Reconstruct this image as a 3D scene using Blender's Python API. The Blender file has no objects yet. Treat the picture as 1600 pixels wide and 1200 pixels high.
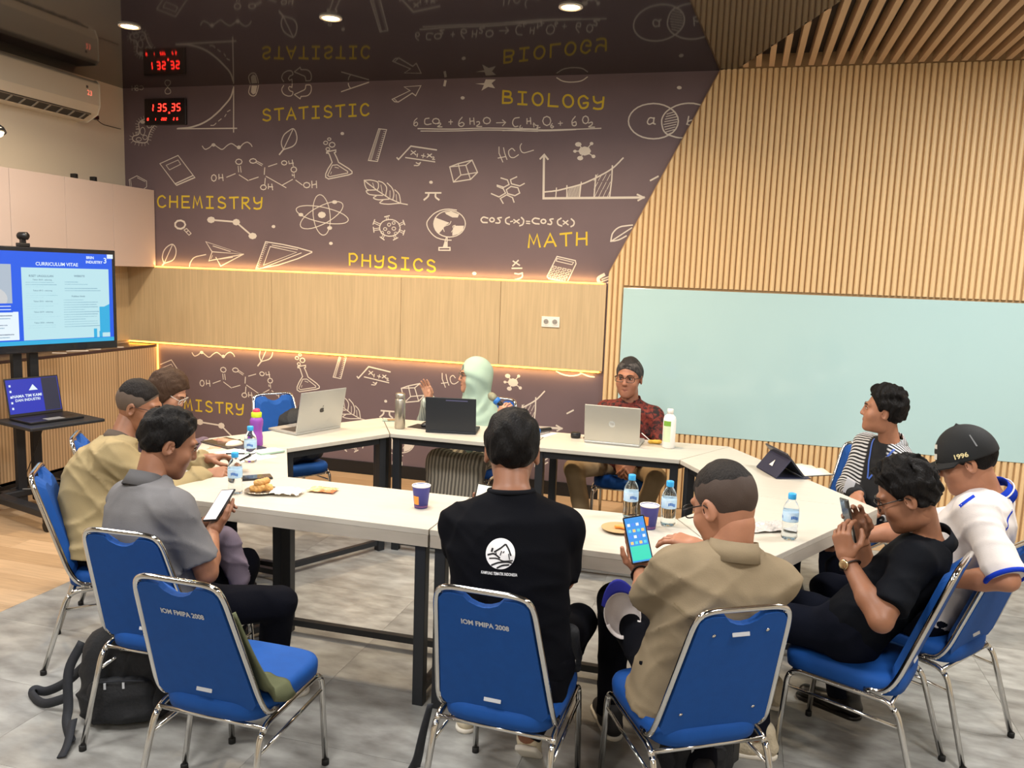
import bpy, bmesh, math, random
import numpy as np
from mathutils import Vector, Matrix, Euler
random.seed(7)
SC = bpy.context.scene
COL = SC.collection
# ---------------------------------------------------------------- camera
cam = bpy.data.cameras.new('camera'); cam_o = bpy.data.objects.new('camera', cam); COL.objects.link(cam_o)
cam.sensor_width = 36.0; cam.lens = 28.8; cam.clip_start = 0.05
cam_o.matrix_world = Matrix(((0.96176, -0.0704, 0.26471, 0), (0.27158, 0.1193, -0.95499, 0), (0.03565, 0.99036, 0.13385, 1.75), (0, 0, 0, 1)))
SC.camera = cam_o
# ---------------------------------------------------------------- world, exposure
w = bpy.data.worlds.new('room_air'); SC.world = w; w.use_nodes = True
w.node_tree.nodes['Background'].inputs[0].default_value = (0.9, 0.95, 1, 1)
w.node_tree.nodes['Background'].inputs[1].default_value = 0.15
SC.view_settings.view_transform = 'Standard'; SC.view_settings.look = 'None'
SC.view_settings.gamma = 1.0; SC.view_settings.use_curve_mapping = False
SC.view_settings.exposure = 0.62
# ---------------------------------------------------------------- ceiling lights: warm downlights plus added fill panels
CEIL = 3.24
def area(name, loc, sx, sy, power, col, spread=180, shape='RECTANGLE'):
    l = bpy.data.lights.new(name, 'AREA'); l.shape = shape; l.size = sx
    if shape in ('RECTANGLE', 'ELLIPSE'): l.size_y = sy
    l.energy = power; l.color = col; l.spread = math.radians(spread)
    o = bpy.data.objects.new(name, l); o.location = loc; COL.objects.link(o); return o
DOWN = [(-3.925, 4.64), (-2.515, 4.685), (-1.045, 4.715)]                    # warm downlights seen in the photo
FILL_PANELS = [(-3.6, 1.2), (-1.3, 1.2), (1.3, 1.6), (-1.3, -1.4), (1.6, -1.4), (-1.5, 3.3), (1.9, 4.2), (-4.1, 3.2)]   # unseen neutral panels, added to brighten the room
FILL_W = [34, 40, 40, 26, 26, 34, 60, 34]
for i, (x, y) in enumerate(DOWN):
    area('downlight_glow', (x, y, CEIL - 0.03), 0.12, 0.12, 22, (1, .78, .52), 150, 'DISK')
# ---------------------------------------------------------------- helpers
def lin(c):
    o = []
    for v in c[:3]:
        v = v / 255.0
        o.append(v / 12.92 if v <= .04045 else ((v + .055) / 1.055) ** 2.4)
    return (o[0], o[1], o[2], 1.0)
MATS = {}
def mat(name, col, rough=.5, metal=0., bump=0., bscale=60., var=0., vscale=8., stretch=(1, 1, 1), emit=0., coat=0., trans=0., ior=1.45, sheen=0., alpha=1., spec=None, col2=None):
    if name in MATS: return MATS[name]
    m = bpy.data.materials.new(name); m.use_nodes = True; nt = m.node_tree; N = nt.nodes; L = nt.links
    b = N['Principled BSDF']; c = lin(col)
    b.inputs['Base Color'].default_value = c; b.inputs['Roughness'].default_value = rough; b.inputs['Metallic'].default_value = metal
    b.inputs['Coat Weight'].default_value = coat; b.inputs['Transmission Weight'].default_value = trans; b.inputs['IOR'].default_value = ior
    b.inputs['Sheen Weight'].default_value = sheen; b.inputs['Alpha'].default_value = alpha
    if spec is not None: b.inputs['Specular IOR Level'].default_value = spec
    if emit: b.inputs['Emission Color'].default_value = c; b.inputs['Emission Strength'].default_value = emit
    if bump or var:
        tc = N.new('ShaderNodeTexCoord'); mp = N.new('ShaderNodeMapping'); mp.inputs['Scale'].default_value = stretch
        L.new(tc.outputs['Object'], mp.inputs['Vector'])
    if var:
        n = N.new('ShaderNodeTexNoise'); n.inputs['Scale'].default_value = vscale; n.inputs['Detail'].default_value = 6
        L.new(mp.outputs[0], n.inputs['Vector'])
        r = N.new('ShaderNodeValToRGB'); r.color_ramp.elements[0].position = .3; r.color_ramp.elements[1].position = .7
        d = lin(col2) if col2 else tuple(v * (1 - var) for v in c[:3]) + (1,)
        e = c if col2 else tuple(min(1, v * (1 + var)) for v in c[:3]) + (1,)
        r.color_ramp.elements[0].color = d; r.color_ramp.elements[1].color = e
        L.new(n.outputs['Fac'], r.inputs[0]); L.new(r.outputs[0], b.inputs['Base Color'])
    if bump:
        n2 = N.new('ShaderNodeTexNoise'); n2.inputs['Scale'].default_value = bscale; n2.inputs['Detail'].default_value = 4
        L.new(mp.outputs[0], n2.inputs['Vector'])
        bp = N.new('ShaderNodeBump'); bp.inputs['Strength'].default_value = bump; bp.inputs['Distance'].default_value = .01
        L.new(n2.outputs['Fac'], bp.inputs['Height']); L.new(bp.outputs[0], b.inputs['Normal'])
    MATS[name] = m; return m
def stripes(name, ca, cb, freq, axis='X', rough=.8, warp=0., duty=.5, bump=.15, coord='Object'):
    m = bpy.data.materials.new(name); m.use_nodes = True; nt = m.node_tree; N = nt.nodes; L = nt.links; b = N['Principled BSDF']
    tc = N.new('ShaderNodeTexCoord'); wv = N.new('ShaderNodeTexWave'); wv.bands_direction = axis
    wv.inputs['Scale'].default_value = freq; wv.inputs['Distortion'].default_value = warp; wv.inputs['Detail Scale'].default_value = 1.2
    L.new(tc.outputs[coord], wv.inputs['Vector'])
    r = N.new('ShaderNodeValToRGB'); r.color_ramp.interpolation = 'LINEAR'
    r.color_ramp.elements[0].position = duty - .06; r.color_ramp.elements[1].position = duty + .06
    r.color_ramp.elements[0].color = lin(ca); r.color_ramp.elements[1].color = lin(cb)
    L.new(wv.outputs['Fac'], r.inputs[0]); L.new(r.outputs[0], b.inputs['Base Color']); b.inputs['Roughness'].default_value = rough
    if bump:
        n2 = N.new('ShaderNodeTexNoise'); n2.inputs['Scale'].default_value = 14; L.new(tc.outputs['Object'], n2.inputs['Vector'])
        bp = N.new('ShaderNodeBump'); bp.inputs['Strength'].default_value = bump; bp.inputs['Distance'].default_value = .02
        L.new(n2.outputs['Fac'], bp.inputs['Height']); L.new(bp.outputs[0], b.inputs['Normal'])
    return m
def link(o, parent=None):
    COL.objects.link(o)
    if parent is not None: o.parent = parent
    return o
def mobj(name, verts, faces, m, parent=None, smooth=False, off=None):
    me = bpy.data.meshes.new(name)
    if off is not None: verts = [(v[0] - off[0], v[1] - off[1], v[2] - off[2]) for v in verts]
    me.from_pydata([tuple(map(float, v)) for v in verts], [], [tuple(map(int, f)) for f in faces]); me.update()
    if smooth: me.polygons.foreach_set('use_smooth', [True] * len(me.polygons))
    me.materials.append(m)
    return link(bpy.data.objects.new(name, me), parent)
def thing(name, label, cat, loc=(0, 0, 0), rz=0., group=None):
    o = bpy.data.objects.new(name, None); o.location = loc; o.rotation_euler = (0, 0, rz); o.empty_display_size = .05
    COL.objects.link(o); return tag(o, label, cat, group)
def tag(o, label, cat, group=None):
    o['label'] = label; o['category'] = cat
    if group: o['group'] = group
    return o
def struct(o): o['kind'] = 'structure'; return o
def bev(o, w=.004, seg=2):
    md = o.modifiers.new('bevel', 'BEVEL'); md.width = w; md.segments = seg; md.limit_method = 'ANGLE'; md.angle_limit = .6; return o
class MB:
    def __init__(s): s.v = []; s.f = []
    def add(s, vs, fs):
        n = len(s.v); s.v += [tuple(v) for v in vs]; s.f += [tuple(i + n for i in f) for f in fs]; return s
    def box(s, c, d, rot=None):
        x, y, z = d[0] / 2, d[1] / 2, d[2] / 2
        vs = [Vector((a * x, b * y, e * z)) for e in (-1, 1) for b in (-1, 1) for a in (-1, 1)]
        if rot is not None:
            M = rot if isinstance(rot, Matrix) else Euler(rot).to_matrix()
            vs = [M @ v for v in vs]
        vs = [v + Vector(c) for v in vs]
        return s.add(vs, [(0, 2, 3, 1), (4, 5, 7, 6), (0, 1, 5, 4), (2, 6, 7, 3), (0, 4, 6, 2), (1, 3, 7, 5)])
    def prism(s, poly, z0, z1):
        a = sum(poly[i][0] * poly[(i + 1) % len(poly)][1] - poly[(i + 1) % len(poly)][0] * poly[i][1] for i in range(len(poly)))
        if a < 0: poly = poly[::-1]
        n = len(poly); vs = [(p[0], p[1], z0) for p in poly] + [(p[0], p[1], z1) for p in poly]
        return s.add(vs, [tuple(range(n))[::-1], tuple(range(n, 2 * n))] + [(i, (i + 1) % n, n + (i + 1) % n, n + i) for i in range(n)])
    def tube(s, path, r, n=10, closed=False, flat=1., caps=True):
        P = [Vector(p) for p in path]; m = len(P); rings = []
        rs = r if isinstance(r, (list, tuple)) else [r] * m
        up = None
        for i in range(m):
            a = P[(i - 1) % m] if (closed or i > 0) else P[i]; b = P[(i + 1) % m] if (closed or i < m - 1) else P[i]
            t = (b - a)
            t = t.normalized() if t.length > 1e-9 else Vector((0, 0, 1))
            if up is None: up = t.orthogonal().normalized()
            up = (up - t * up.dot(t)); up = up.normalized() if up.length > 1e-6 else t.orthogonal().normalized()
            sd = t.cross(up)
            rings.append([P[i] + (up * math.cos(2 * math.pi * k / n) + sd * (math.sin(2 * math.pi * k / n) * flat)) * rs[i] for k in range(n)])
        vs = [v for rg in rings for v in rg]; fs = []
        for i in range(m if closed else m - 1):
            j = (i + 1) % m
            for k in range(n): fs.append((i * n + k, i * n + (k + 1) % n, j * n + (k + 1) % n, j * n + k))
        if not closed and caps: fs += [tuple(range(n))[::-1], tuple(range((m - 1) * n, m * n))]
        return s.add(vs, fs)
    def lathe(s, prof, n=20, c=(0, 0, 0), M=None):
        vs = []; fs = []; m = len(prof)
        for r, z in prof:
            for k in range(n):
                a = 2 * math.pi * k / n; v = Vector((r * math.cos(a), r * math.sin(a), z))
                if M is not None: v = M @ v
                vs.append(v + Vector(c))
        for i in range(m - 1):
            for k in range(n): fs.append((i * n + k, i * n + (k + 1) % n, (i + 1) * n + (k + 1) % n, (i + 1) * n + k))
        if prof[0][0] > 1e-5: fs.append(tuple(range(n))[::-1])
        if prof[-1][0] > 1e-5: fs.append(tuple(range((m - 1) * n, m * n)))
        return s.add(vs, fs)
    def build(s, name, m, parent=None, smooth=False, off=None, bevel=0.):
        o = mobj(name, s.v, s.f, m, parent, smooth, off)
        if bevel: bev(o, bevel)
        return o
def bezier(*p, n=12):
    out = []
    for i in range(n + 1):
        q = [Vector(a) for a in p]; t = i / n
        while len(q) > 1: q = [q[j].lerp(q[j + 1], t) for j in range(len(q) - 1)]
        out.append(q[0])
    return out
def smooth_path(pts, n=5):
    P = [Vector(a) for a in pts]; P = [2 * P[0] - P[1]] + P + [2 * P[-1] - P[-2]]; o = []
    for i in range(1, len(P) - 2):
        a, b, c, d = P[i - 1:i + 3]
        for k in range(n):
            t = k / n; o.append(.5 * (2 * b + (c - a) * t + (2 * a - 5 * b + 4 * c - d) * t * t + (3 * b - a - 3 * c + d) * t ** 3))
    o.append(P[-2]); return o
def round_corners(pts, r, n=5):
    out = []
    P = [Vector(p) for p in pts]
    for i, p in enumerate(P):
        if i in (0, len(P) - 1): out.append(p); continue
        a = (P[i - 1] - p); b = (P[i + 1] - p); ra = min(r, a.length * .49); rb = min(r, b.length * .49)
        out += bezier(p + a.normalized() * ra, p, p + b.normalized() * rb, n=n)
    return out
TXT = {}
def text_mesh(body, size=.05, bold=0.):
    key = (body, size, bold)
    if key in TXT: return TXT[key]
    cu = bpy.data.curves.new('t', 'FONT'); cu.body = body; cu.size = size; cu.align_x = 'CENTER'; cu.align_y = 'CENTER'; cu.offset = bold; cu.resolution_u = 3
    ob = bpy.data.objects.new('t', cu); COL.objects.link(ob)
    dg = bpy.context.evaluated_depsgraph_get(); me = bpy.data.meshes.new_from_object(ob.evaluated_get(dg))
    bpy.data.objects.remove(ob); TXT[key] = me; return me
def text(name, body, size, m, parent, M, bold=0., squash=1.):
    me = text_mesh(body, size, bold).copy(); me.materials.clear(); me.materials.append(m)
    o = link(bpy.data.objects.new(name, me), parent); o.matrix_local = M @ Matrix.Diagonal((squash, 1, 1, 1)); return o
def frame(o, x, y):
    x = Vector(x).normalized(); z = x.cross(Vector(y)).normalized(); y = z.cross(x)
    return Matrix(((x[0], y[0], z[0], o[0]), (x[1], y[1], z[1], o[1]), (x[2], y[2], z[2], o[2]), (0, 0, 0, 1)))
def copy_tree(o, parent=None):
    c = o.copy(); COL.objects.link(c)
    if parent is not None: c.parent = parent
    for ch in list(o.children): copy_tree(ch, c)
    return c
# ---------------------------------------------------------------- the room
X0, X1, Y0, Y1 = -5.39, 3.6, -2.6, 6.27
M_wallpaint = mat('cream_wall_paint', (208, 196, 176), .8, bump=.05, bscale=120)
M_purple = mat('dark_mural_print', (106, 89, 93), .6, var=.08, vscale=2.0)
M_wood = mat('oak_laminate', (194, 170, 132), .45, var=.10, vscale=7, stretch=(9, 9, .35), bump=.05, bscale=40)
M_slat = mat('pine_slat', (224, 193, 146), .5, var=.06, vscale=6, stretch=(8, 8, .5))
M_slatback = mat('slat_backing', (172, 138, 98), .7)
M_black = mat('black_plastic', (18, 18, 20), .4)
M_base = mat('black_baseboard', (22, 22, 24), .45)
M_white = mat('off_white_laminate', (190, 174, 168), .45, bump=.02, bscale=150)
# floor: grey concrete-look vinyl with a strip of oak planks along the left and far walls
def floor_mat():
    m = bpy.data.materials.new('grey_concrete_vinyl'); m.use_nodes = True; nt = m.node_tree; N = nt.nodes; L = nt.links; b = N['Principled BSDF']
    tc = N.new('ShaderNodeTexCoord'); n1 = N.new('ShaderNodeTexNoise'); n1.inputs['Scale'].default_value = 2.6; n1.inputs['Detail'].default_value = 9; n1.inputs['Roughness'].default_value = .68
    mp = N.new('ShaderNodeMapping'); mp.inputs['Scale'].default_value = (1, 1.9, 1); L.new(tc.outputs['Object'], mp.inputs[0]); L.new(mp.outputs[0], n1.inputs['Vector'])
    r = N.new('ShaderNodeValToRGB'); r.color_ramp.elements[0].position = .36; r.color_ramp.elements[1].position = .66
    r.color_ramp.elements[0].color = lin((112, 104, 96)); r.color_ramp.elements[1].color = lin((176, 172, 164)); L.new(n1.outputs['Fac'], r.inputs[0])
    n2 = N.new('ShaderNodeTexNoise'); n2.inputs['Scale'].default_value = 28; n2.inputs['Detail'].default_value = 6; L.new(mp.outputs[0], n2.inputs['Vector'])
    mx = N.new('ShaderNodeMix'); mx.data_type = 'RGBA'; mx.blend_type = 'OVERLAY'; mx.inputs[0].default_value = .4
    L.new(r.outputs[0], mx.inputs[6]); L.new(n2.outputs['Fac'], mx.inputs[7]); L.new(mx.outputs[2], b.inputs['Base Color'])
    b.inputs['Roughness'].default_value = .42
    bp = N.new('ShaderNodeBump'); bp.inputs['Strength'].default_value = .08; L.new(n2.outputs['Fac'], bp.inputs['Height']); L.new(bp.outputs[0], b.inputs['Normal'])
    return m
M_floor = floor_mat()
fl = struct(MB().box(((X0 + X1) / 2, (Y0 + Y1) / 2, -.05), (X1 - X0 + .4, Y1 - Y0 + .4, .1)).build('floor', M_floor))
# vinyl tiles 0.9 x 0.45 in the open floor, planks on the left: pieces of the floor
XW, YW = -3.42, 5.75
vin = [mat('vinyl_tile_%d' % i, c, .42, var=.16, vscale=5 + i, stretch=(1, 2.2, 1), bump=.05, bscale=60, col2=d) for i, (c, d) in enumerate([((166, 166, 162), (118, 116, 112)), ((157, 157, 153), (110, 108, 105)), ((172, 172, 168), (124, 122, 118))])]
tm = {}
def tile(nx, ny, sx, sy, m, nm='vinyl_tile', z=.004):
    key = (round(sx, 3), round(sy, 3), m.name)
    if key not in tm:
        b = MB(); g = .0012; b.box((0, 0, z / 2), (sx - g, sy - g, z)); me = bpy.data.meshes.new(nm); me.from_pydata(b.v, [], b.f); me.materials.append(m); tm[key] = me
    o = bpy.data.objects.new(nm, tm[key]); o.location = (nx, ny, 0); return link(o, fl)
TX, TY = .92, .46
ni = int(math.ceil((X1 - XW) / TX))
for j in range(11):
    y = YW - TY * (j + .5)
    if y < .7: break
    for i in range(ni):
        x = XW + TX * (i + .5 + (.0 if j % 2 else -.0)); xe = min(TX, X1 - (x - TX / 2))
        if x - TX / 2 > 2.3: continue
        if xe > .1: tile(x - TX / 2 + xe / 2, y, xe, TY, vin[(i * 2 + j * 3 + (i * j) % 2) % 3])
plk = [mat('oak_plank_%d' % i, c, .38, var=.14, vscale=5, stretch=(.8, 11, 1), bump=.03, bscale=40) for i, c in enumerate([(178, 150, 118), (168, 140, 108), (186, 158, 126)])]
for j in range(26):                                       # planks on the left, running across
    y = 6.25 - .165 * (j + .5)
    if y < 1.8: break
    xs = X0 + .03
    for k, ln in enumerate([.75 if j % 2 else 1.2, 1.2, 1.2]):
        xe = min(xs + ln, XW)
        if xe - xs > .05: tile((xs + xe) / 2, y, xe - xs, .165, plk[(j + k * 2 + j // 3) % 3], 'floor_plank')
        xs = xe
for j in range(3):                                        # planks along the far wall
    y = 6.25 - .165 * (j + .5); xs = XW
    for k in range(5):
        xe = min(xs + (1.2 if (k or j % 2) else .6), 2.2)
        if xe - xs > .05: tile((xs + xe) / 2, y, xe - xs, .165, plk[(j + k) % 3], 'floor_plank')
        xs = xe
# ceiling: dark mirror-gloss stretch membrane on the left, slatted bay on the right
M_gloss = mat('dark_gloss_ceiling', (38, 35, 37), .05, spec=.45)
M_void = mat('dark_ceiling_void', (52, 46, 46), .6)
bay = [(-.17, 6.27), (.62, 4.25), (.62, Y0), (X1, Y0), (X1, 6.27)]
ceil_poly = [(X0, Y0), (.62, Y0), (.62, 4.25), (-.17, 6.27), (X0, 6.27)]
ce = struct(MB().prism(ceil_poly, CEIL, CEIL + .02).build('ceiling', M_gloss))
MB().prism([(X0 - .1, Y0 - .1), (X1 + .1, Y0 - .1), (X1 + .1, Y1 + .2), (X0 - .1, Y1 + .2)], CEIL + .10, CEIL + .2).build('ceiling_void', M_void, ce)
M_baffle = mat('ceiling_baffle_wood', (186, 156, 124), .5, var=.08, vscale=5, stretch=(8, .5, 8))
x = -.10; bm_cache = {}
while x < 2.6:
    y_s = 6.27 + (x - (-.17)) / (.62 + .17) * (4.25 - 6.27) if x < .62 else 1.6
    MB().box((x, (y_s + 6.2) / 2, CEIL + .045), (.036, 6.2 - y_s, .09)).build('ceiling_baffle', M_baffle, ce); x += .0865
# walls
def wall_panel(name, x0, x1, z0, z1, m, y=Y1, t=.1): return struct(MB().box(((x0 + x1) / 2, y + t / 2, (z0 + z1) / 2), (x1 - x0, t, z1 - z0)).build(name, m))
wb = wall_panel('wall_back', X0 - .1, X1 + .1, -.05, CEIL + .12, M_purple)
wl = struct(MB().box((X0 - .05, (Y0 + Y1) / 2, 1.6), (.1, Y1 - Y0 + .2, 3.4)).build('wall_left', M_wallpaint))
struct(MB().box((X1 + .05, (Y0 + Y1) / 2, 1.6), (.1, Y1 - Y0 + .2, 3.4)).build('wall_right', M_wallpaint))
struct(MB().box(((X0 + X1) / 2, Y0 - .05, 1.6), (X1 - X0 + .2, .1, 3.4)).build('wall_front', M_wallpaint))
struct(MB().box(((X0 + -1.0) / 2, Y1 - .008, .055), (-1.0 - X0, .016, .11)).build('baseboard_back', M_base))
# oak band on the mural wall: boards side by side
bw = [-5.38, -5.08, -3.9, -2.7, -1.85, -1.012]
for i in range(5):
    MB().box(((bw[i] + bw[i + 1]) / 2, Y1 - .014, 1.355), (bw[i + 1] - bw[i] - .003, .028, .666)).build('oak_board', M_wood, wb, bevel=.002)
nb_ = MB().box((X0 + .014, 5.4, 1.355), (.024, 1.7, .666)).build('niche_back', M_wood, None, bevel=.002)
# warm light strips along the band
M_led = mat('warm_led', (255, 176, 62), .5, emit=5.5)
M_ledch = mat('led_channel', (205, 190, 160), .4)
for nm, lab, z in (('led_strip', 'upper glowing warm light strip above the oak band', 1.696), ('led_strip', 'lower glowing warm light strip beneath the oak band', 1.014)):
    t = thing(nm, lab, 'light strip', (-3.05, Y1, z), group='light strips of the oak band')
    x0 = -5.08 if z > 1.5 else -5.38
    MB().box(((x0 - 1.04) / 2 + 3.05, -.012, 0), (-1.04 - x0, .020, .010)).build('diffuser', M_led, t)
    MB().box(((x0 - 1.02) / 2 + 3.05, -.002, 0), (-1.02 - x0, .004, .014)).build('channel', M_ledch, t)
    l = bpy.data.lights.new('led_glow', 'AREA'); l.shape = 'RECTANGLE'; l.size = 4.0; l.size_y = .01; l.energy = 2.6; l.color = (1, .62, .22)
    lo = bpy.data.objects.new('led_glow', l); lo.location = (-3.08, Y1 - .03, z + (.02 if z > 1.5 else -.02)); lo.rotation_euler = (math.pi * (.78 if z > 1.5 else .22), 0, 0); COL.objects.link(lo)
tag(MB().tube([(-5.078, Y1 - .012, .12), (-5.078, Y1 - .012, 1.0)], .006, 6).build('led_strip', M_led), 'short vertical warm light strip beside the fluted cupboard', 'light strip', 'light strips of the oak band')
# slatted half of the far wall: every slat is a part
def xz_prism(name, poly, y0, y1, m, parent=None):
    n = len(poly); vs = [(p[0], y0, p[1]) for p in poly] + [(p[0], y1, p[1]) for p in poly]
    return mobj(name, vs, [tuple(range(n)), tuple(range(n, 2 * n))[::-1]] + [(i, n + i, n + (i + 1) % n, (i + 1) % n) for i in range(n)], m, parent)
wsl = struct(xz_prism('wall_slatted', [(-1.0, 0), (3.0, 0), (3.0, CEIL + .1), (-.23, CEIL + .1), (-1.0, 1.79)], Y1 - .012, Y1 - .0002, M_slatback))
prof = [(-.0165, 0), (-.0125, -.016), (-.004, -.021), (.007, -.021), (.0145, -.013), (.0165, 0)]
def slat(x, z0, z1, z1r=None):
    if z1r is None: z1r = z1
    vs = []; n = len(prof)
    for (px, py) in prof: vs.append((x + px, Y1 - .012 + py, z0))
    for (px, py) in prof: vs.append((x + px, Y1 - .012 + py, z1 + (z1r - z1) * (px + .0165) / .033))
    fs = [tuple(range(n)), tuple(range(n, 2 * n))[::-1]] + [(i, n + i, n + (i + 1) % n, (i + 1) % n) for i in range(n)]
    return mobj('slat', vs, fs, M_slat, wsl)
def diag(x): return 1.80 + (x + .985) * (3.24 - 1.80) / (.715)
P_ = .0405; k = 0
while True:
    x = -.985 + P_ * k; k += 1
    if x > 2.35: break
    top = min(CEIL, diag(x - .017)); topr = min(CEIL, diag(x + .017))
    if x < -.895: slat(x, .01, top, topr)
    else: slat(x, 1.69, max(top, 1.7), max(topr, 1.7)); slat(x, .01, .585)
# frosted pale teal glass board
M_glass = mat('pale_teal_glass_board', (178, 210, 212), .12, coat=.4, spec=.5)
wbd = thing('glass_board', 'large pale teal glass writing board on the slatted wall', 'whiteboard', (.6, Y1 - .012, 1.13))
MB().box((.03, -.013, 0), (3.02, .010, 1.085)).build('glass_panel', M_glass, wbd, bevel=.002)
MB().box((.03, -.004, 0), (2.9, .008, 1.0)).build('backing_frame', mat('brushed_steel', (180, 180, 178), .3, 1.), wbd)
# double socket on the oak band
sk = thing('wall_socket', 'white double power socket on the oak band', 'socket', (-1.435, Y1 - .028, 1.385))
M_pl = mat('white_plastic', (232, 228, 220), .35)
MB().box((0, -.005, 0), (.145, .010, .082)).build('plate', M_pl, sk, bevel=.003)
for sx in (-.035, .035):
    rg = MB().lathe([(.026, 0), (.026, .004), (.022, .004), (.020, .001), (0, .001)], 20, (sx, -.010, 0), Euler((math.pi / 2, 0, 0)).to_matrix()).build('outlet', M_pl, sk)
    MB().lathe([(.0195, .0012), (.0195, .0016), (0, .0016)], 20, (sx, -.010, 0), Euler((math.pi / 2, 0, 0)).to_matrix()).build('recess_shade', mat('socket_shadow_grey', (150, 146, 140), .5), rg)  # flat grey disc paints the shade inside the outlet
    for q in (-.008, .008): MB().lathe([(.0025, 0), (.0025, .002), (0, .002)], 8, (sx + q, -.0118, 0), Euler((math.pi / 2, 0, 0)).to_matrix()).build('pin_hole', M_black, rg)
# downlights
M_bulb = mat('glowing_bulb', (255, 206, 132), .5, emit=20)
M_fill = mat('fill_panel_diffuser', (255, 246, 230), .5, emit=3)
for i, (x, y) in enumerate(DOWN):
    t = thing('downlight', ['round warm downlight in the dark ceiling nearest the white cupboards', 'middle one of the three round warm ceiling downlights', 'round warm downlight in the dark ceiling nearest the slatted wall'][i], 'light', (x, y, CEIL), group='ceiling downlights')
    MB().lathe([(.068, .0), (.068, -.008), (.055, -.010), (.052, 0)], 28).build('trim_ring', M_pl, t, True)
    MB().lathe([(0, -.004), (.052, -.004), (.052, 0)], 28).build('bulb', M_bulb, t, True)
for i, (x, y) in enumerate(FILL_PANELS):  # out-of-view fixtures added to fill the room with light
    zz = CEIL if x < .6 else CEIL - .005
    t = thing('added_fill_panel', 'added square panel light, out of view, brightening the room', 'light', (x, y, zz), group='added fill panels')
    MB().box((0, 0, -.012), (.62, .62, .02)).build('frame', M_pl, t)
    MB().box((0, 0, -.024), (.57, .57, .004)).build('diffuser', M_fill, t)
    area('fill_light', (x, y, zz - .035), .57, .57, FILL_W[i], (1, .975, .94))
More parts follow.
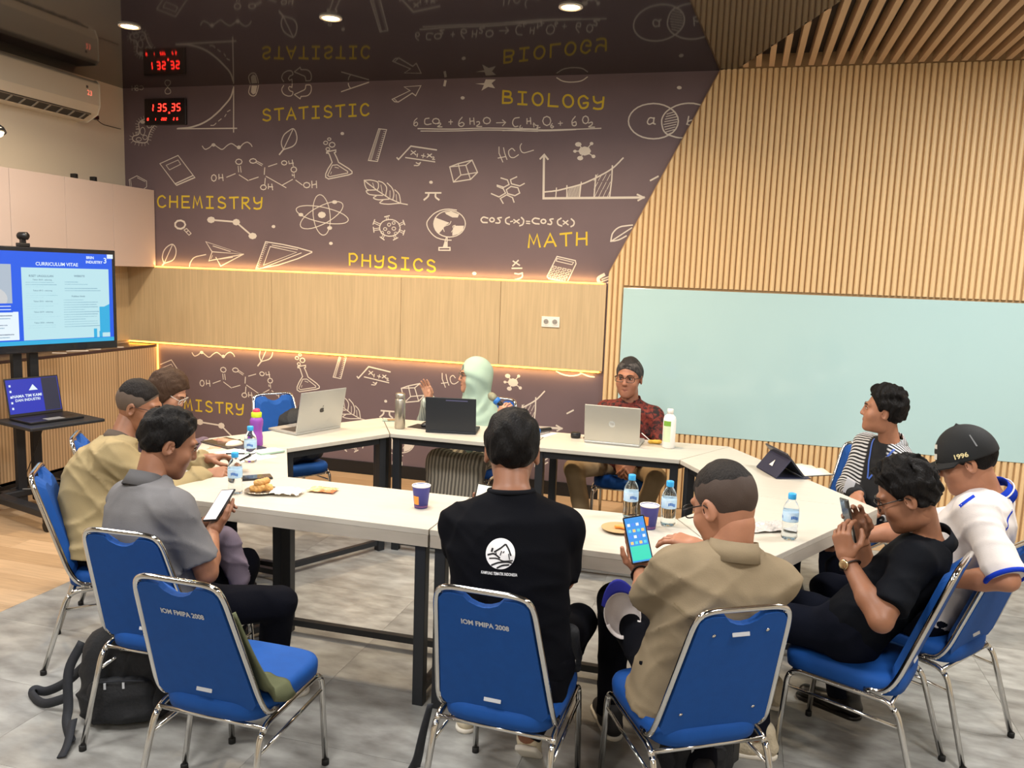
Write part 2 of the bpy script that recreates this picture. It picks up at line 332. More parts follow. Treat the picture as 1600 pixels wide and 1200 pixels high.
# ---------------------------------------------------------------- chalk drawings printed on the far wall (x, z in millimetres on the wall)
MURAL = [
["bacterium","w",[[9,1,[[-5227,2898],[-5228,2906],[-5230,2915],[-5232,2923],[-5232,2931],[-5231,2939],[-5226,2946],[-5220,2952],[-5213,2958],[-5204,2963],[-5195,2967],[-5184,2971],[-5172,2974],[-5159,2977],[-5146,2978],[-5134,2978],[-5122,2977],[-5110,2974],[-5099,2971],[-5088,2966],[-5080,2961],[-5074,2956],[-5069,2950],[-5066,2943],[-5065,2936],[-5066,2928],[-5070,2921],[-5077,2913],[-5086,2905],[-5095,2897],[-5102,2888],[-5108,2879],[-5113,2870],[-5119,2860],[-5123,2850],[-5128,2839],[-5132,2828],[-5135,2815],[-5138,2802],[-5143,2791],[-5150,2782],[-5160,2777],[-5172,2774],[-5186,2773],[-5201,2774],[-5215,2775],[-5231,2776],[-5248,2779],[-5265,2782],[-5280,2786],[-5291,2792],[-5297,2798],[-5300,2806],[-5301,2814],[-5299,2822],[-5294,2829],[-5286,2833],[-5272,2837],[-5257,2839],[-5243,2843],[-5233,2849],[-5229,2857],[-5227,2866],[-5227,2877],[-5227,2888],[-5227,2898]]],[4,0,[[-5227,2898],[-5261,2894]]],[4,0,[[-5230,2915],[-5264,2910]]],[4,0,[[-5232,2931],[-5266,2937]]],[4,0,[[-5226,2946],[-5253,2963]]],[4,0,[[-5213,2958],[-5233,2980]]],[4,0,[[-5195,2967],[-5208,2992]]],[4,0,[[-5172,2974],[-5180,3001]]],[4,0,[[-5146,2978],[-5147,3006]]],[4,0,[[-5122,2977],[-5114,3004]]],[4,0,[[-5099,2971],[-5083,2995]]],[4,0,[[-5080,2961],[-5055,2980]]],[4,0,[[-5069,2950],[-5038,2959]]],[4,0,[[-5065,2936],[-5032,2933]]],[4,0,[[-5070,2921],[-5043,2905]]],[4,0,[[-5086,2905],[-5060,2887]]],[4,0,[[-5102,2888],[-5072,2875]]],[4,0,[[-5113,2870],[-5082,2859]]],[4,0,[[-5123,2850],[-5092,2840]]],[4,0,[[-5132,2828],[-5099,2823]]],[4,0,[[-5138,2802],[-5106,2794]]],[4,0,[[-5150,2782],[-5132,2759]]],[4,0,[[-5172,2774],[-5170,2747]]],[4,0,[[-5201,2774],[-5204,2746]]],[4,0,[[-5231,2776],[-5238,2748]]],[4,0,[[-5265,2782],[-5277,2756]]],[4,0,[[-5291,2792],[-5317,2774]]],[4,0,[[-5300,2806],[-5335,2804]]],[4,0,[[-5299,2822],[-5329,2835]]],[4,0,[[-5286,2833],[-5295,2860]]],[4,0,[[-5257,2839],[-5267,2866]]],[4,0,[[-5233,2849],[-5264,2861]]],[4,0,[[-5227,2866],[-5261,2866]]],[4,0,[[-5227,2888],[-5261,2888]]],[6,1,[[-5090,2921],[-5107,2903],[-5130,2900],[-5144,2914],[-5142,2937],[-5124,2955],[-5102,2958],[-5088,2944]]],[6,1,[[-5166,2873],[-5175,2848],[-5193,2838],[-5212,2849],[-5219,2873],[-5210,2897],[-5191,2907],[-5173,2897]]],[6,1,[[-5207,2803],[-5215,2792],[-5235,2787],[-5255,2792],[-5263,2804],[-5254,2815],[-5234,2820],[-5214,2815]]],[6,1,[[-5145,2819],[-5152,2805],[-5169,2800],[-5186,2806],[-5193,2820],[-5186,2833],[-5168,2839],[-5152,2833]]]],[[[-5165,2950],[-5173,2940],[-5191,2936],[-5208,2940],[-5215,2951],[-5208,2961],[-5190,2965],[-5172,2961]]]],
["sigmoid_graph","w",[[14,0,[[-4826,2891],[-4801,2892],[-4776,2893],[-4751,2894],[-4725,2896],[-4699,2900],[-4673,2905],[-4645,2912],[-4617,2919],[-4590,2928],[-4564,2938],[-4540,2949],[-4516,2961],[-4493,2974],[-4471,2989],[-4449,3004],[-4426,3021],[-4403,3039],[-4381,3059],[-4361,3077],[-4344,3093],[-4330,3106],[-4320,3116],[-4311,3126],[-4304,3136],[-4296,3147],[-4290,3159],[-4285,3171],[-4281,3184],[-4277,3196],[-4272,3209]]],[10,0,[[-4836,2889],[-4243,2886]]],[10,0,[[-4269,3240],[-4274,2855]]],[7,0,[[-4498,2913],[-4492,2913],[-4486,2913],[-4480,2913],[-4475,2913],[-4469,2914],[-4464,2917],[-4459,2920],[-4454,2923],[-4450,2927],[-4445,2930]]],[7,0,[[-4421,2948],[-4393,2966]]],[7,0,[[-4359,2984],[-4345,3002]]],[7,0,[[-4333,3024],[-4305,3037]]],[8,0,[[-4824,2954],[-4757,2928]]],[8,0,[[-4810,2929],[-4761,2957]]]],[]],
["wave_line","w",[[8,0,[[-4585,2742],[-4580,2736],[-4575,2729],[-4570,2723],[-4564,2718],[-4558,2715],[-4551,2714],[-4544,2716],[-4536,2718],[-4528,2722],[-4520,2725],[-4511,2730],[-4501,2737],[-4492,2745],[-4482,2750],[-4473,2753],[-4465,2752],[-4457,2748],[-4450,2743],[-4442,2738],[-4434,2733],[-4425,2728],[-4415,2722],[-4406,2717],[-4396,2713],[-4387,2713],[-4377,2716],[-4368,2722],[-4358,2730],[-4348,2738],[-4339,2744],[-4330,2749],[-4321,2754],[-4312,2758],[-4302,2760],[-4292,2760],[-4279,2755],[-4265,2747],[-4251,2738],[-4237,2731],[-4224,2728],[-4214,2730],[-4204,2737],[-4196,2745],[-4187,2753],[-4179,2759],[-4171,2763],[-4164,2766],[-4156,2769],[-4149,2770],[-4142,2771],[-4135,2769],[-4128,2766],[-4121,2763],[-4115,2758],[-4110,2755],[-4106,2751],[-4103,2747],[-4100,2743],[-4098,2739],[-4096,2735]]]],[[[-4453,2751],[-4459,2740],[-4474,2736],[-4488,2741],[-4494,2751],[-4488,2761],[-4473,2765],[-4459,2761]],[[-4204,2729],[-4210,2718],[-4225,2713],[-4239,2718],[-4245,2729],[-4239,2740],[-4224,2745],[-4210,2740]]]],
["book","w",[[8,1,[[-5020,2594],[-4831,2664],[-4664,2475],[-4851,2408],[-4866,2420]]],[7,0,[[-4866,2420],[-4683,2495]]],[6,0,[[-4851,2412],[-4678,2474]]],[10,0,[[-4861,2424],[-4688,2491]]],[6,1,[[-4956,2580],[-4832,2625],[-4806,2589],[-4922,2541]]]],[]],
["benzene","w",[[6,1,[[-5347,2455],[-5264,2489],[-5163,2444],[-5164,2394],[-5223,2360],[-5339,2393]]],[5,0,[[-5332,2451],[-5323,2397]]],[5,0,[[-5260,2472],[-5180,2439]]]],[]],
["water_formula","w",[[5,0,[[-5291,3258],[-5292,3221]]],[5,0,[[-5261,3257],[-5262,3220]]],[5,0,[[-5292,3240],[-5262,3239]]],[5,1,[[-5228,3228],[-5232,3220],[-5242,3217],[-5252,3220],[-5256,3228],[-5252,3236],[-5242,3239],[-5232,3236]]],[5,1,[[-5173,3239],[-5180,3227],[-5197,3223],[-5214,3228],[-5221,3240],[-5213,3251],[-5196,3255],[-5179,3250]]]],[]],
["droplet","w",[[7,0,[[-4925,3237],[-4931,3232],[-4937,3227],[-4942,3223],[-4947,3218],[-4950,3213],[-4952,3208],[-4952,3203],[-4951,3197],[-4949,3193],[-4946,3189],[-4942,3186],[-4938,3184],[-4932,3183],[-4927,3183],[-4922,3183],[-4916,3183],[-4911,3185],[-4905,3187],[-4900,3189],[-4897,3192],[-4895,3195],[-4894,3200],[-4895,3205],[-4896,3210],[-4898,3214],[-4902,3219],[-4907,3223],[-4913,3228],[-4919,3232],[-4925,3237]]]],[]],
["test_tube","w",[[8,0,[[-4106,3244],[-4110,3231],[-4115,3217],[-4120,3204],[-4123,3192],[-4125,3182],[-4123,3173],[-4119,3166],[-4114,3160],[-4108,3156],[-4102,3152],[-4095,3149],[-4087,3148],[-4079,3147],[-4072,3148],[-4065,3151],[-4059,3156],[-4054,3162],[-4050,3170],[-4046,3179],[-4042,3188],[-4039,3197],[-4036,3208],[-4033,3219],[-4031,3231],[-4028,3242]]]],[[[-4097,3232],[-4042,3230],[-4058,3169],[-4083,3159],[-4103,3178]]]],
["molecule","w",[[8,1,[[-4194,2610],[-4203,2594],[-4226,2587],[-4248,2594],[-4258,2610],[-4248,2626],[-4225,2632],[-4203,2625]]],[7,0,[[-4233,2572],[-4228,2524]]],[7,0,[[-4211,2572],[-4204,2522]]],[8,1,[[-4449,2474],[-4457,2454],[-4474,2446],[-4492,2454],[-4499,2474],[-4491,2493],[-4473,2501],[-4456,2493]]],[8,0,[[-4423,2504],[-4423,2463]]],[8,0,[[-4423,2475],[-4382,2476]]],[8,0,[[-4389,2504],[-4382,2451]]],[7,0,[[-4347,2480],[-4261,2510]]],[7,0,[[-4224,2500],[-4135,2452]]],[7,0,[[-4124,2457],[-4037,2482]]],[8,1,[[-4054,2616],[-4064,2602],[-4088,2597],[-4111,2602],[-4121,2616],[-4111,2629],[-4087,2635],[-4064,2629]]],[6,0,[[-4055,2616],[-3995,2588]]],[6,0,[[-4060,2604],[-4003,2576]]],[7,0,[[-3940,2570],[-3858,2593]]],[8,0,[[-3975,2560],[-3980,2505]]],[7,0,[[-3963,2489],[-3772,2396]]],[8,0,[[-3970,2473],[-3976,2421]]],[8,1,[[-3961,2398],[-3969,2383],[-3989,2377],[-4009,2383],[-4017,2397],[-4008,2412],[-3989,2418],[-3969,2412]]],[8,0,[[-3941,2426],[-3941,2386]]],[8,0,[[-3941,2402],[-3899,2402]]],[8,0,[[-3909,2426],[-3900,2377]]]],[]],
["molecule","w",[[8,1,[[-3764,2600],[-3772,2587],[-3790,2582],[-3808,2588],[-3815,2600],[-3808,2612],[-3790,2617],[-3772,2612]]],[7,0,[[-3747,2615],[-3743,2592]]],[7,0,[[-3743,2593],[-3702,2598]]],[8,0,[[-3714,2623],[-3705,2576]]],[8,1,[[-3672,2545],[-3680,2529],[-3699,2523],[-3718,2529],[-3726,2545],[-3718,2560],[-3699,2567],[-3680,2560]]],[6,0,[[-3714,2509],[-3714,2494]]],[6,0,[[-3714,2496],[-3693,2498]]],[6,0,[[-3697,2513],[-3693,2478]]],[7,0,[[-3806,2418],[-3711,2464]]],[7,0,[[-3681,2458],[-3621,2420]]],[8,1,[[-3548,2418],[-3557,2403],[-3579,2396],[-3600,2403],[-3609,2418],[-3600,2434],[-3579,2440],[-3557,2434]]],[8,0,[[-3531,2451],[-3528,2397]]],[8,0,[[-3529,2420],[-3487,2428]]],[8,0,[[-3489,2452],[-3486,2397]]]],[]],
["recycling_arrows","w",[[8,0,[[-3793,3225],[-3797,3219],[-3801,3214],[-3806,3208],[-3809,3202],[-3811,3195],[-3811,3188],[-3809,3181],[-3806,3173],[-3802,3166],[-3797,3160],[-3791,3155],[-3783,3150],[-3774,3146],[-3765,3143],[-3757,3140],[-3749,3139],[-3741,3139],[-3732,3139],[-3725,3141],[-3719,3143],[-3715,3147],[-3711,3153],[-3709,3159],[-3707,3165],[-3708,3170],[-3711,3173],[-3716,3175],[-3723,3177],[-3730,3179],[-3735,3182],[-3739,3185],[-3742,3189],[-3745,3194],[-3747,3198],[-3748,3201],[-3748,3205],[-3746,3208],[-3744,3211],[-3741,3213],[-3739,3216]]],[8,0,[[-3739,3216],[-3717,3208],[-3714,3235]]],[8,0,[[-3588,3220],[-3589,3214],[-3590,3208],[-3592,3201],[-3593,3195],[-3597,3190],[-3602,3186],[-3608,3183],[-3615,3180],[-3623,3178],[-3632,3174],[-3643,3170],[-3655,3165],[-3668,3160],[-3682,3155],[-3694,3150]]],[8,0,[[-3694,3150],[-3641,3115],[-3632,3134]]],[8,0,[[-3632,3134],[-3619,3134],[-3606,3135],[-3593,3135],[-3581,3137],[-3570,3140],[-3562,3145],[-3554,3151],[-3548,3158],[-3543,3166],[-3540,3174],[-3538,3183],[-3537,3193],[-3538,3203],[-3540,3212],[-3544,3219],[-3550,3223],[-3559,3224],[-3569,3224],[-3579,3224],[-3588,3224]]]],[]],
["angle_mark","w",[[9,0,[[-3265,3163],[-3023,3230]]],[8,0,[[-3204,3227],[-3203,3223],[-3202,3219],[-3202,3215],[-3200,3211],[-3199,3207],[-3196,3203],[-3194,3199],[-3190,3195],[-3187,3191],[-3184,3188]]]],[]],
["leaf","w",[[9,0,[[-3798,2707],[-3802,2718],[-3807,2728],[-3812,2739],[-3815,2750],[-3816,2762],[-3815,2774],[-3811,2787],[-3806,2801],[-3800,2813],[-3793,2824],[-3786,2833],[-3777,2840],[-3767,2847],[-3758,2853],[-3748,2858],[-3739,2864],[-3729,2869],[-3720,2874],[-3711,2876],[-3703,2876],[-3697,2872],[-3690,2865],[-3685,2857],[-3680,2848],[-3677,2838],[-3674,2828],[-3671,2817],[-3670,2806],[-3670,2795],[-3672,2784],[-3675,2774],[-3679,2764],[-3685,2755],[-3693,2746],[-3703,2738],[-3718,2730],[-3737,2724],[-3757,2718],[-3778,2713],[-3798,2707]]],[8,0,[[-3708,2870],[-3798,2707]]],[12,0,[[-3798,2707],[-3835,2668]]]],[]],
["flask","w",[[9,1,[[-3395,2688],[-3312,2702],[-3312,2685],[-3325,2680],[-3303,2642],[-3285,2603],[-3193,2553],[-3163,2530],[-3163,2515],[-3193,2503],[-3376,2469],[-3403,2483],[-3403,2510],[-3381,2553],[-3344,2603],[-3369,2665],[-3378,2678],[-3395,2677]]],[7,1,[[-3342,2580],[-3298,2584],[-3202,2530],[-3202,2518],[-3368,2487],[-3385,2499]]],[7,1,[[-3356,2789],[-3361,2782],[-3372,2779],[-3383,2782],[-3388,2790],[-3383,2797],[-3372,2800],[-3361,2797]]],[7,1,[[-3385,2760],[-3391,2750],[-3404,2746],[-3418,2750],[-3424,2760],[-3418,2770],[-3405,2774],[-3391,2769]]],[8,1,[[-3319,2744],[-3327,2730],[-3345,2724],[-3364,2730],[-3372,2744],[-3364,2758],[-3346,2764],[-3327,2758]]],[7,1,[[-3367,2709],[-3372,2701],[-3385,2697],[-3397,2701],[-3402,2710],[-3397,2718],[-3385,2722],[-3372,2718]]],[5,0,[[-3320,2565],[-3285,2557]]],[5,0,[[-3350,2526],[-3357,2508]]]],[]],
["dot","w",[],[[[-3237,2832],[-3242,2823],[-3254,2820],[-3266,2824],[-3271,2833],[-3266,2842],[-3254,2846],[-3242,2842]]]],
["ruler","w",[[7,1,[[-2930,2867],[-2861,2859],[-2937,2610],[-3018,2618]]],[4,0,[[-2915,2863],[-2992,2622]]],[4,0,[[-2922,2863],[-3003,2620]]],[4,0,[[-2868,2843],[-2886,2845]]],[4,0,[[-2873,2828],[-2891,2829]]],[4,0,[[-2877,2812],[-2896,2814]]],[4,0,[[-2882,2797],[-2901,2799]]],[4,0,[[-2887,2781],[-2905,2783]]],[4,0,[[-2892,2766],[-2910,2768]]],[4,0,[[-2896,2750],[-2915,2752]]],[4,0,[[-2901,2735],[-2920,2737]]],[4,0,[[-2906,2719],[-2924,2721]]],[4,0,[[-2911,2704],[-2929,2705]]],[4,0,[[-2915,2688],[-2934,2690]]],[4,0,[[-2920,2673],[-2939,2674]]],[4,0,[[-2925,2657],[-2944,2659]]],[4,0,[[-2930,2642],[-2948,2643]]],[4,0,[[-2935,2626],[-2953,2627]]]],[]],
["square_root","w",[[11,0,[[-2767,2639],[-2753,2625],[-2648,2729],[-2428,2698]]],[9,0,[[-2692,2640],[-2440,2606]]],[8,0,[[-2644,2693],[-2602,2660]]],[8,0,[[-2606,2690],[-2647,2664]]],[8,0,[[-2589,2669],[-2593,2645]]],[7,0,[[-2556,2656],[-2523,2650]]],[7,0,[[-2536,2668],[-2543,2637]]],[9,0,[[-2503,2667],[-2467,2641]]],[9,0,[[-2470,2667],[-2508,2642]]],[7,0,[[-2464,2642],[-2461,2643],[-2458,2643],[-2455,2644],[-2453,2645],[-2451,2644],[-2450,2643],[-2449,2641],[-2448,2639],[-2449,2637],[-2449,2635],[-2451,2633],[-2455,2631],[-2458,2629],[-2461,2627],[-2461,2626],[-2459,2625],[-2455,2625],[-2451,2624],[-2445,2624],[-2441,2624]]],[8,0,[[-2600,2600],[-2596,2598],[-2592,2596],[-2588,2594],[-2583,2593],[-2579,2592],[-2576,2593],[-2572,2595],[-2569,2597],[-2565,2600],[-2562,2602]]],[8,0,[[-2562,2602],[-2565,2597],[-2568,2592],[-2571,2587],[-2574,2583],[-2579,2580],[-2585,2578],[-2593,2577],[-2601,2578],[-2609,2578],[-2616,2578]]]],[]],
["big_leaf","w",[[8,0,[[-3053,2460],[-3041,2460],[-3029,2461],[-3018,2462],[-3006,2462],[-2994,2462],[-2982,2460],[-2968,2458],[-2955,2455],[-2943,2451],[-2934,2447],[-2929,2440],[-2926,2433],[-2925,2424],[-2925,2416],[-2925,2408],[-2926,2402],[-2929,2396],[-2932,2390],[-2935,2384],[-2938,2378]]],[8,0,[[-3053,2460],[-3051,2452],[-3051,2443],[-3049,2435],[-3048,2427],[-3045,2419],[-3042,2411],[-3038,2403],[-3034,2396],[-3027,2389],[-3019,2385],[-3007,2382],[-2993,2382],[-2977,2383],[-2961,2383],[-2946,2384]]],[8,0,[[-2926,2454],[-2917,2452],[-2908,2449],[-2899,2447],[-2891,2444],[-2883,2439],[-2876,2433],[-2868,2427],[-2862,2419],[-2856,2411],[-2853,2401],[-2852,2390],[-2853,2378],[-2856,2366],[-2858,2353],[-2860,2340]]],[8,0,[[-2849,2439],[-2840,2432],[-2831,2425],[-2822,2417],[-2813,2410],[-2807,2402],[-2801,2393],[-2796,2384],[-2793,2375],[-2790,2365],[-2789,2356],[-2789,2347],[-2790,2338],[-2792,2328],[-2795,2319],[-2796,2310]]],[8,0,[[-2781,2386],[-2773,2379],[-2764,2373],[-2756,2366],[-2749,2358],[-2742,2349],[-2738,2337],[-2735,2324],[-2732,2309],[-2730,2295],[-2727,2280]]],[8,0,[[-3046,2454],[-2933,2378],[-2822,2314],[-2729,2279],[-2668,2270]]],[8,0,[[-3015,2379],[-3019,2378],[-3025,2377],[-3030,2377],[-3034,2376],[-3034,2373],[-3032,2369],[-3029,2363],[-3023,2357],[-3014,2351],[-3001,2346],[-2983,2344],[-2961,2342],[-2936,2341],[-2910,2341],[-2886,2340]]],[8,0,[[-2945,2335],[-2951,2332],[-2958,2329],[-2964,2326],[-2968,2323],[-2968,2320],[-2965,2316],[-2958,2313],[-2948,2309],[-2937,2307],[-2924,2305],[-2908,2305],[-2890,2306],[-2870,2308],[-2850,2310],[-2830,2311]]],[8,0,[[-2885,2301],[-2892,2297],[-2900,2292],[-2907,2287],[-2912,2283],[-2911,2280],[-2903,2277],[-2890,2275],[-2874,2273],[-2856,2272],[-2838,2271],[-2819,2272],[-2798,2274],[-2776,2276],[-2754,2278],[-2733,2280]]],[5,0,[[-2977,2439],[-2959,2393]]],[5,0,[[-2904,2424],[-2891,2363]]],[5,0,[[-2823,2379],[-2822,2325]]],[5,0,[[-2768,2349],[-2763,2299]]],[5,0,[[-3028,2438],[-2998,2419]]]],[]],
["dot","w",[],[[[-2453,2447],[-2457,2438],[-2469,2435],[-2480,2438],[-2485,2447],[-2481,2456],[-2469,2460],[-2458,2456]]]],
["pi","w",[[13,0,[[-2514,2364],[-2383,2365]]],[14,0,[[-2485,2362],[-2486,2357],[-2487,2352],[-2488,2347],[-2489,2341],[-2493,2336],[-2497,2331],[-2504,2325],[-2511,2320],[-2518,2315],[-2525,2309]]],[14,0,[[-2428,2363],[-2428,2357],[-2429,2350],[-2429,2344],[-2429,2338],[-2427,2333],[-2423,2328],[-2417,2323],[-2411,2319],[-2404,2315],[-2398,2311]]]],[]],
["atom","w",[[7,1,[[-3361,2184],[-3358,2148],[-3359,2112],[-3365,2079],[-3374,2052],[-3386,2030],[-3401,2016],[-3418,2010],[-3436,2012],[-3454,2023],[-3471,2041],[-3487,2066],[-3500,2096],[-3510,2131],[-3517,2168],[-3519,2205],[-3518,2240],[-3512,2273],[-3503,2300],[-3491,2322],[-3476,2335],[-3459,2341],[-3441,2339],[-3423,2328],[-3406,2310],[-3391,2286],[-3377,2255],[-3367,2221]]],[7,1,[[-3193,2136],[-3202,2124],[-3222,2114],[-3253,2108],[-3294,2105],[-3341,2105],[-3393,2110],[-3447,2117],[-3501,2128],[-3552,2141],[-3596,2156],[-3633,2173],[-3659,2189],[-3674,2205],[-3677,2220],[-3668,2232],[-3647,2242],[-3615,2248],[-3574,2251],[-3526,2250],[-3473,2246],[-3419,2238],[-3366,2227],[-3316,2214],[-3272,2199],[-3236,2183],[-3211,2166],[-3196,2151]]],[7,1,[[-3246,2268],[-3242,2251],[-3248,2231],[-3263,2208],[-3288,2183],[-3320,2158],[-3357,2133],[-3400,2110],[-3444,2091],[-3488,2075],[-3530,2064],[-3567,2059],[-3598,2060],[-3621,2066],[-3635,2078],[-3638,2095],[-3632,2115],[-3616,2139],[-3591,2164],[-3558,2190],[-3520,2215],[-3477,2237],[-3433,2256],[-3389,2272],[-3348,2282],[-3311,2286],[-3281,2286],[-3259,2279]]]],[[[-3399,2177],[-3410,2158],[-3436,2149],[-3463,2157],[-3474,2176],[-3463,2195],[-3437,2203],[-3410,2195]],[[-3295,2283],[-3302,2272],[-3319,2267],[-3337,2271],[-3344,2282],[-3337,2294],[-3320,2298],[-3302,2294]],[[-3609,2175],[-3616,2164],[-3632,2160],[-3649,2164],[-3656,2174],[-3649,2185],[-3632,2190],[-3616,2186]],[[-3340,2071],[-3347,2059],[-3364,2054],[-3381,2059],[-3388,2070],[-3381,2081],[-3364,2086],[-3347,2082]]]],
["virus","w",[[8,1,[[-2728,2084],[-2733,2062],[-2747,2042],[-2769,2026],[-2796,2017],[-2826,2014],[-2856,2019],[-2881,2031],[-2900,2048],[-2910,2069],[-2911,2091],[-2901,2113],[-2883,2131],[-2858,2143],[-2828,2149],[-2798,2148],[-2771,2140],[-2748,2125],[-2734,2106]]],[6,0,[[-2834,2145],[-2839,2176]]],[6,0,[[-2849,2141],[-2854,2172]]],[9,0,[[-2825,2179],[-2868,2169]]],[6,0,[[-2738,2099],[-2693,2120]]],[6,0,[[-2744,2112],[-2699,2133]]],[9,0,[[-2688,2108],[-2704,2145]]],[6,0,[[-2741,2057],[-2697,2039]]],[6,0,[[-2737,2070],[-2692,2053]]],[9,0,[[-2701,2027],[-2688,2065]]],[6,0,[[-2786,2023],[-2774,1991]]],[6,0,[[-2773,2030],[-2760,1998]]],[9,0,[[-2787,1985],[-2748,2004]]],[6,0,[[-2875,2034],[-2893,1999]]],[6,0,[[-2863,2026],[-2880,1991]]],[9,0,[[-2905,2007],[-2868,1984]]],[6,0,[[-2905,2080],[-2964,2071]]],[6,0,[[-2903,2066],[-2962,2057]]],[9,0,[[-2966,2084],[-2960,2044]]],[6,0,[[-2898,2109],[-2960,2132]]],[6,0,[[-2903,2095],[-2965,2119]]],[9,0,[[-2955,2145],[-2969,2107]]],[6,1,[[-2812,2108],[-2817,2098],[-2827,2094],[-2837,2098],[-2841,2107],[-2837,2116],[-2827,2120],[-2817,2117]]],[6,1,[[-2773,2121],[-2777,2113],[-2786,2110],[-2796,2113],[-2800,2121],[-2796,2129],[-2787,2133],[-2777,2129]]],[6,1,[[-2767,2077],[-2772,2067],[-2784,2063],[-2796,2067],[-2801,2076],[-2796,2086],[-2784,2090],[-2772,2086]]],[6,1,[[-2845,2072],[-2849,2064],[-2860,2060],[-2871,2063],[-2876,2072],[-2871,2080],[-2861,2083],[-2850,2080]]],[6,1,[[-2816,2045],[-2820,2038],[-2828,2035],[-2837,2038],[-2840,2044],[-2837,2051],[-2829,2054],[-2820,2051]]],[5,1,[[-2873,2042],[-2876,2034],[-2885,2030],[-2894,2034],[-2898,2042],[-2895,2050],[-2886,2054],[-2877,2050]]],[5,1,[[-2753,2039],[-2757,2032],[-2766,2029],[-2776,2032],[-2780,2039],[-2776,2046],[-2766,2049],[-2757,2046]]]],[]],
["dot","w",[],[[[-3334,1944],[-3339,1934],[-3352,1930],[-3364,1934],[-3369,1943],[-3364,1953],[-3352,1957],[-3339,1953]]]],
["magnifier","w",[[16,1,[[-4770,2071],[-4783,2048],[-4815,2034],[-4851,2038],[-4874,2057],[-4874,2082],[-4850,2102],[-4814,2107],[-4782,2095]]],[7,1,[[-4784,2025],[-4757,2038],[-4712,1996],[-4734,1981]]],[7,0,[[-4763,2005],[-4741,2020]]]],[]],
["bond_chain","w",[[14,0,[[-4507,2117],[-4258,2104]]],[14,0,[[-4256,2101],[-4097,1986]]]],[[[-4466,2118],[-4479,2098],[-4507,2089],[-4536,2097],[-4548,2117],[-4535,2137],[-4506,2145],[-4478,2138]],[[-4218,2103],[-4230,2083],[-4256,2074],[-4283,2082],[-4294,2101],[-4283,2121],[-4256,2130],[-4229,2122]],[[-4055,1989],[-4068,1969],[-4097,1960],[-4126,1968],[-4138,1987],[-4126,2007],[-4096,2016],[-4067,2008]]]],
["dot","w",[],[[[-3875,2072],[-3880,2062],[-3893,2058],[-3906,2062],[-3912,2071],[-3906,2081],[-3893,2085],[-3880,2082]]]],
["leaf","w",[[9,0,[[-4999,1726],[-5003,1736],[-5007,1747],[-5012,1758],[-5015,1769],[-5016,1780],[-5014,1792],[-5011,1805],[-5007,1817],[-5002,1829],[-4996,1840],[-4989,1849],[-4981,1858],[-4973,1866],[-4964,1873],[-4955,1879],[-4945,1885],[-4934,1890],[-4924,1895],[-4913,1897],[-4904,1897],[-4896,1893],[-4889,1887],[-4882,1879],[-4877,1869],[-4873,1860],[-4871,1851],[-4870,1841],[-4870,1831],[-4872,1820],[-4874,1810],[-4878,1799],[-4883,1788],[-4889,1777],[-4897,1767],[-4908,1758],[-4922,1750],[-4940,1744],[-4959,1738],[-4980,1732],[-4999,1726]]],[8,0,[[-4909,1889],[-4994,1734]]],[12,0,[[-4999,1726],[-5017,1708]]]],[]],
["paper_plane","w",[[9,1,[[-4563,1928],[-4187,1831],[-4501,1843]]],[9,0,[[-4501,1843],[-4534,1763],[-4187,1831]]],[8,0,[[-4534,1763],[-4459,1780]]],[9,0,[[-4463,1796],[-4416,1721],[-4187,1831]]],[7,0,[[-4491,1893],[-4318,1850]]],[6,0,[[-4425,1781],[-4295,1801]]],[5,0,[[-4497,1812],[-4512,1782]]],[9,0,[[-4734,1703],[-4733,1711],[-4732,1718],[-4730,1726],[-4728,1734],[-4724,1743],[-4718,1752],[-4711,1762],[-4703,1772],[-4692,1782],[-4678,1790],[-4660,1797],[-4638,1802],[-4614,1807],[-4589,1812],[-4565,1817]]]],[]],
["set_square","w",[[9,1,[[-3970,1942],[-3810,1924],[-3664,1900],[-3528,1870],[-3528,1864],[-3664,1807],[-3848,1749],[-4068,1705]]],[8,1,[[-3926,1903],[-3673,1861],[-3992,1743]]],[7,0,[[-3908,1916],[-3664,1884]]],[7,0,[[-3988,1724],[-3628,1857]]],[5,0,[[-3973,1928],[-3949,1927]]],[5,0,[[-3980,1913],[-3956,1911]]],[5,0,[[-3987,1897],[-3963,1895]]],[5,0,[[-3994,1881],[-3970,1879]]],[5,0,[[-4001,1865],[-3978,1863]]],[5,0,[[-4008,1849],[-3985,1847]]],[5,0,[[-4015,1833],[-3992,1831]]],[5,0,[[-4022,1817],[-3999,1816]]],[5,0,[[-4029,1801],[-4006,1800]]],[5,0,[[-4037,1785],[-4013,1784]]],[5,0,[[-4044,1769],[-4020,1768]]],[5,0,[[-4051,1753],[-4027,1752]]],[5,0,[[-4058,1737],[-4035,1736]]],[5,0,[[-4065,1721],[-4042,1720]]]],[]],
["arrow","w",[[8,1,[[-2817,3094],[-2664,3157],[-2715,3187],[-2572,3193],[-2615,3117],[-2645,3138],[-2763,3072],[-2796,3075]]],[6,0,[[-2801,3099],[-2775,3078]]]],[]],
["dash","w",[[20,0,[[-2367,3222],[-2374,3190]]]],[]],
["star","w",[],[[[-2121,3196],[-2047,3199],[-2036,3226],[-1954,3223],[-1987,3196],[-1958,3158],[-2015,3170],[-2068,3143],[-2049,3185]]]],
["dot","w",[],[[[-2203,3092],[-2208,3083],[-2220,3079],[-2232,3083],[-2238,3093],[-2233,3102],[-2221,3105],[-2208,3101]]]],
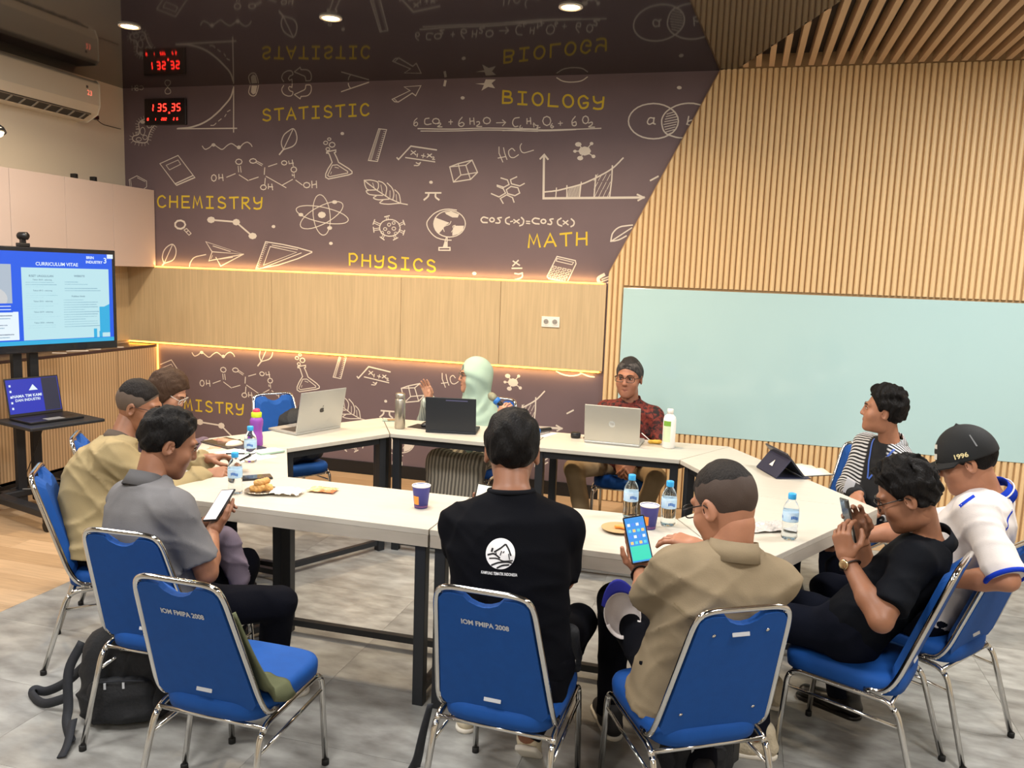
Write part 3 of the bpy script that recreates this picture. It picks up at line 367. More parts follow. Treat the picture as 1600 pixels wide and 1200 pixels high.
["equation","w",[[7,0,[[-2599,2944],[-2604,2940],[-2609,2936],[-2614,2933],[-2618,2928],[-2621,2924],[-2624,2918],[-2625,2912],[-2626,2905],[-2626,2899],[-2626,2894],[-2623,2891],[-2619,2888],[-2615,2886],[-2610,2885],[-2606,2885],[-2603,2887],[-2599,2890],[-2596,2894],[-2594,2898],[-2593,2901],[-2594,2904],[-2596,2908],[-2600,2911],[-2604,2914],[-2607,2915],[-2610,2914],[-2613,2911],[-2617,2908],[-2620,2905],[-2623,2902]]],[8,0,[[-2497,2943],[-2504,2942],[-2512,2942],[-2519,2941],[-2525,2940],[-2530,2937],[-2533,2932],[-2534,2925],[-2535,2917],[-2534,2910],[-2533,2904],[-2531,2900],[-2527,2898],[-2523,2896],[-2518,2895],[-2512,2894],[-2507,2894],[-2500,2895],[-2493,2897],[-2485,2898],[-2478,2900]]],[8,1,[[-2409,2919],[-2417,2905],[-2438,2899],[-2459,2905],[-2468,2920],[-2459,2935],[-2439,2940],[-2418,2934]]],[8,0,[[-2423,2899],[-2419,2900],[-2414,2902],[-2410,2904],[-2406,2905],[-2403,2905],[-2401,2903],[-2399,2901],[-2398,2899],[-2398,2896],[-2399,2893],[-2403,2890],[-2409,2886],[-2416,2882],[-2421,2879],[-2423,2877],[-2419,2876],[-2412,2875],[-2404,2875],[-2395,2875],[-2386,2875]]],[7,0,[[-2331,2912],[-2299,2912]]],[7,0,[[-2315,2927],[-2314,2894]]],[8,0,[[-2220,2946],[-2225,2940],[-2230,2935],[-2235,2930],[-2240,2924],[-2243,2918],[-2245,2912],[-2247,2905],[-2248,2897],[-2248,2891],[-2246,2886],[-2243,2882],[-2238,2879],[-2233,2877],[-2227,2876],[-2222,2876],[-2217,2878],[-2212,2881],[-2208,2885],[-2204,2889],[-2203,2892],[-2203,2896],[-2206,2900],[-2210,2903],[-2215,2906],[-2219,2907],[-2223,2907],[-2228,2905],[-2233,2902],[-2238,2899],[-2242,2897]]],[8,0,[[-2156,2938],[-2153,2892]]],[8,0,[[-2153,2914],[-2122,2917]]],[8,0,[[-2125,2939],[-2118,2889]]],[8,0,[[-2100,2908],[-2096,2909],[-2092,2910],[-2087,2911],[-2083,2911],[-2081,2910],[-2078,2908],[-2076,2905],[-2075,2902],[-2075,2898],[-2076,2894],[-2080,2891],[-2087,2887],[-2093,2883],[-2098,2879],[-2099,2877],[-2095,2875],[-2087,2874],[-2076,2874],[-2066,2874],[-2056,2874]]],[8,1,[[-1987,2917],[-1995,2900],[-2016,2893],[-2037,2900],[-2046,2918],[-2038,2935],[-2017,2942],[-1996,2934]]],[7,0,[[-1938,2900],[-1866,2902]]],[7,0,[[-1890,2921],[-1864,2902],[-1888,2877]]],[8,0,[[-1756,2937],[-1764,2936],[-1772,2935],[-1780,2934],[-1788,2933],[-1794,2930],[-1799,2925],[-1803,2919],[-1806,2912],[-1807,2904],[-1808,2898],[-1807,2892],[-1804,2885],[-1800,2879],[-1796,2874],[-1792,2871],[-1787,2869],[-1782,2869],[-1776,2870],[-1770,2872],[-1765,2872]]],[7,0,[[-1742,2879],[-1744,2876],[-1746,2873],[-1748,2870],[-1749,2868],[-1749,2865],[-1748,2863],[-1746,2860],[-1743,2858],[-1740,2856],[-1737,2856],[-1736,2856],[-1734,2857],[-1733,2859],[-1731,2861],[-1730,2863]]],[8,0,[[-1694,2928],[-1693,2889]]],[8,0,[[-1693,2907],[-1663,2910]]],[8,0,[[-1668,2935],[-1662,2887]]],[6,0,[[-1643,2882],[-1640,2896],[-1624,2878]]]],[]],
["equation","w",[[7,0,[[-1639,2886],[-1637,2865]]],[7,0,[[-1624,2877],[-1619,2876],[-1614,2876],[-1610,2876],[-1606,2876],[-1604,2874],[-1604,2872],[-1607,2868],[-1610,2863],[-1613,2860],[-1613,2857],[-1610,2857],[-1605,2857],[-1600,2859],[-1594,2860],[-1588,2861]]],[8,1,[[-1506,2908],[-1514,2884],[-1536,2874],[-1559,2885],[-1570,2909],[-1561,2933],[-1539,2942],[-1516,2932]]],[7,0,[[-1494,2889],[-1497,2885],[-1500,2881],[-1503,2877],[-1505,2874],[-1506,2870],[-1505,2867],[-1504,2863],[-1501,2860],[-1498,2857],[-1495,2856],[-1493,2856],[-1489,2858],[-1486,2861],[-1484,2863],[-1483,2865],[-1484,2867],[-1487,2869],[-1491,2870],[-1495,2872],[-1498,2873]]],[6,0,[[-1447,2888],[-1414,2891]]],[6,0,[[-1432,2904],[-1430,2874]]],[8,0,[[-1318,2938],[-1323,2932],[-1328,2925],[-1334,2919],[-1338,2912],[-1341,2906],[-1342,2899],[-1341,2891],[-1340,2884],[-1337,2877],[-1334,2873],[-1330,2871],[-1325,2870],[-1319,2870],[-1313,2872],[-1310,2874],[-1308,2878],[-1308,2884],[-1309,2890],[-1311,2896],[-1313,2899],[-1316,2899],[-1320,2898],[-1325,2896],[-1330,2894],[-1335,2892]]],[8,1,[[-1215,2911],[-1221,2892],[-1237,2884],[-1254,2892],[-1262,2912],[-1256,2932],[-1239,2940],[-1222,2931]]],[8,0,[[-1213,2888],[-1207,2890],[-1202,2892],[-1196,2894],[-1192,2895],[-1189,2894],[-1186,2892],[-1185,2888],[-1185,2884],[-1186,2880],[-1188,2876],[-1192,2872],[-1199,2869],[-1205,2865],[-1210,2862],[-1211,2860],[-1207,2859],[-1198,2858],[-1188,2858],[-1177,2858],[-1167,2858]]]],[]],
["equation","w",[[9,0,[[-2590,2864],[-2534,2863],[-2479,2861],[-2424,2859],[-2368,2858],[-2309,2857],[-2249,2857],[-2189,2859],[-2126,2860],[-2061,2861],[-1993,2861],[-1920,2859],[-1843,2857],[-1764,2854],[-1685,2852],[-1608,2849]]],[8,0,[[-2565,2845],[-2514,2845],[-2465,2844],[-2415,2843],[-2364,2843],[-2309,2843],[-2251,2843],[-2190,2844],[-2127,2846],[-2061,2847],[-1992,2846],[-1919,2845],[-1842,2842],[-1763,2839],[-1684,2836],[-1607,2833]]]],[]],
["equation","w",[[8,0,[[-1883,2841],[-1849,2843],[-1815,2844],[-1781,2846],[-1746,2847],[-1709,2847],[-1673,2847],[-1639,2845],[-1603,2844],[-1560,2842],[-1507,2842],[-1440,2843],[-1364,2844],[-1281,2845],[-1198,2847],[-1118,2849]]],[7,0,[[-1708,2836],[-1668,2836],[-1627,2835],[-1587,2835],[-1547,2835],[-1507,2835],[-1467,2836],[-1427,2837],[-1387,2839],[-1348,2840],[-1308,2842]]]],[]],
["acid_formula","w",[[7,0,[[-1911,2718],[-1909,2671],[-1876,2604]]],[7,0,[[-1874,2712],[-1863,2670],[-1843,2623]]],[7,0,[[-1916,2634],[-1854,2645]]],[7,0,[[-1782,2688],[-1787,2692],[-1792,2697],[-1796,2702],[-1801,2705],[-1806,2706],[-1812,2705],[-1818,2701],[-1824,2697],[-1829,2691],[-1832,2685],[-1832,2677],[-1831,2668],[-1828,2659],[-1824,2651],[-1819,2645],[-1814,2641],[-1808,2638],[-1802,2637],[-1795,2637],[-1788,2637],[-1781,2640],[-1774,2644],[-1766,2649],[-1759,2654],[-1752,2659]]],[7,0,[[-1730,2742],[-1733,2738],[-1736,2734],[-1738,2730],[-1740,2725],[-1741,2720],[-1741,2714],[-1740,2707],[-1738,2700],[-1735,2693],[-1732,2688],[-1729,2683],[-1725,2679],[-1720,2676],[-1713,2674],[-1705,2673],[-1693,2675],[-1679,2679],[-1664,2683],[-1648,2688],[-1633,2692]]]],[]],
["cube","w",[[9,1,[[-2313,2567],[-2243,2592],[-2128,2619],[-2080,2525],[-2136,2471],[-2278,2450]]],[8,0,[[-2313,2567],[-2179,2580],[-2128,2619]]],[8,0,[[-2179,2580],[-2137,2473]]],[8,0,[[-2243,2592],[-2218,2504],[-2080,2525]]],[8,0,[[-2218,2504],[-2278,2450]]]],[]],
["ring_molecule","w",[[9,1,[[-1840,2394],[-1803,2419],[-1747,2409],[-1731,2369],[-1769,2349],[-1828,2364]]],[9,0,[[-1887,2483],[-1834,2468],[-1819,2434],[-1861,2412],[-1917,2428]]],[8,0,[[-1916,2419],[-1869,2402]]],[9,0,[[-1759,2492],[-1809,2470],[-1800,2439],[-1733,2423],[-1696,2442]]],[9,0,[[-1869,2408],[-1846,2368],[-1898,2338],[-1962,2363]]],[9,0,[[-1886,2327],[-1836,2355],[-1788,2334],[-1774,2299]]],[9,0,[[-1887,2327],[-1862,2289]]]],[]],
["molecule_icon","w",[[7,0,[[-1232,2684],[-1285,2733]]],[7,0,[[-1232,2684],[-1184,2738]]],[7,0,[[-1232,2684],[-1309,2683]]],[7,0,[[-1232,2684],[-1266,2633]]],[7,0,[[-1232,2684],[-1164,2645]]]],[[[-1185,2684],[-1198,2660],[-1232,2650],[-1268,2660],[-1283,2684],[-1270,2708],[-1236,2718],[-1200,2708]],[[-1260,2733],[-1267,2721],[-1285,2716],[-1303,2721],[-1311,2734],[-1304,2746],[-1286,2751],[-1268,2746]],[[-1169,2738],[-1173,2730],[-1183,2726],[-1194,2730],[-1198,2738],[-1195,2747],[-1184,2751],[-1174,2747]],[[-1295,2683],[-1299,2675],[-1308,2671],[-1318,2675],[-1323,2683],[-1319,2691],[-1309,2694],[-1299,2691]],[[-1242,2632],[-1249,2620],[-1265,2615],[-1282,2620],[-1290,2632],[-1283,2644],[-1267,2649],[-1250,2644]],[[-1149,2644],[-1153,2635],[-1164,2631],[-1175,2635],[-1180,2645],[-1176,2654],[-1165,2658],[-1154,2654]]]],
["growth_chart","w",[[17,0,[[-1549,2652],[-1539,2331],[-770,2345]]],[13,0,[[-1578,2627],[-1547,2659],[-1516,2624]]],[13,0,[[-819,2366],[-768,2345],[-811,2323]]],[11,0,[[-1532,2379],[-1514,2381],[-1496,2383],[-1478,2384],[-1460,2387],[-1442,2389],[-1425,2392],[-1409,2396],[-1393,2400],[-1376,2404],[-1358,2409],[-1338,2414],[-1316,2419],[-1294,2425],[-1272,2431],[-1250,2438],[-1228,2446],[-1206,2455],[-1184,2465],[-1162,2475],[-1139,2486],[-1114,2499],[-1088,2513],[-1062,2527],[-1038,2542],[-1016,2557],[-998,2572],[-983,2587],[-968,2602],[-955,2617],[-940,2632]]],[8,0,[[-1440,2410],[-1443,2336]]],[9,0,[[-1359,2428],[-1356,2337]]],[8,0,[[-1249,2455],[-1257,2338]]],[10,0,[[-1139,2507],[-1146,2339]]],[10,0,[[-1018,2576],[-1017,2477],[-1027,2341]]],[4,0,[[-1351,2337],[-1342,2404]]],[4,0,[[-1342,2338],[-1334,2407]]],[4,0,[[-1334,2339],[-1325,2410]]],[4,0,[[-1325,2340],[-1316,2413]]],[4,0,[[-1316,2341],[-1307,2416]]],[4,0,[[-1307,2342],[-1298,2419]]],[4,0,[[-1298,2342],[-1290,2422]]],[4,0,[[-1289,2343],[-1281,2425]]],[4,0,[[-1280,2344],[-1272,2428]]],[4,0,[[-1271,2345],[-1263,2431]]],[4,0,[[-1262,2346],[-1256,2434]]],[4,0,[[-1146,2336],[-1118,2397]]],[4,0,[[-1113,2337],[-1087,2397]]],[4,0,[[-1080,2337],[-1055,2397]]],[4,0,[[-1047,2337],[-1024,2397]]],[4,0,[[-1149,2401],[-1121,2455]]],[4,0,[[-1116,2401],[-1090,2455]]],[4,0,[[-1083,2402],[-1058,2455]]],[4,0,[[-1050,2402],[-1027,2456]]],[4,0,[[-1153,2465],[-1124,2514]]],[4,0,[[-1119,2466],[-1093,2514]]],[4,0,[[-1086,2466],[-1061,2514]]],[4,0,[[-1053,2466],[-1030,2514]]]],[]],
["venn_diagram","w",[[10,1,[[-550,2893],[-553,2865],[-564,2839],[-584,2815],[-612,2796],[-645,2781],[-683,2772],[-723,2769],[-764,2773],[-804,2782],[-840,2798],[-870,2818],[-893,2843],[-909,2870],[-915,2898],[-912,2926],[-899,2953],[-879,2976],[-851,2996],[-817,3010],[-779,3018],[-738,3021],[-697,3017],[-659,3007],[-624,2991],[-594,2971],[-571,2947],[-556,2921]]],[10,0,[[-379,3000],[-396,3004],[-413,3008],[-431,3012],[-448,3016],[-466,3017],[-484,3018],[-503,3017],[-521,3015],[-540,3012],[-557,3007],[-574,3002],[-590,2994],[-606,2986],[-621,2977],[-633,2968],[-643,2959],[-651,2949],[-658,2939],[-663,2929],[-667,2919],[-670,2908],[-671,2897],[-670,2886],[-669,2875],[-666,2864],[-663,2853],[-659,2841],[-654,2830],[-646,2819],[-637,2809],[-625,2801],[-609,2794],[-593,2789],[-576,2784],[-561,2779],[-548,2777],[-536,2775],[-524,2775],[-513,2774],[-501,2774]]],[9,0,[[-725,2915],[-733,2916],[-740,2918],[-748,2920],[-755,2920],[-760,2918],[-765,2914],[-769,2908],[-772,2901],[-774,2894],[-774,2889],[-773,2884],[-771,2880],[-767,2876],[-762,2874],[-758,2873],[-752,2874],[-747,2877],[-740,2880],[-734,2884],[-728,2888]]],[9,0,[[-728,2920],[-730,2879],[-716,2874]]],[9,0,[[-478,2925],[-486,2871]]],[9,0,[[-483,2889],[-477,2891],[-471,2894],[-464,2896],[-459,2898],[-454,2898],[-450,2896],[-447,2892],[-444,2888],[-443,2883],[-444,2880],[-446,2876],[-450,2873],[-455,2870],[-461,2868],[-466,2866],[-470,2866],[-475,2867],[-479,2868],[-484,2870],[-489,2871]]],[6,0,[[-636,2944],[-578,2961]]],[6,0,[[-640,2926],[-570,2943]]],[6,0,[[-645,2908],[-563,2925]]],[6,0,[[-649,2890],[-555,2906]]],[6,0,[[-654,2871],[-561,2888]]],[6,0,[[-647,2853],[-566,2870]]],[6,0,[[-641,2835],[-571,2852]]],[6,0,[[-634,2817],[-577,2834]]],[6,0,[[-627,2798],[-582,2816]]]],[]],
["dot","w",[],[[[-540,3128],[-544,3119],[-557,3116],[-570,3120],[-576,3129],[-571,3138],[-559,3141],[-546,3137]]]],
["lens","w",[[8,0,[[-1474,3223],[-1464,3217],[-1454,3211],[-1445,3205],[-1434,3200],[-1423,3196],[-1410,3193],[-1397,3191],[-1382,3189],[-1368,3188],[-1354,3188],[-1340,3188],[-1326,3189],[-1312,3190],[-1298,3192],[-1286,3195],[-1275,3199],[-1265,3204],[-1256,3210],[-1248,3216],[-1239,3222]]]],[]],
["dash","w",[[12,0,[[-728,2469],[-673,2499]]]],[]],
["cosine_formula","w",[[11,0,[[-1983,2173],[-1991,2175],[-1999,2177],[-2006,2179],[-2013,2181],[-2019,2181],[-2025,2179],[-2030,2175],[-2035,2170],[-2038,2166],[-2039,2161],[-2039,2157],[-2037,2152],[-2033,2148],[-2029,2143],[-2024,2140],[-2018,2139],[-2010,2139],[-2003,2139],[-1994,2139],[-1987,2139]]],[11,1,[[-1930,2161],[-1935,2150],[-1949,2145],[-1962,2149],[-1968,2160],[-1963,2172],[-1950,2177],[-1936,2172]]],[11,0,[[-1872,2180],[-1878,2179],[-1886,2178],[-1893,2177],[-1899,2176],[-1902,2174],[-1901,2171],[-1897,2168],[-1892,2164],[-1887,2159],[-1884,2156],[-1883,2152],[-1883,2147],[-1884,2143],[-1886,2140],[-1889,2138],[-1893,2137],[-1899,2137],[-1905,2137],[-1911,2138],[-1917,2138]]],[11,0,[[-1807,2184],[-1813,2182],[-1820,2179],[-1826,2177],[-1831,2174],[-1835,2170],[-1837,2165],[-1838,2159],[-1837,2153],[-1836,2147],[-1834,2142],[-1830,2138],[-1824,2135],[-1818,2133],[-1811,2131],[-1805,2129]]],[9,0,[[-1797,2150],[-1779,2153]]],[10,0,[[-1771,2166],[-1726,2137]]],[10,0,[[-1727,2167],[-1770,2140]]],[11,0,[[-1710,2183],[-1706,2179],[-1701,2175],[-1697,2171],[-1693,2167],[-1691,2162],[-1690,2156],[-1691,2149],[-1692,2142],[-1694,2136],[-1697,2131],[-1701,2127],[-1706,2124],[-1711,2123],[-1717,2121],[-1722,2119]]],[9,0,[[-1669,2155],[-1641,2154]]],[9,0,[[-1668,2139],[-1641,2137]]],[11,0,[[-1566,2175],[-1574,2176],[-1582,2178],[-1590,2179],[-1598,2180],[-1604,2179],[-1610,2176],[-1614,2172],[-1618,2168],[-1621,2163],[-1622,2158],[-1621,2154],[-1618,2150],[-1613,2146],[-1608,2142],[-1603,2140],[-1596,2138],[-1589,2137],[-1582,2137],[-1574,2137],[-1566,2136]]],[11,1,[[-1513,2157],[-1518,2146],[-1532,2141],[-1546,2145],[-1552,2156],[-1547,2167],[-1533,2172],[-1519,2168]]],[11,0,[[-1456,2176],[-1462,2176],[-1468,2175],[-1474,2174],[-1479,2173],[-1481,2171],[-1481,2168],[-1478,2164],[-1474,2160],[-1470,2156],[-1468,2152],[-1467,2149],[-1467,2144],[-1468,2140],[-1470,2137],[-1472,2135],[-1476,2134],[-1481,2134],[-1486,2135],[-1492,2137],[-1497,2137]]],[11,0,[[-1394,2183],[-1399,2179],[-1406,2175],[-1412,2172],[-1417,2168],[-1420,2164],[-1421,2158],[-1421,2152],[-1420,2146],[-1418,2141],[-1415,2136],[-1411,2133],[-1405,2130],[-1399,2128],[-1392,2126],[-1386,2124]]],[10,0,[[-1377,2164],[-1336,2134]]],[10,0,[[-1340,2165],[-1375,2137]]],[11,0,[[-1314,2179],[-1309,2175],[-1304,2171],[-1299,2167],[-1294,2163],[-1292,2159],[-1290,2154],[-1290,2148],[-1290,2143],[-1292,2137],[-1294,2133],[-1296,2130],[-1300,2127],[-1305,2125],[-1310,2123],[-1314,2120]]]],[]],
["globe","w",[[8,1,[[-2169,2126],[-2172,2103],[-2181,2081],[-2196,2061],[-2217,2044],[-2242,2031],[-2270,2023],[-2300,2019],[-2330,2021],[-2359,2028],[-2385,2040],[-2407,2056],[-2423,2076],[-2434,2098],[-2438,2121],[-2435,2144],[-2426,2167],[-2410,2187],[-2389,2204],[-2364,2216],[-2336,2224],[-2306,2227],[-2276,2225],[-2247,2218],[-2222,2206],[-2200,2190],[-2184,2171],[-2173,2149]]],[8,0,[[-2247,2232],[-2264,2234],[-2280,2236],[-2297,2238],[-2313,2239],[-2330,2238],[-2348,2236],[-2367,2232],[-2385,2227],[-2403,2220],[-2420,2212],[-2435,2203],[-2450,2191],[-2463,2178],[-2475,2166],[-2484,2154],[-2491,2145],[-2495,2136],[-2497,2127],[-2497,2118],[-2496,2109],[-2492,2098],[-2487,2087],[-2481,2076],[-2473,2066],[-2465,2056],[-2457,2047],[-2447,2038],[-2437,2029],[-2426,2022],[-2415,2015],[-2403,2010],[-2389,2006],[-2376,2002],[-2362,2000],[-2349,1998],[-2336,1996],[-2323,1995],[-2310,1995],[-2297,1995],[-2285,1995]]],[8,0,[[-2351,1938],[-2326,2021]]],[8,0,[[-2320,2013],[-2318,1939]]],[10,1,[[-2388,1934],[-2294,1937],[-2293,1915],[-2388,1913]]],[6,0,[[-2291,2143],[-2293,2138],[-2295,2133],[-2297,2128],[-2299,2124],[-2303,2120],[-2308,2117],[-2315,2114],[-2322,2112],[-2329,2110],[-2335,2108],[-2340,2105],[-2345,2103],[-2350,2100],[-2353,2096],[-2355,2092],[-2355,2087],[-2354,2081],[-2351,2075],[-2348,2068],[-2346,2062]]],[6,0,[[-2254,2113],[-2258,2112],[-2263,2111],[-2268,2109],[-2271,2108],[-2274,2105],[-2274,2102],[-2273,2097],[-2271,2092],[-2269,2087],[-2269,2083],[-2271,2078],[-2274,2074],[-2278,2069],[-2281,2064],[-2285,2060]]]],[[[-2346,2213],[-2293,2222],[-2224,2200],[-2235,2174],[-2280,2174],[-2333,2198]],[[-2427,2171],[-2303,2131],[-2343,2108],[-2359,2081],[-2391,2046],[-2424,2068],[-2435,2117]],[[-2262,2109],[-2181,2111],[-2188,2077],[-2224,2046],[-2276,2030],[-2277,2056]],[[-2351,1940],[-2333,1983],[-2322,1983],[-2321,1941]]]],
["fraction","w",[[11,0,[[-1764,1845],[-1711,1815]]],[11,0,[[-1723,1852],[-1766,1808]]],[11,0,[[-1771,1789],[-1691,1792]]],[11,0,[[-1747,1750],[-1741,1749],[-1734,1748],[-1728,1747],[-1722,1746],[-1716,1746],[-1710,1747],[-1704,1749],[-1698,1751],[-1692,1754],[-1686,1756]]],[11,0,[[-1686,1756],[-1686,1749],[-1685,1741],[-1684,1734],[-1686,1727],[-1690,1721],[-1699,1715],[-1712,1710],[-1727,1706],[-1742,1702],[-1756,1697]]]],[]],
["calculator","w",[[8,1,[[-1413,1892],[-1267,1864],[-1261,1840],[-1319,1708],[-1340,1699],[-1471,1718],[-1485,1738]]],[6,1,[[-1412,1877],[-1280,1850],[-1292,1832],[-1417,1856]]],[5,1,[[-1440,1818],[-1414,1813],[-1418,1799],[-1444,1804]]],[5,1,[[-1401,1810],[-1375,1806],[-1379,1792],[-1405,1797]]],[5,1,[[-1362,1803],[-1336,1799],[-1339,1785],[-1366,1790]]],[5,1,[[-1323,1796],[-1297,1792],[-1301,1778],[-1326,1783]]],[5,1,[[-1454,1793],[-1428,1789],[-1432,1775],[-1458,1779]]],[5,1,[[-1415,1786],[-1389,1782],[-1393,1768],[-1419,1772]]],[5,1,[[-1376,1779],[-1350,1775],[-1353,1761],[-1379,1765]]],[5,1,[[-1337,1772],[-1311,1768],[-1314,1754],[-1340,1758]]],[5,1,[[-1468,1768],[-1442,1764],[-1446,1750],[-1472,1755]]],[5,1,[[-1429,1761],[-1403,1757],[-1407,1743],[-1433,1748]]],[5,1,[[-1390,1754],[-1364,1750],[-1367,1736],[-1394,1741]]],[5,1,[[-1351,1747],[-1325,1743],[-1328,1729],[-1354,1734]]],[5,1,[[-1483,1744],[-1456,1739],[-1460,1726],[-1486,1730]]],[5,1,[[-1443,1737],[-1417,1732],[-1421,1719],[-1447,1723]]],[5,1,[[-1404,1730],[-1378,1726],[-1381,1712],[-1408,1716]]],[5,1,[[-1365,1723],[-1339,1719],[-1342,1705],[-1368,1709]]]],[]],
["dot","w",[],[[[-2064,1739],[-2069,1728],[-2082,1724],[-2095,1728],[-2101,1737],[-2096,1747],[-2083,1752],[-2070,1748]]]],
["leaf","w",[[10,0,[[-1001,2017],[-999,2029],[-998,2042],[-996,2054],[-994,2067],[-989,2078],[-982,2089],[-974,2099],[-964,2109],[-953,2117],[-940,2124],[-923,2130],[-904,2133],[-884,2136],[-863,2139],[-843,2141]]],[10,0,[[-1001,2017],[-990,2019],[-979,2020],[-967,2022],[-956,2025],[-945,2028],[-933,2033],[-921,2039],[-909,2046],[-897,2053],[-885,2060]]],[9,0,[[-996,2019],[-847,2121]]]],[]],
["dna","w",[[24,0,[[-1040,1764],[-1049,1759],[-1059,1754],[-1068,1748],[-1076,1743],[-1081,1737],[-1083,1731],[-1083,1724],[-1081,1718],[-1078,1712],[-1074,1706],[-1069,1703],[-1063,1700],[-1056,1697],[-1049,1695],[-1042,1692]]],[9,0,[[-1054,1728],[-985,1759]]],[9,0,[[-1053,1712],[-983,1739]]],[9,0,[[-1042,1692],[-982,1715]]],[9,0,[[-1020,1683],[-981,1694]]]],[]],
["word_statistic","y",[[15,0,[[-3924,3025],[-3930,3028],[-3936,3031],[-3942,3035],[-3948,3037],[-3954,3038],[-3960,3037],[-3967,3034],[-3974,3031],[-3979,3027],[-3983,3023],[-3985,3019],[-3985,3014],[-3984,3009],[-3982,3004],[-3979,3000],[-3975,2997],[-3971,2995],[-3965,2994],[-3960,2993],[-3954,2991],[-3948,2990],[-3941,2988],[-3935,2986],[-3929,2984],[-3925,2981],[-3922,2977],[-3920,2972],[-3919,2966],[-3920,2961],[-3922,2957],[-3926,2953],[-3932,2950],[-3940,2947],[-3947,2945],[-3954,2945],[-3961,2945],[-3967,2947],[-3974,2950],[-3981,2952],[-3988,2955]]],[15,0,[[-3879,3035],[-3796,3042]]],[15,0,[[-3838,3039],[-3836,2948]]],[15,0,[[-3764,2951],[-3723,3044],[-3682,2953]]],[15,0,[[-3748,2984],[-3698,2985]]],[15,0,[[-3650,3042],[-3569,3049]]],[15,0,[[-3609,3046],[-3608,2956]]],[15,0,[[-3525,3050],[-3468,3052]]],[15,0,[[-3497,3051],[-3496,2959]]],[15,0,[[-3529,2958],[-3464,2960]]],[15,0,[[-3357,3041],[-3362,3044],[-3368,3048],[-3374,3051],[-3379,3053],[-3385,3054],[-3391,3053],[-3398,3051],[-3404,3047],[-3409,3043],[-3413,3039],[-3414,3035],[-3415,3030],[-3413,3025],[-3411,3021],[-3409,3017],[-3405,3014],[-3401,3012],[-3396,3011],[-3390,3010],[-3385,3008],[-3379,3007],[-3372,3005],[-3366,3003],[-3361,3001],[-3357,2998],[-3354,2994],[-3352,2989],[-3351,2984],[-3352,2979],[-3354,2975],[-3358,2971],[-3364,2968],[-3370,2965],[-3378,2963],[-3384,2963],[-3391,2963],[-3397,2965],[-3404,2968],[-3410,2970],[-3417,2973]]],[15,0,[[-3314,3051],[-3235,3058]]],[15,0,[[-3274,3055],[-3272,2966]]],[15,0,[[-3192,3059],[-3137,3061]]],[15,0,[[-3164,3060],[-3163,2970]]],[15,0,[[-3195,2969],[-3132,2971]]],[15,0,[[-3024,3048],[-3029,3052],[-3033,3056],[-3038,3059],[-3043,3062],[-3048,3063],[-3054,3063],[-3061,3061],[-3067,3058],[-3074,3054],[-3079,3049],[-3083,3044],[-3086,3038],[-3088,3031],[-3090,3024],[-3090,3017],[-3090,3010],[-3088,3003],[-3085,2995],[-3082,2989],[-3078,2983],[-3073,2979],[-3067,2976],[-3060,2974],[-3053,2973],[-3047,2973],[-3041,2975],[-3035,2977],[-3030,2981],[-3025,2985],[-3020,2988]]]],[]],
["word_biology","y",[[15,0,[[-1892,3047],[-1891,3137]]],[15,0,[[-1891,3137],[-1879,3135],[-1867,3134],[-1855,3133],[-1845,3131],[-1838,3128],[-1833,3123],[-1831,3116],[-1831,3108],[-1833,3101],[-1836,3096],[-1843,3094],[-1852,3093],[-1863,3093],[-1874,3094],[-1885,3094]]],[15,0,[[-1885,3094],[-1872,3092],[-1859,3090],[-1846,3088],[-1835,3086],[-1827,3082],[-1822,3077],[-1819,3070],[-1819,3062],[-1821,3055],[-1826,3051],[-1835,3048],[-1847,3047],[-1862,3047],[-1878,3047],[-1892,3047]]],[15,0,[[-1769,3127],[-1708,3122]]],[15,0,[[-1738,3124],[-1735,3034]]],[15,0,[[-1770,3037],[-1700,3032]]],[15,0,[[-1576,3067],[-1578,3050],[-1586,3036],[-1599,3027],[-1614,3025],[-1629,3030],[-1643,3040],[-1652,3056],[-1656,3073],[-1653,3090],[-1645,3104],[-1633,3112],[-1618,3115],[-1602,3110],[-1589,3099],[-1580,3084],[-1576,3067]]],[15,0,[[-1528,3107],[-1529,3019],[-1456,3013]]],[15,0,[[-1339,3048],[-1341,3031],[-1349,3018],[-1361,3009],[-1376,3007],[-1391,3011],[-1404,3022],[-1413,3037],[-1417,3054],[-1415,3071],[-1407,3085],[-1395,3093],[-1380,3095],[-1365,3091],[-1352,3080],[-1343,3065],[-1339,3048]]],[15,0,[[-1229,3066],[-1235,3070],[-1241,3075],[-1247,3080],[-1253,3084],[-1259,3086],[-1266,3085],[-1273,3083],[-1280,3080],[-1287,3075],[-1292,3071],[-1295,3065],[-1297,3058],[-1298,3051],[-1297,3043],[-1296,3036],[-1293,3028],[-1289,3019],[-1283,3011],[-1278,3003],[-1271,2999],[-1264,2997],[-1256,2997],[-1247,2998],[-1240,3001],[-1234,3005],[-1230,3010],[-1227,3016],[-1226,3024],[-1225,3030],[-1227,3035],[-1231,3036],[-1238,3036],[-1245,3035],[-1253,3034],[-1260,3033]]],[15,0,[[-1185,3079],[-1184,3073],[-1183,3066],[-1183,3060],[-1181,3054],[-1179,3048],[-1175,3044],[-1171,3040],[-1165,3037],[-1159,3034],[-1153,3033],[-1147,3034],[-1139,3036],[-1132,3038],[-1124,3041],[-1116,3043]]],[15,0,[[-1110,3073],[-1110,3065],[-1110,3056],[-1111,3047],[-1111,3038],[-1112,3030],[-1112,3022],[-1113,3014],[-1113,3007],[-1115,3001],[-1118,2996],[-1123,2992],[-1130,2990],[-1137,2990],[-1144,2989],[-1151,2989],[-1157,2990],[-1163,2991],[-1169,2993],[-1175,2994],[-1180,2996]]]],[]],
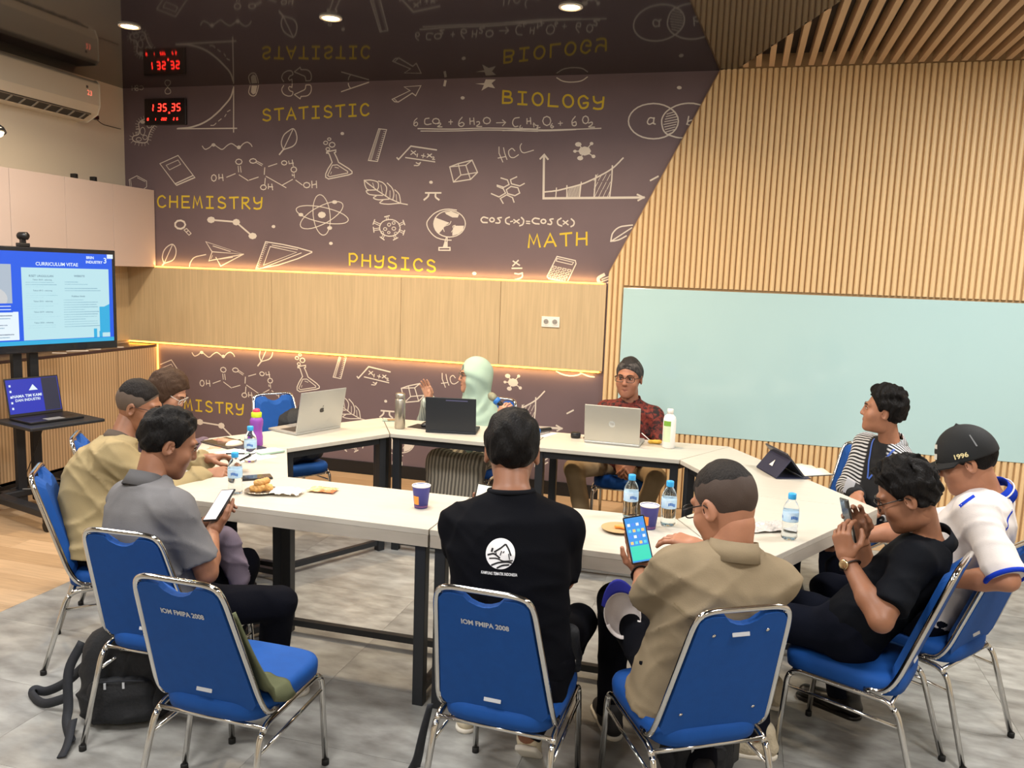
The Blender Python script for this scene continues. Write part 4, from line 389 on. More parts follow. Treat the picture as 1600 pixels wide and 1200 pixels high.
["word_chemistry","y",[[15,0,[[-4973,2299],[-4978,2303],[-4983,2308],[-4989,2312],[-4994,2315],[-5000,2317],[-5007,2316],[-5015,2314],[-5023,2311],[-5030,2307],[-5036,2302],[-5041,2297],[-5045,2290],[-5048,2283],[-5050,2276],[-5051,2268],[-5050,2261],[-5049,2252],[-5046,2244],[-5043,2237],[-5038,2231],[-5032,2227],[-5025,2223],[-5018,2221],[-5010,2220],[-5002,2219],[-4996,2221],[-4989,2223],[-4983,2227],[-4977,2231],[-4970,2234]]],[15,0,[[-4922,2316],[-4927,2219]]],[15,0,[[-4847,2316],[-4849,2219]]],[15,0,[[-4926,2268],[-4848,2267]]],[15,0,[[-4725,2315],[-4796,2315],[-4798,2219],[-4723,2219]]],[15,0,[[-4797,2267],[-4735,2267]]],[15,0,[[-4684,2219],[-4673,2315],[-4644,2243],[-4616,2314],[-4596,2219]]],[15,0,[[-4547,2314],[-4486,2314]]],[15,0,[[-4517,2314],[-4518,2218]]],[15,0,[[-4553,2218],[-4483,2218]]],[15,0,[[-4366,2299],[-4372,2302],[-4378,2306],[-4384,2309],[-4390,2312],[-4396,2313],[-4403,2312],[-4410,2310],[-4417,2307],[-4423,2303],[-4427,2299],[-4429,2295],[-4429,2290],[-4428,2284],[-4426,2279],[-4423,2275],[-4419,2272],[-4414,2270],[-4409,2269],[-4403,2267],[-4397,2266],[-4391,2264],[-4384,2262],[-4377,2260],[-4371,2257],[-4367,2254],[-4364,2250],[-4362,2245],[-4362,2239],[-4362,2234],[-4365,2229],[-4369,2226],[-4375,2223],[-4383,2220],[-4390,2219],[-4398,2218],[-4404,2219],[-4411,2221],[-4418,2224],[-4425,2227],[-4432,2230]]],[15,0,[[-4320,2308],[-4234,2312]]],[15,0,[[-4277,2310],[-4276,2218]]],[15,0,[[-4194,2218],[-4193,2312]]],[15,0,[[-4193,2310],[-4182,2310],[-4170,2310],[-4159,2309],[-4149,2309],[-4142,2307],[-4137,2304],[-4134,2299],[-4133,2295],[-4133,2290],[-4134,2285],[-4136,2281],[-4139,2277],[-4144,2273],[-4149,2269],[-4155,2267],[-4162,2265],[-4169,2265],[-4177,2265],[-4185,2265],[-4193,2265]]],[15,0,[[-4176,2265],[-4122,2217]]],[15,0,[[-4080,2311],[-4079,2304],[-4079,2297],[-4079,2290],[-4078,2284],[-4076,2278],[-4072,2274],[-4068,2270],[-4063,2267],[-4057,2265],[-4051,2264],[-4044,2265],[-4036,2268],[-4028,2271],[-4020,2275],[-4013,2278]]],[15,0,[[-4004,2311],[-4005,2301],[-4006,2292],[-4006,2282],[-4007,2273],[-4009,2264],[-4010,2256],[-4010,2247],[-4012,2239],[-4014,2232],[-4017,2227],[-4022,2223],[-4029,2220],[-4036,2219],[-4044,2218],[-4051,2217],[-4057,2217],[-4063,2218],[-4069,2220],[-4074,2221],[-4080,2222]]]],[]],
["word_physics","y",[[15,0,[[-3177,1770],[-3180,1865]]],[15,0,[[-3180,1860],[-3171,1861],[-3161,1863],[-3152,1864],[-3143,1864],[-3135,1863],[-3128,1859],[-3121,1853],[-3115,1847],[-3111,1840],[-3110,1833],[-3111,1826],[-3115,1819],[-3121,1812],[-3128,1805],[-3135,1801],[-3142,1800],[-3151,1800],[-3160,1802],[-3169,1804],[-3177,1806]]],[15,0,[[-3062,1859],[-3063,1765]]],[15,0,[[-2991,1856],[-2990,1762]]],[15,0,[[-3064,1812],[-2990,1809]]],[15,0,[[-2947,1854],[-2947,1847],[-2946,1840],[-2946,1833],[-2945,1827],[-2943,1821],[-2939,1817],[-2935,1813],[-2929,1809],[-2923,1807],[-2917,1806],[-2911,1807],[-2903,1809],[-2895,1812],[-2888,1816],[-2880,1819]]],[15,0,[[-2872,1851],[-2873,1842],[-2873,1832],[-2874,1822],[-2875,1813],[-2876,1804],[-2876,1796],[-2877,1787],[-2878,1779],[-2880,1773],[-2883,1767],[-2888,1763],[-2895,1761],[-2902,1760],[-2910,1759],[-2917,1759],[-2923,1759],[-2929,1760],[-2934,1762],[-2940,1764],[-2946,1765]]],[15,0,[[-2765,1832],[-2771,1836],[-2777,1840],[-2782,1843],[-2788,1846],[-2794,1848],[-2800,1847],[-2807,1845],[-2814,1842],[-2819,1838],[-2823,1835],[-2824,1831],[-2824,1826],[-2823,1820],[-2821,1815],[-2818,1811],[-2815,1808],[-2810,1806],[-2805,1804],[-2799,1803],[-2793,1801],[-2787,1799],[-2781,1797],[-2774,1794],[-2768,1792],[-2764,1788],[-2761,1784],[-2759,1779],[-2759,1773],[-2759,1768],[-2761,1764],[-2765,1761],[-2771,1758],[-2778,1756],[-2785,1754],[-2792,1754],[-2799,1755],[-2806,1757],[-2812,1760],[-2819,1764],[-2826,1767]]],[15,0,[[-2708,1844],[-2651,1841]]],[15,0,[[-2679,1842],[-2678,1749]]],[15,0,[[-2711,1751],[-2645,1748]]],[15,0,[[-2533,1819],[-2538,1823],[-2543,1828],[-2547,1832],[-2552,1835],[-2558,1837],[-2564,1837],[-2571,1835],[-2578,1832],[-2585,1829],[-2590,1824],[-2594,1819],[-2597,1813],[-2600,1807],[-2601,1800],[-2602,1793],[-2601,1785],[-2599,1777],[-2596,1770],[-2593,1762],[-2589,1757],[-2583,1752],[-2577,1749],[-2569,1746],[-2562,1745],[-2556,1744],[-2550,1745],[-2544,1748],[-2539,1751],[-2533,1754],[-2528,1757]]],[15,0,[[-2425,1817],[-2430,1821],[-2436,1825],[-2442,1828],[-2448,1831],[-2453,1832],[-2459,1832],[-2466,1830],[-2472,1827],[-2478,1823],[-2481,1820],[-2483,1816],[-2483,1811],[-2481,1805],[-2479,1800],[-2477,1796],[-2473,1794],[-2468,1791],[-2463,1790],[-2458,1788],[-2452,1786],[-2446,1784],[-2440,1782],[-2433,1780],[-2428,1777],[-2424,1774],[-2421,1770],[-2419,1764],[-2418,1759],[-2419,1754],[-2421,1750],[-2425,1747],[-2430,1744],[-2437,1742],[-2444,1740],[-2451,1740],[-2457,1741],[-2464,1743],[-2471,1746],[-2477,1750],[-2484,1752]]]],[]],
["word_math","y",[[15,0,[[-1643,1955],[-1638,2052],[-1603,1982],[-1578,2055],[-1552,1961]]],[15,0,[[-1516,1964],[-1475,2062],[-1426,1970]]],[15,0,[[-1500,1998],[-1445,2002]]],[15,0,[[-1395,2062],[-1306,2073]]],[15,0,[[-1350,2068],[-1344,1975]]],[15,0,[[-1264,2075],[-1262,1981]]],[15,0,[[-1190,2080],[-1185,1986]]],[15,0,[[-1265,2028],[-1188,2033]]]],[]]]
M_chalk = mat('chalk_white_print', (212, 202, 190), .7)
M_yell = mat('chalk_yellow_print', (206, 178, 52), .7)
NST = [0]
def stroke(b, pts, wd, y, closed):
    """one flat ribbon with mitred joints"""
    P = [Vector((p[0], p[1])) for p in pts]; Q = [P[0]]
    for p in P[1:]:
        if (p - Q[-1]).length > 1.5: Q.append(p)
    closed = len(Q) > 3 and (Q[0] - Q[-1]).length < 2.5
    if closed: Q.pop()
    n = len(Q)
    if n < 2: return
    NST[0] += 1; y -= .000012 * (NST[0] % 60)
    if not closed: Q[0] = Q[0] + (Q[0] - Q[1]).normalized() * wd * .35; Q[-1] = Q[-1] + (Q[-1] - Q[-2]).normalized() * wd * .35
    vs = []
    for i, p in enumerate(Q):
        a = (p - Q[i - 1]).normalized() if (i or closed) else None; c = (Q[(i + 1) % n] - p).normalized() if (i < n - 1 or closed) else None
        if a is None: a = c
        if c is None: c = a
        m = Vector((-(a.y + c.y), a.x + c.x)); k = m.length
        m = m / k if k > .2 else Vector((-a.y, a.x)); L = min(1.6, 1 / max(.35, abs(m.dot(Vector((-a.y, a.x)))))) * wd / 2
        vs += [((p.x + m.x * L) / 1000, y, (p.y + m.y * L) / 1000), ((p.x - m.x * L) / 1000, y, (p.y - m.y * L) / 1000)]
    b.add(vs, [(2 * i, 2 * i + 1, (2 * i + 3) % (2 * n), (2 * i + 2) % (2 * n)) for i in range(n if closed else n - 1)])
def drawing(d, low, idx):
    nm, colr, S, Fl = d; b = MB(); y = Y1 - .0012 - .00004 * (idx % 7)
    def tf(p): return (p[0] * .893 - 628, p[1] - 1800) if low else p
    def inside(p):
        if low: return 112 < p[1] < 1003 and -5070 < p[0] < -1012
        return p[1] > 1700 and p[1] < 3240
    for wd, cl, pts in S:
        q = [tf(p) for p in pts]; cl = bool(cl)
        if cl: q = q + [q[0]]
        q2 = [q[0]]
        for a, c in zip(q[:-1], q[1:]):
            k = max(1, int(math.hypot(c[0] - a[0], c[1] - a[1]) / 14)) if inside(a) != inside(c) or not inside(a) else 1
            q2 += [(a[0] + (c[0] - a[0]) * i / k, a[1] + (c[1] - a[1]) * i / k) for i in range(1, k + 1)]
        q = q2; run = []
        for p in q:
            if inside(p): run.append(p)
            else:
                if len(run) > 1: stroke(b, run, wd, y, False)
                run = []
        if len(run) > 1: stroke(b, run, wd, y, False)
    for f in Fl:
        q = [tf(p) for p in f]
        if all(inside(p) for p in q): b.add([(p[0] / 1000, y, p[1] / 1000) for p in q], [tuple(range(len(q)))])
    if b.v: b.build('mural_' + nm, M_yell if colr == 'y' else M_chalk, wb)
for i, d in enumerate(MURAL):
    drawing(d, False, i); drawing(d, True, i)
# ---------------------------------------------------------------- cupboards, air conditioner and clock on the left
XF = -5.08
up = thing('wall_cupboard', 'row of blush white wall cupboards above the screen', 'cupboard', (XF, 4.6, 1.69))
MB().box((-.155, -.2, .336), (.29, 3.72, .672)).build('body', mat('cupboard_carcass', (196, 180, 170), .5), up)
ys = 6.262
for i in range(8):
    y1 = ys - .5 * i; y0 = y1 - .5
    MB().box((-.009, (y0 + y1) / 2 - 4.6, .338), (.018, .497, .672)).build('door', M_white, up, bevel=.0015)
for y in (5.42, 5.62):
    tag(MB().box((XF - .06, y, 2.384), (.05, .03, .04)).build('hinge_block', M_black, None, bevel=.004), 'small black block on top of the cupboards nearer the ' + ('screen' if y < 5.5 else 'mural'), 'block')
M_flute = stripes('oak_flute_shade', (158, 134, 104), (196, 170, 136), 11, 'Y', .5, 0, .45, 0)  # flutes are flat stripes; the darker tone paints their groove shade
lo_ = thing('low_cupboard', 'row of fluted oak cupboards under the dark counter', 'cupboard', (XF, 4.6, 0))
MB().box((-.155, -.2, .53), (.29, 3.72, .90)).build('body', mat('oak_carcass', (164, 138, 106), .5), lo_)
MB().box((-.14, -.2, .05), (.26, 3.72, .10)).build('plinth', M_base, lo_)
for i in range(8):
    y1 = ys - .5 * i; y0 = y1 - .5
    MB().box((-.009, (y0 + y1) / 2 - 4.6, .54), (.018, .494, .87)).build('door', M_flute, lo_, bevel=.0015)
ct = MB().box((-.152, -.2, .99), (.304, 3.72, .02)).build('countertop', mat('dark_counter_print', (66, 52, 54), .25), lo_)
for pts in ([(-5.12, 5.62), (-5.2, 5.56), (-5.15, 5.5), (-5.1, 5.46), (-5.17, 5.4), (-5.22, 5.36)], [(-5.1, 5.24), (-5.2, 5.2)], [(-5.1, 4.95), (-5.16, 4.93), (-5.2, 4.97)], [(-5.2, 5.85), (-5.14, 5.83), (-5.1, 5.86)]):
    b = MB(); b.tube([(p[0] - XF, p[1] - 4.6, 1.0) for p in smooth_path([(a, c, 0) for a, c in pts], 3)], .007, 6, flat=.3); b.build('counter_drawing', M_chalk, ct)
nb_.parent = lo_; nb_.matrix_parent_inverse = Matrix.Translation((-XF, -4.6, 0))
# split-type air conditioner
ac = thing('air_conditioner', 'white split air conditioner high on the cream wall', 'air conditioner', (X0 + .002, 5.3, 2.86))
M_ac = mat('ac_white', (206, 196, 178), .4); M_acd = mat('ac_dark_slot', (52, 48, 44), .5)
pr = [(0, .0), (.10, .0), (.20, .055), (.225, .12), (.225, .29), (.20, .315), (0, .315)]
L0, L1 = -.75, .44
n = len(pr); vs = [(p[0], L0, p[1]) for p in pr] + [(p[0], L1, p[1]) for p in pr]
bev(mobj('body', vs, [tuple(range(n)), tuple(range(n, 2 * n))[::-1]] + [(i, (i + 1) % n, n + (i + 1) % n, n + i) for i in range(n)][::1], M_ac, ac), .008)
Ms = Euler((0, math.atan2(-.055, .10), 0)).to_matrix()
sl = MB().box((.158, -.14, .031), (.085, 1.02, .012), Ms).build('air_slot', M_acd, ac)
for i in range(9): MB().box((.158, -.60 + .115 * i, .024), (.07, .012, .012), Ms).build('vane', mat('ac_vane', (150, 142, 130), .5), sl)
MB().box((.19, -.14, .048), (.012, 1.03, .014), Ms).build('louvre_flap', mat('ac_flap', (120, 112, 102), .4), ac)
text('temperature_display', '23', .055, mat('ac_red_digits', (235, 120, 96), .5, emit=.8), ac, frame((.2265, .335, .20), (0, 1, 0), (0, 0, 1)))
for z in (.245,): MB().box((.226, .31, z), (.002, .02, .02)).build('badge', mat('grey_badge', (90, 88, 86), .5), ac)
sen = tag(MB().box((X0 + .03, 5.90, 2.925), (.04, .05, .03)).tube(smooth_path([(X0 + .02, 5.92, 2.92), (X0 + .012, 6.0, 2.89), (X0 + .01, 6.1, 2.885), (X0 + .01, 6.22, 2.885)]), .003, 6).build('sensor_cable', M_black, None), 'small black plug with a thin cable beside the air conditioner', 'cable')
# red digital clock
ck = thing('digital_clock', 'black digital wall clock with red digits on the mural', 'clock', (-4.94, Y1 - .001, 3.03))
MB().box((0, -.012, 0), (.42, .022, .22)).build('case', mat('clock_black', (38, 31, 32), .3), ck, bevel=.004)
M_red = mat('red_led_digit', (255, 40, 30), .5, emit=4.0)
SEG = {'0': 'abcdef', '1': 'bc', '2': 'abged', '3': 'abgcd', '5': 'afgcd', '6': 'afgcde', '8': 'abcdefg'}
def digit(ch, x, z, h, par):
    w_ = h * .55; t_ = h * .14; b = MB(); q = {'a': (0, h / 2, 1), 'g': (0, 0, 1), 'd': (0, -h / 2, 1), 'b': (w_ / 2, h / 4, 0), 'c': (w_ / 2, -h / 4, 0), 'f': (-w_ / 2, h / 4, 0), 'e': (-w_ / 2, -h / 4, 0)}
    for s_ in SEG[ch]:
        dx, dz, hz = q[s_]; b.box((x + dx + dz * .12, -.0245, z + dz), (w_ * .8 if hz else t_, .002, t_ if hz else h * .42))
    b.build('digit_' + ch, M_red, par)
for ch, x in (('1', -.135), ('3', -.055), ('5', .0), ('3', .085), ('5', .14)): digit(ch, x, .035, .058, ck)
for ch, x in (('0', -.175), ('1', -.10), ('2', -.03), ('0', -.01), ('2', .01), ('2', .09), ('6', .125)): digit(ch, x, -.062, .02, ck)
MB().box((.045, -.0245, -.01), (.014, .002, .014)).build('colon_dot', M_red, ck)
# edge of a dark dome lamp at the left
lp = thing('dome_lamp', 'dark dome lamp with a glowing mouth at the left edge', 'lamp', (-4.56, 4.2, 2.50))
Ml = Euler((0, -.35, 0)).to_matrix()
MB().lathe([(.0, .062), (.03, .055), (.05, .03), (.056, 0), (.052, 0), (.045, .028), (0, .05)], 24, (0, 0, 0), Ml).build('shade', mat('lamp_black', (24, 25, 28), .25), lp, True)
MB().lathe([(0, -.022), (.03, -.016), (.042, .0), (0, .012)], 20, (0, 0, 0), Ml).build('bulb', mat('lamp_glow', (255, 222, 170), .5, emit=3.0), lp, True)
MB().tube([(0, 0, .05), (-.02, 0, .3), (-.02, 0, CEIL - 2.50)], .006, 8).build('stem', M_black, lp)
# ---------------------------------------------------------------- screen on its trolley
M_tvb = mat('screen_bezel_black', (22, 25, 32), .25, coat=.3)
M_steel = mat('trolley_black_steel', (30, 33, 38), .45)
TVA = math.atan2(.275, .96)          # trolley-local: x = along the screen to its right end, y = away from the viewer, z up
tv_loc = Vector((-4.60, 4.44, 0))
tv_rz = math.atan2(.96, .275)
tr_ = thing('screen_trolley', 'black wheeled steel trolley carrying the large screen', 'trolley', tv_loc, tv_rz)
for sx in (-.055, .055): MB().box((sx, .115, .85), (.06, .045, 1.60)).build('column', M_steel, tr_, bevel=.004)
MB().box((0, .10, 1.45), (.5, .03, .3)).build('mount_plate', M_steel, tr_)
sh = MB().box((0, -.17, .655), (.5, .46, .022)).build('shelf', M_steel, tr_, bevel=.006)
MB().box((0, .06, .62), (.16, .10, .06)).build('shelf_bracket', M_steel, sh)
for sx in (-1, 1):
    lg = MB().box((sx * .22, -.09, .125), (.075, .86, .05)).build('base_leg', M_steel, tr_, bevel=.01)
    for yy in (-.49, .31):
        cs = MB().box((sx * .22, yy, .085), (.03, .045, .04)).build('caster_fork', M_black, tr_)
        MB().lathe([(.0, -.012), (.034, -.012), (.038, -.006), (.038, .006), (.034, .012), (0, .012)], 18, (sx * .22, yy, .038), Euler((0, math.pi / 2, 0)).to_matrix()).build('wheel', M_black, cs, True)
MB().box((0, .115, .125), (.52, .08, .05)).build('base_beam', M_steel, tr_, bevel=.01)
tv = thing('display_screen', 'large black framed display showing a blue curriculum vitae slide', 'screen', tv_loc + Vector((0, 0, 1.10)), tv_rz)
WT, HT = 1.24, .71
MB().box((0, .035, HT / 2), (WT, .055, HT)).build('housing', M_tvb, tv, bevel=.006)
def scr(name, col, e=1.0):
    m = mat(name, col, .35, emit=.64 * max(.8, e)); m.node_tree.nodes['Principled BSDF'].inputs['Base Color'].default_value = (.01, .01, .012, 1); return m
S0, S1, Z0, Z1 = -WT / 2 + .03, WT / 2 - .03, .055, HT - .03
SW, SH = S1 - S0, Z1 - Z0
sc_ = MB().box(((S0 + S1) / 2, .006, (Z0 + Z1) / 2), (SW, .004, SH)).build('slide_background', scr('slide_blue', (10, 92, 235), 1.0), tv)
def srect(nm, u0, u1, v0, v1, m, y=.0035): return MB().box((S0 + (u0 + u1) / 2 * SW, y, Z0 + (v0 + v1) / 2 * SH), ((u1 - u0) * SW, .001, (v1 - v0) * SH)).build(nm, m, sc_)
M_spale = scr('slide_pale', (190, 230, 238), 1.); M_scy = scr('slide_cyan', (40, 176, 226), 1.); M_sink = scr('slide_ink', (120, 160, 184), 1.); M_sw = scr('slide_white', (232, 246, 255), 1.); M_sb = scr('slide_blue', (10, 92, 235), 1.0); M_sdk = scr('slide_dark', (52, 78, 112), 1.)
srect('slide_page', .455, .975, .05, .83, M_spale)
srect('slide_glow', 0, 1, 0, .045, M_scy, .0036)
srect('portrait_card', .15, .40, .45, .86, scr('portrait_grey', (176, 190, 205), 1.))
def sell(nm, u, v, ru, rv, m, y): b = MB(); b.add([(S0 + (u + ru * math.cos(2 * math.pi * a / 24)) * SW, y, Z0 + (v + rv * math.sin(2 * math.pi * a / 24)) * SH) for a in range(24)], [tuple(range(24))]); return b.build(nm, m, sc_)
sell('portrait_shoulders', .275, .50, .10, .13, scr('portrait_cloth', (206, 208, 210), 1.), .0028); sell('portrait_scarf', .275, .67, .062, .135, scr('portrait_scarf', (226, 228, 230), 1.), .0026); sell('portrait_face', .275, .68, .036, .085, scr('portrait_skin', (206, 160, 134), 1.), .0024)
srect('portrait_foot', .15, .40, .355, .45, M_sb, .0022)
srect('info_box', .12, .43, .06, .36, M_sw)
def st(body, u, v, size, m, sq=1., bold=0.): return text('slide_text', body, size, m, sc_, frame((S0 + u * SW, .0026, Z0 + v * SH), (1, 0, 0), (0, 0, 1)), bold, sq)
st('CURRICULUM VITAE', .66, .87, .032, M_sw, 1., .0006); st('BRIN', .86, .955, .026, M_sw, 1., .0008); st('INDUSTRY', .885, .905, .026, M_sw, 1., .0008); st('3', .955, .925, .055, M_sw, 1., .0008)
st('RISET UNGGULAN', .565, .74, .020, M_sdk); st('WEBSITE', .79, .745, .020, M_sdk)
rnd = random.Random(3)
y = .70
for blk in range(5):
    st('Tahun 20%d - sekarang' % (10 + 3 * blk), .57, y, .014, M_sdk); y -= .028
    for k in range(3 if blk < 4 else 2):
        srect('text_line', .475, .475 + (.15 + .05 * rnd.random() if k < 2 else .1), y - .004, y + .004, M_sink); y -= .024
    y -= .016
srect('text_line', .70, .78, .675, .683, M_sink); srect('text_line', .70, .84, .65, .658, M_sink); srect('text_line', .70, .90, .605, .613, M_sink); srect('text_line', .70, .92, .58, .588, M_sink)
st('Publikasi Ilmiah', .78, .52, .016, M_sdk)
y = .48
for k in range(12): srect('text_line', .69, .69 + (.22 if k % 4 else .14) - .02 * rnd.random(), y - .004, y + .004, M_sink); y -= .027
for u, v in ((.14, .32), (.14, .29), (.14, .22), (.14, .19), (.14, .12), (.14, .09)): srect('text_line', u, u + .21 + .06 * rnd.random(), v - .005, v + .005, M_sdk if v in (.32, .22, .12) else M_sink)
for v in (.385, .42): srect('text_line', .16, .39, v - .004, v + .004, M_sw, .0018)
srect('slide_tower', .91, .975, .10, .40, M_scy, .0030); srect('slide_tower', .87, .89, .05, .15, M_scy, .0030); srect('slide_tower', .905, .925, .05, .12, M_scy, .0030)
mobj('slide_roof', [(S0 + .905 * SW, .0028, Z0 + .37 * SH), (S0 + .975 * SW, .0028, Z0 + .40 * SH), (S0 + .975 * SW, .0028, Z0 + .43 * SH)], [(0, 1, 2)], M_scy, sc_)
MB().box((WT / 2 - .045, .004, HT - .045), (.045, .003, .03)).build('sticker', M_sw, tv, bevel=.001)
wc = thing('webcam', 'small black webcam perched on top of the screen', 'webcam', tv_loc + Matrix.Rotation(tv_rz, 3, 'Z') @ Vector((-.02, .03, 1.10 + HT)), tv_rz)
MB().box((0, 0, .012), (.07, .05, .024)).build('base', M_black, wc, bevel=.004)
MB().box((0, 0, .035), (.03, .025, .03)).build('neck', M_black, wc)
MB().lathe([(0, -.03), (.02, -.03), (.026, -.02), (.026, .03), (.015, .04), (0, .04)], 18, (0, 0, .07), Euler((math.pi / 2, 0, .5)).to_matrix()).build('lens_barrel', M_black, wc, True)
# laptop on the trolley shelf
def laptop(name, label, loc, rz, w, d, tilt, m_body, m_back, screen=None, logo=None, mkeys=None):
    t = thing(name, label, 'laptop', loc, rz)
    MB().box((0, 0, .008), (w, d, .014)).build('base', m_body, t, bevel=.003)
    kb = MB().box((0, .02, .0156), (w * .88, d * .48, .001)).build('keyboard', mkeys or M_black, t)
    MB().box((0, -d * .3, .0156), (w * .32, d * .3, .001)).build('touchpad', mat('touchpad_grey', (120, 122, 124), .4), t)
    # lid hinged at the rear edge (y = +d/2), tilted back
    h = d; c, s_ = math.cos(tilt), math.sin(tilt)
    Ml_ = Matrix(((1, 0, 0), (0, c, s_), (0, -s_, c)))
    hy, hz = d / 2 - .004, .015
    lid = MB().box((0, 0, 0), (.001, .001, .001)); lid.v = []; lid.f = []
    def P(u, v, n_): q = Ml_ @ Vector((u, n_, v)); return (q.x, q.y + hy, q.z + hz)
    pts = [P(a * w / 2, b * h, e) for e in (-.004, .004) for b in (0, 1) for a in (-1, 1)]
    lid.add(pts, [(0, 2, 3, 1), (4, 5, 7, 6), (0, 1, 5, 4), (2, 6, 7, 3), (0, 4, 6, 2), (1, 3, 7, 5)])
    lo2 = lid.build('lid', m_back, t, bevel=.003)
    if screen is not None:
        sb = MB(); sb.add([P(a * (w / 2 - .008), .02 + b * (h - .03), -.0046) for b in (0, 1) for a in (-1, 1)], [(0, 1, 3, 2)]); so = sb.build('display', screen, lo2)
    return t, lo2, P
M_lblk = mat('laptop_black', (22, 22, 25), .4)
scr_l = scr('desktop_blue', (22, 48, 200), .8)
R2 = Matrix.Rotation(tv_rz, 3, 'Z')
lt, lid, P = laptop('notebook_computer', 'open black laptop with a blue desktop on the trolley shelf', tv_loc + R2 @ Vector((-.01, -.16, .667)), tv_rz, .36, .26, .22, M_lblk, M_lblk, scr_l)
b = MB(); b.add([P(u, v, -.0050) for u, v in ((.06, .022), (.168, .022), (.168, .248), (.06, .248))], [(0, 1, 2, 3)]); b.build('chat_window', scr('chat_dark', (24, 32, 60), 1.), lid)
def Pm(u, v, n_): q = P(u, v, n_); e = P(u + .01, v, n_); f = P(u, v + .01, n_); return frame(q, Vector(e) - Vector(q), Vector(f) - Vector(q))
text('desktop_text', 'NAMA TIM KAMI', .026, M_sw, lid, Pm(-.045, .135, -.0055), .0006); text('desktop_text', 'DAN INDUSTRI', .024, M_sw, lid, Pm(-.045, .108, -.0055), .0006)
for r in range(5): b = MB(); q = [P(-.155 + a * .012, .05 + r * .038 + c_ * .014, -.0052) for c_ in (0, 1) for a in (0, 1)]; b.add(q, [(0, 1, 3, 2)]); b.build('desktop_icon', M_sw, lid)
b = MB(); b.add([P(u, v, -.0055) for u, v in ((-.03, .17), (.03, .17), (.0, .21))], [(0, 1, 2)]); b.build('desktop_emblem', M_sw, lid)
# cables by the trolley
def cable(label, pts, r=.004, m=None, name='cable'):
    p = smooth_path(pts, 6); return tag(MB().tube(p, r, 6).build(name, m or M_black, None, True), label, 'cable')
cable('black cable looping down behind the left side of the trolley', [(-4.80, 4.22, 1.12), (-4.86, 4.2, .85), (-4.78, 4.24, .55), (-4.83, 4.22, .3), (-4.75, 4.3, .17)])
cable('second black cable hanging from the screen near the frame edge', [(-4.84, 4.12, 1.12), (-4.9, 4.1, .9), (-4.87, 4.14, .7), (-4.93, 4.12, .5), (-4.88, 4.1, .35)])
cable('thin cable drooping from the laptop shelf to the floor', [(-4.62, 4.55, .645), (-4.66, 4.50, .45), (-4.72, 4.42, .2), (-4.76, 4.35, .152)], .003)
cable('pale cable lying across the trolley base', [(-4.70, 4.40, .153), (-4.62, 4.42, .16), (-4.52, 4.5, .155)], .004, mat('grey_cable', (150, 150, 150), .5))
# ---------------------------------------------------------------- tables set in a ring
M_top = mat('ash_white_tabletop', (192, 186, 174), .32, var=.035, vscale=5, stretch=(1.2, 9, 1))
M_edge = mat('grey_edge_band', (176, 168, 156), .5, var=.05, vscale=6, stretch=(1, 1, 6))
M_leg = mat('black_table_steel', (34, 36, 40), .42, bump=.02, bscale=200)
IN = [(-2.03, 3.39), (-1.115, 3.395), (-.205, 3.42), (.08, 3.95), (-.28, 4.58), (-1.13, 4.56), (-2.03, 4.56), (-2.36, 3.93)]
OUT = [(-2.33, 2.89), (-1.115, 2.89), (.07, 2.88), (.655, 3.935), (-.02, 5.09), (-1.14, 5.06), (-2.30, 5.04), (-2.91, 3.96)]
TLAB = ['white topped table in front of the man in the grey polo', 'white topped table in front of the man in the black t-shirt', 'angled white topped table in front of the two men at the right', 'angled white topped table carrying the dark tablet stand and open notebook',
        'white topped table carrying the silver laptop and white bottle', 'white topped table carrying the steel flask and black tablet', 'angled white topped table carrying the fruit logo laptop', 'angled white topped table carrying the papers and purple bottle']
TOPZ = .75
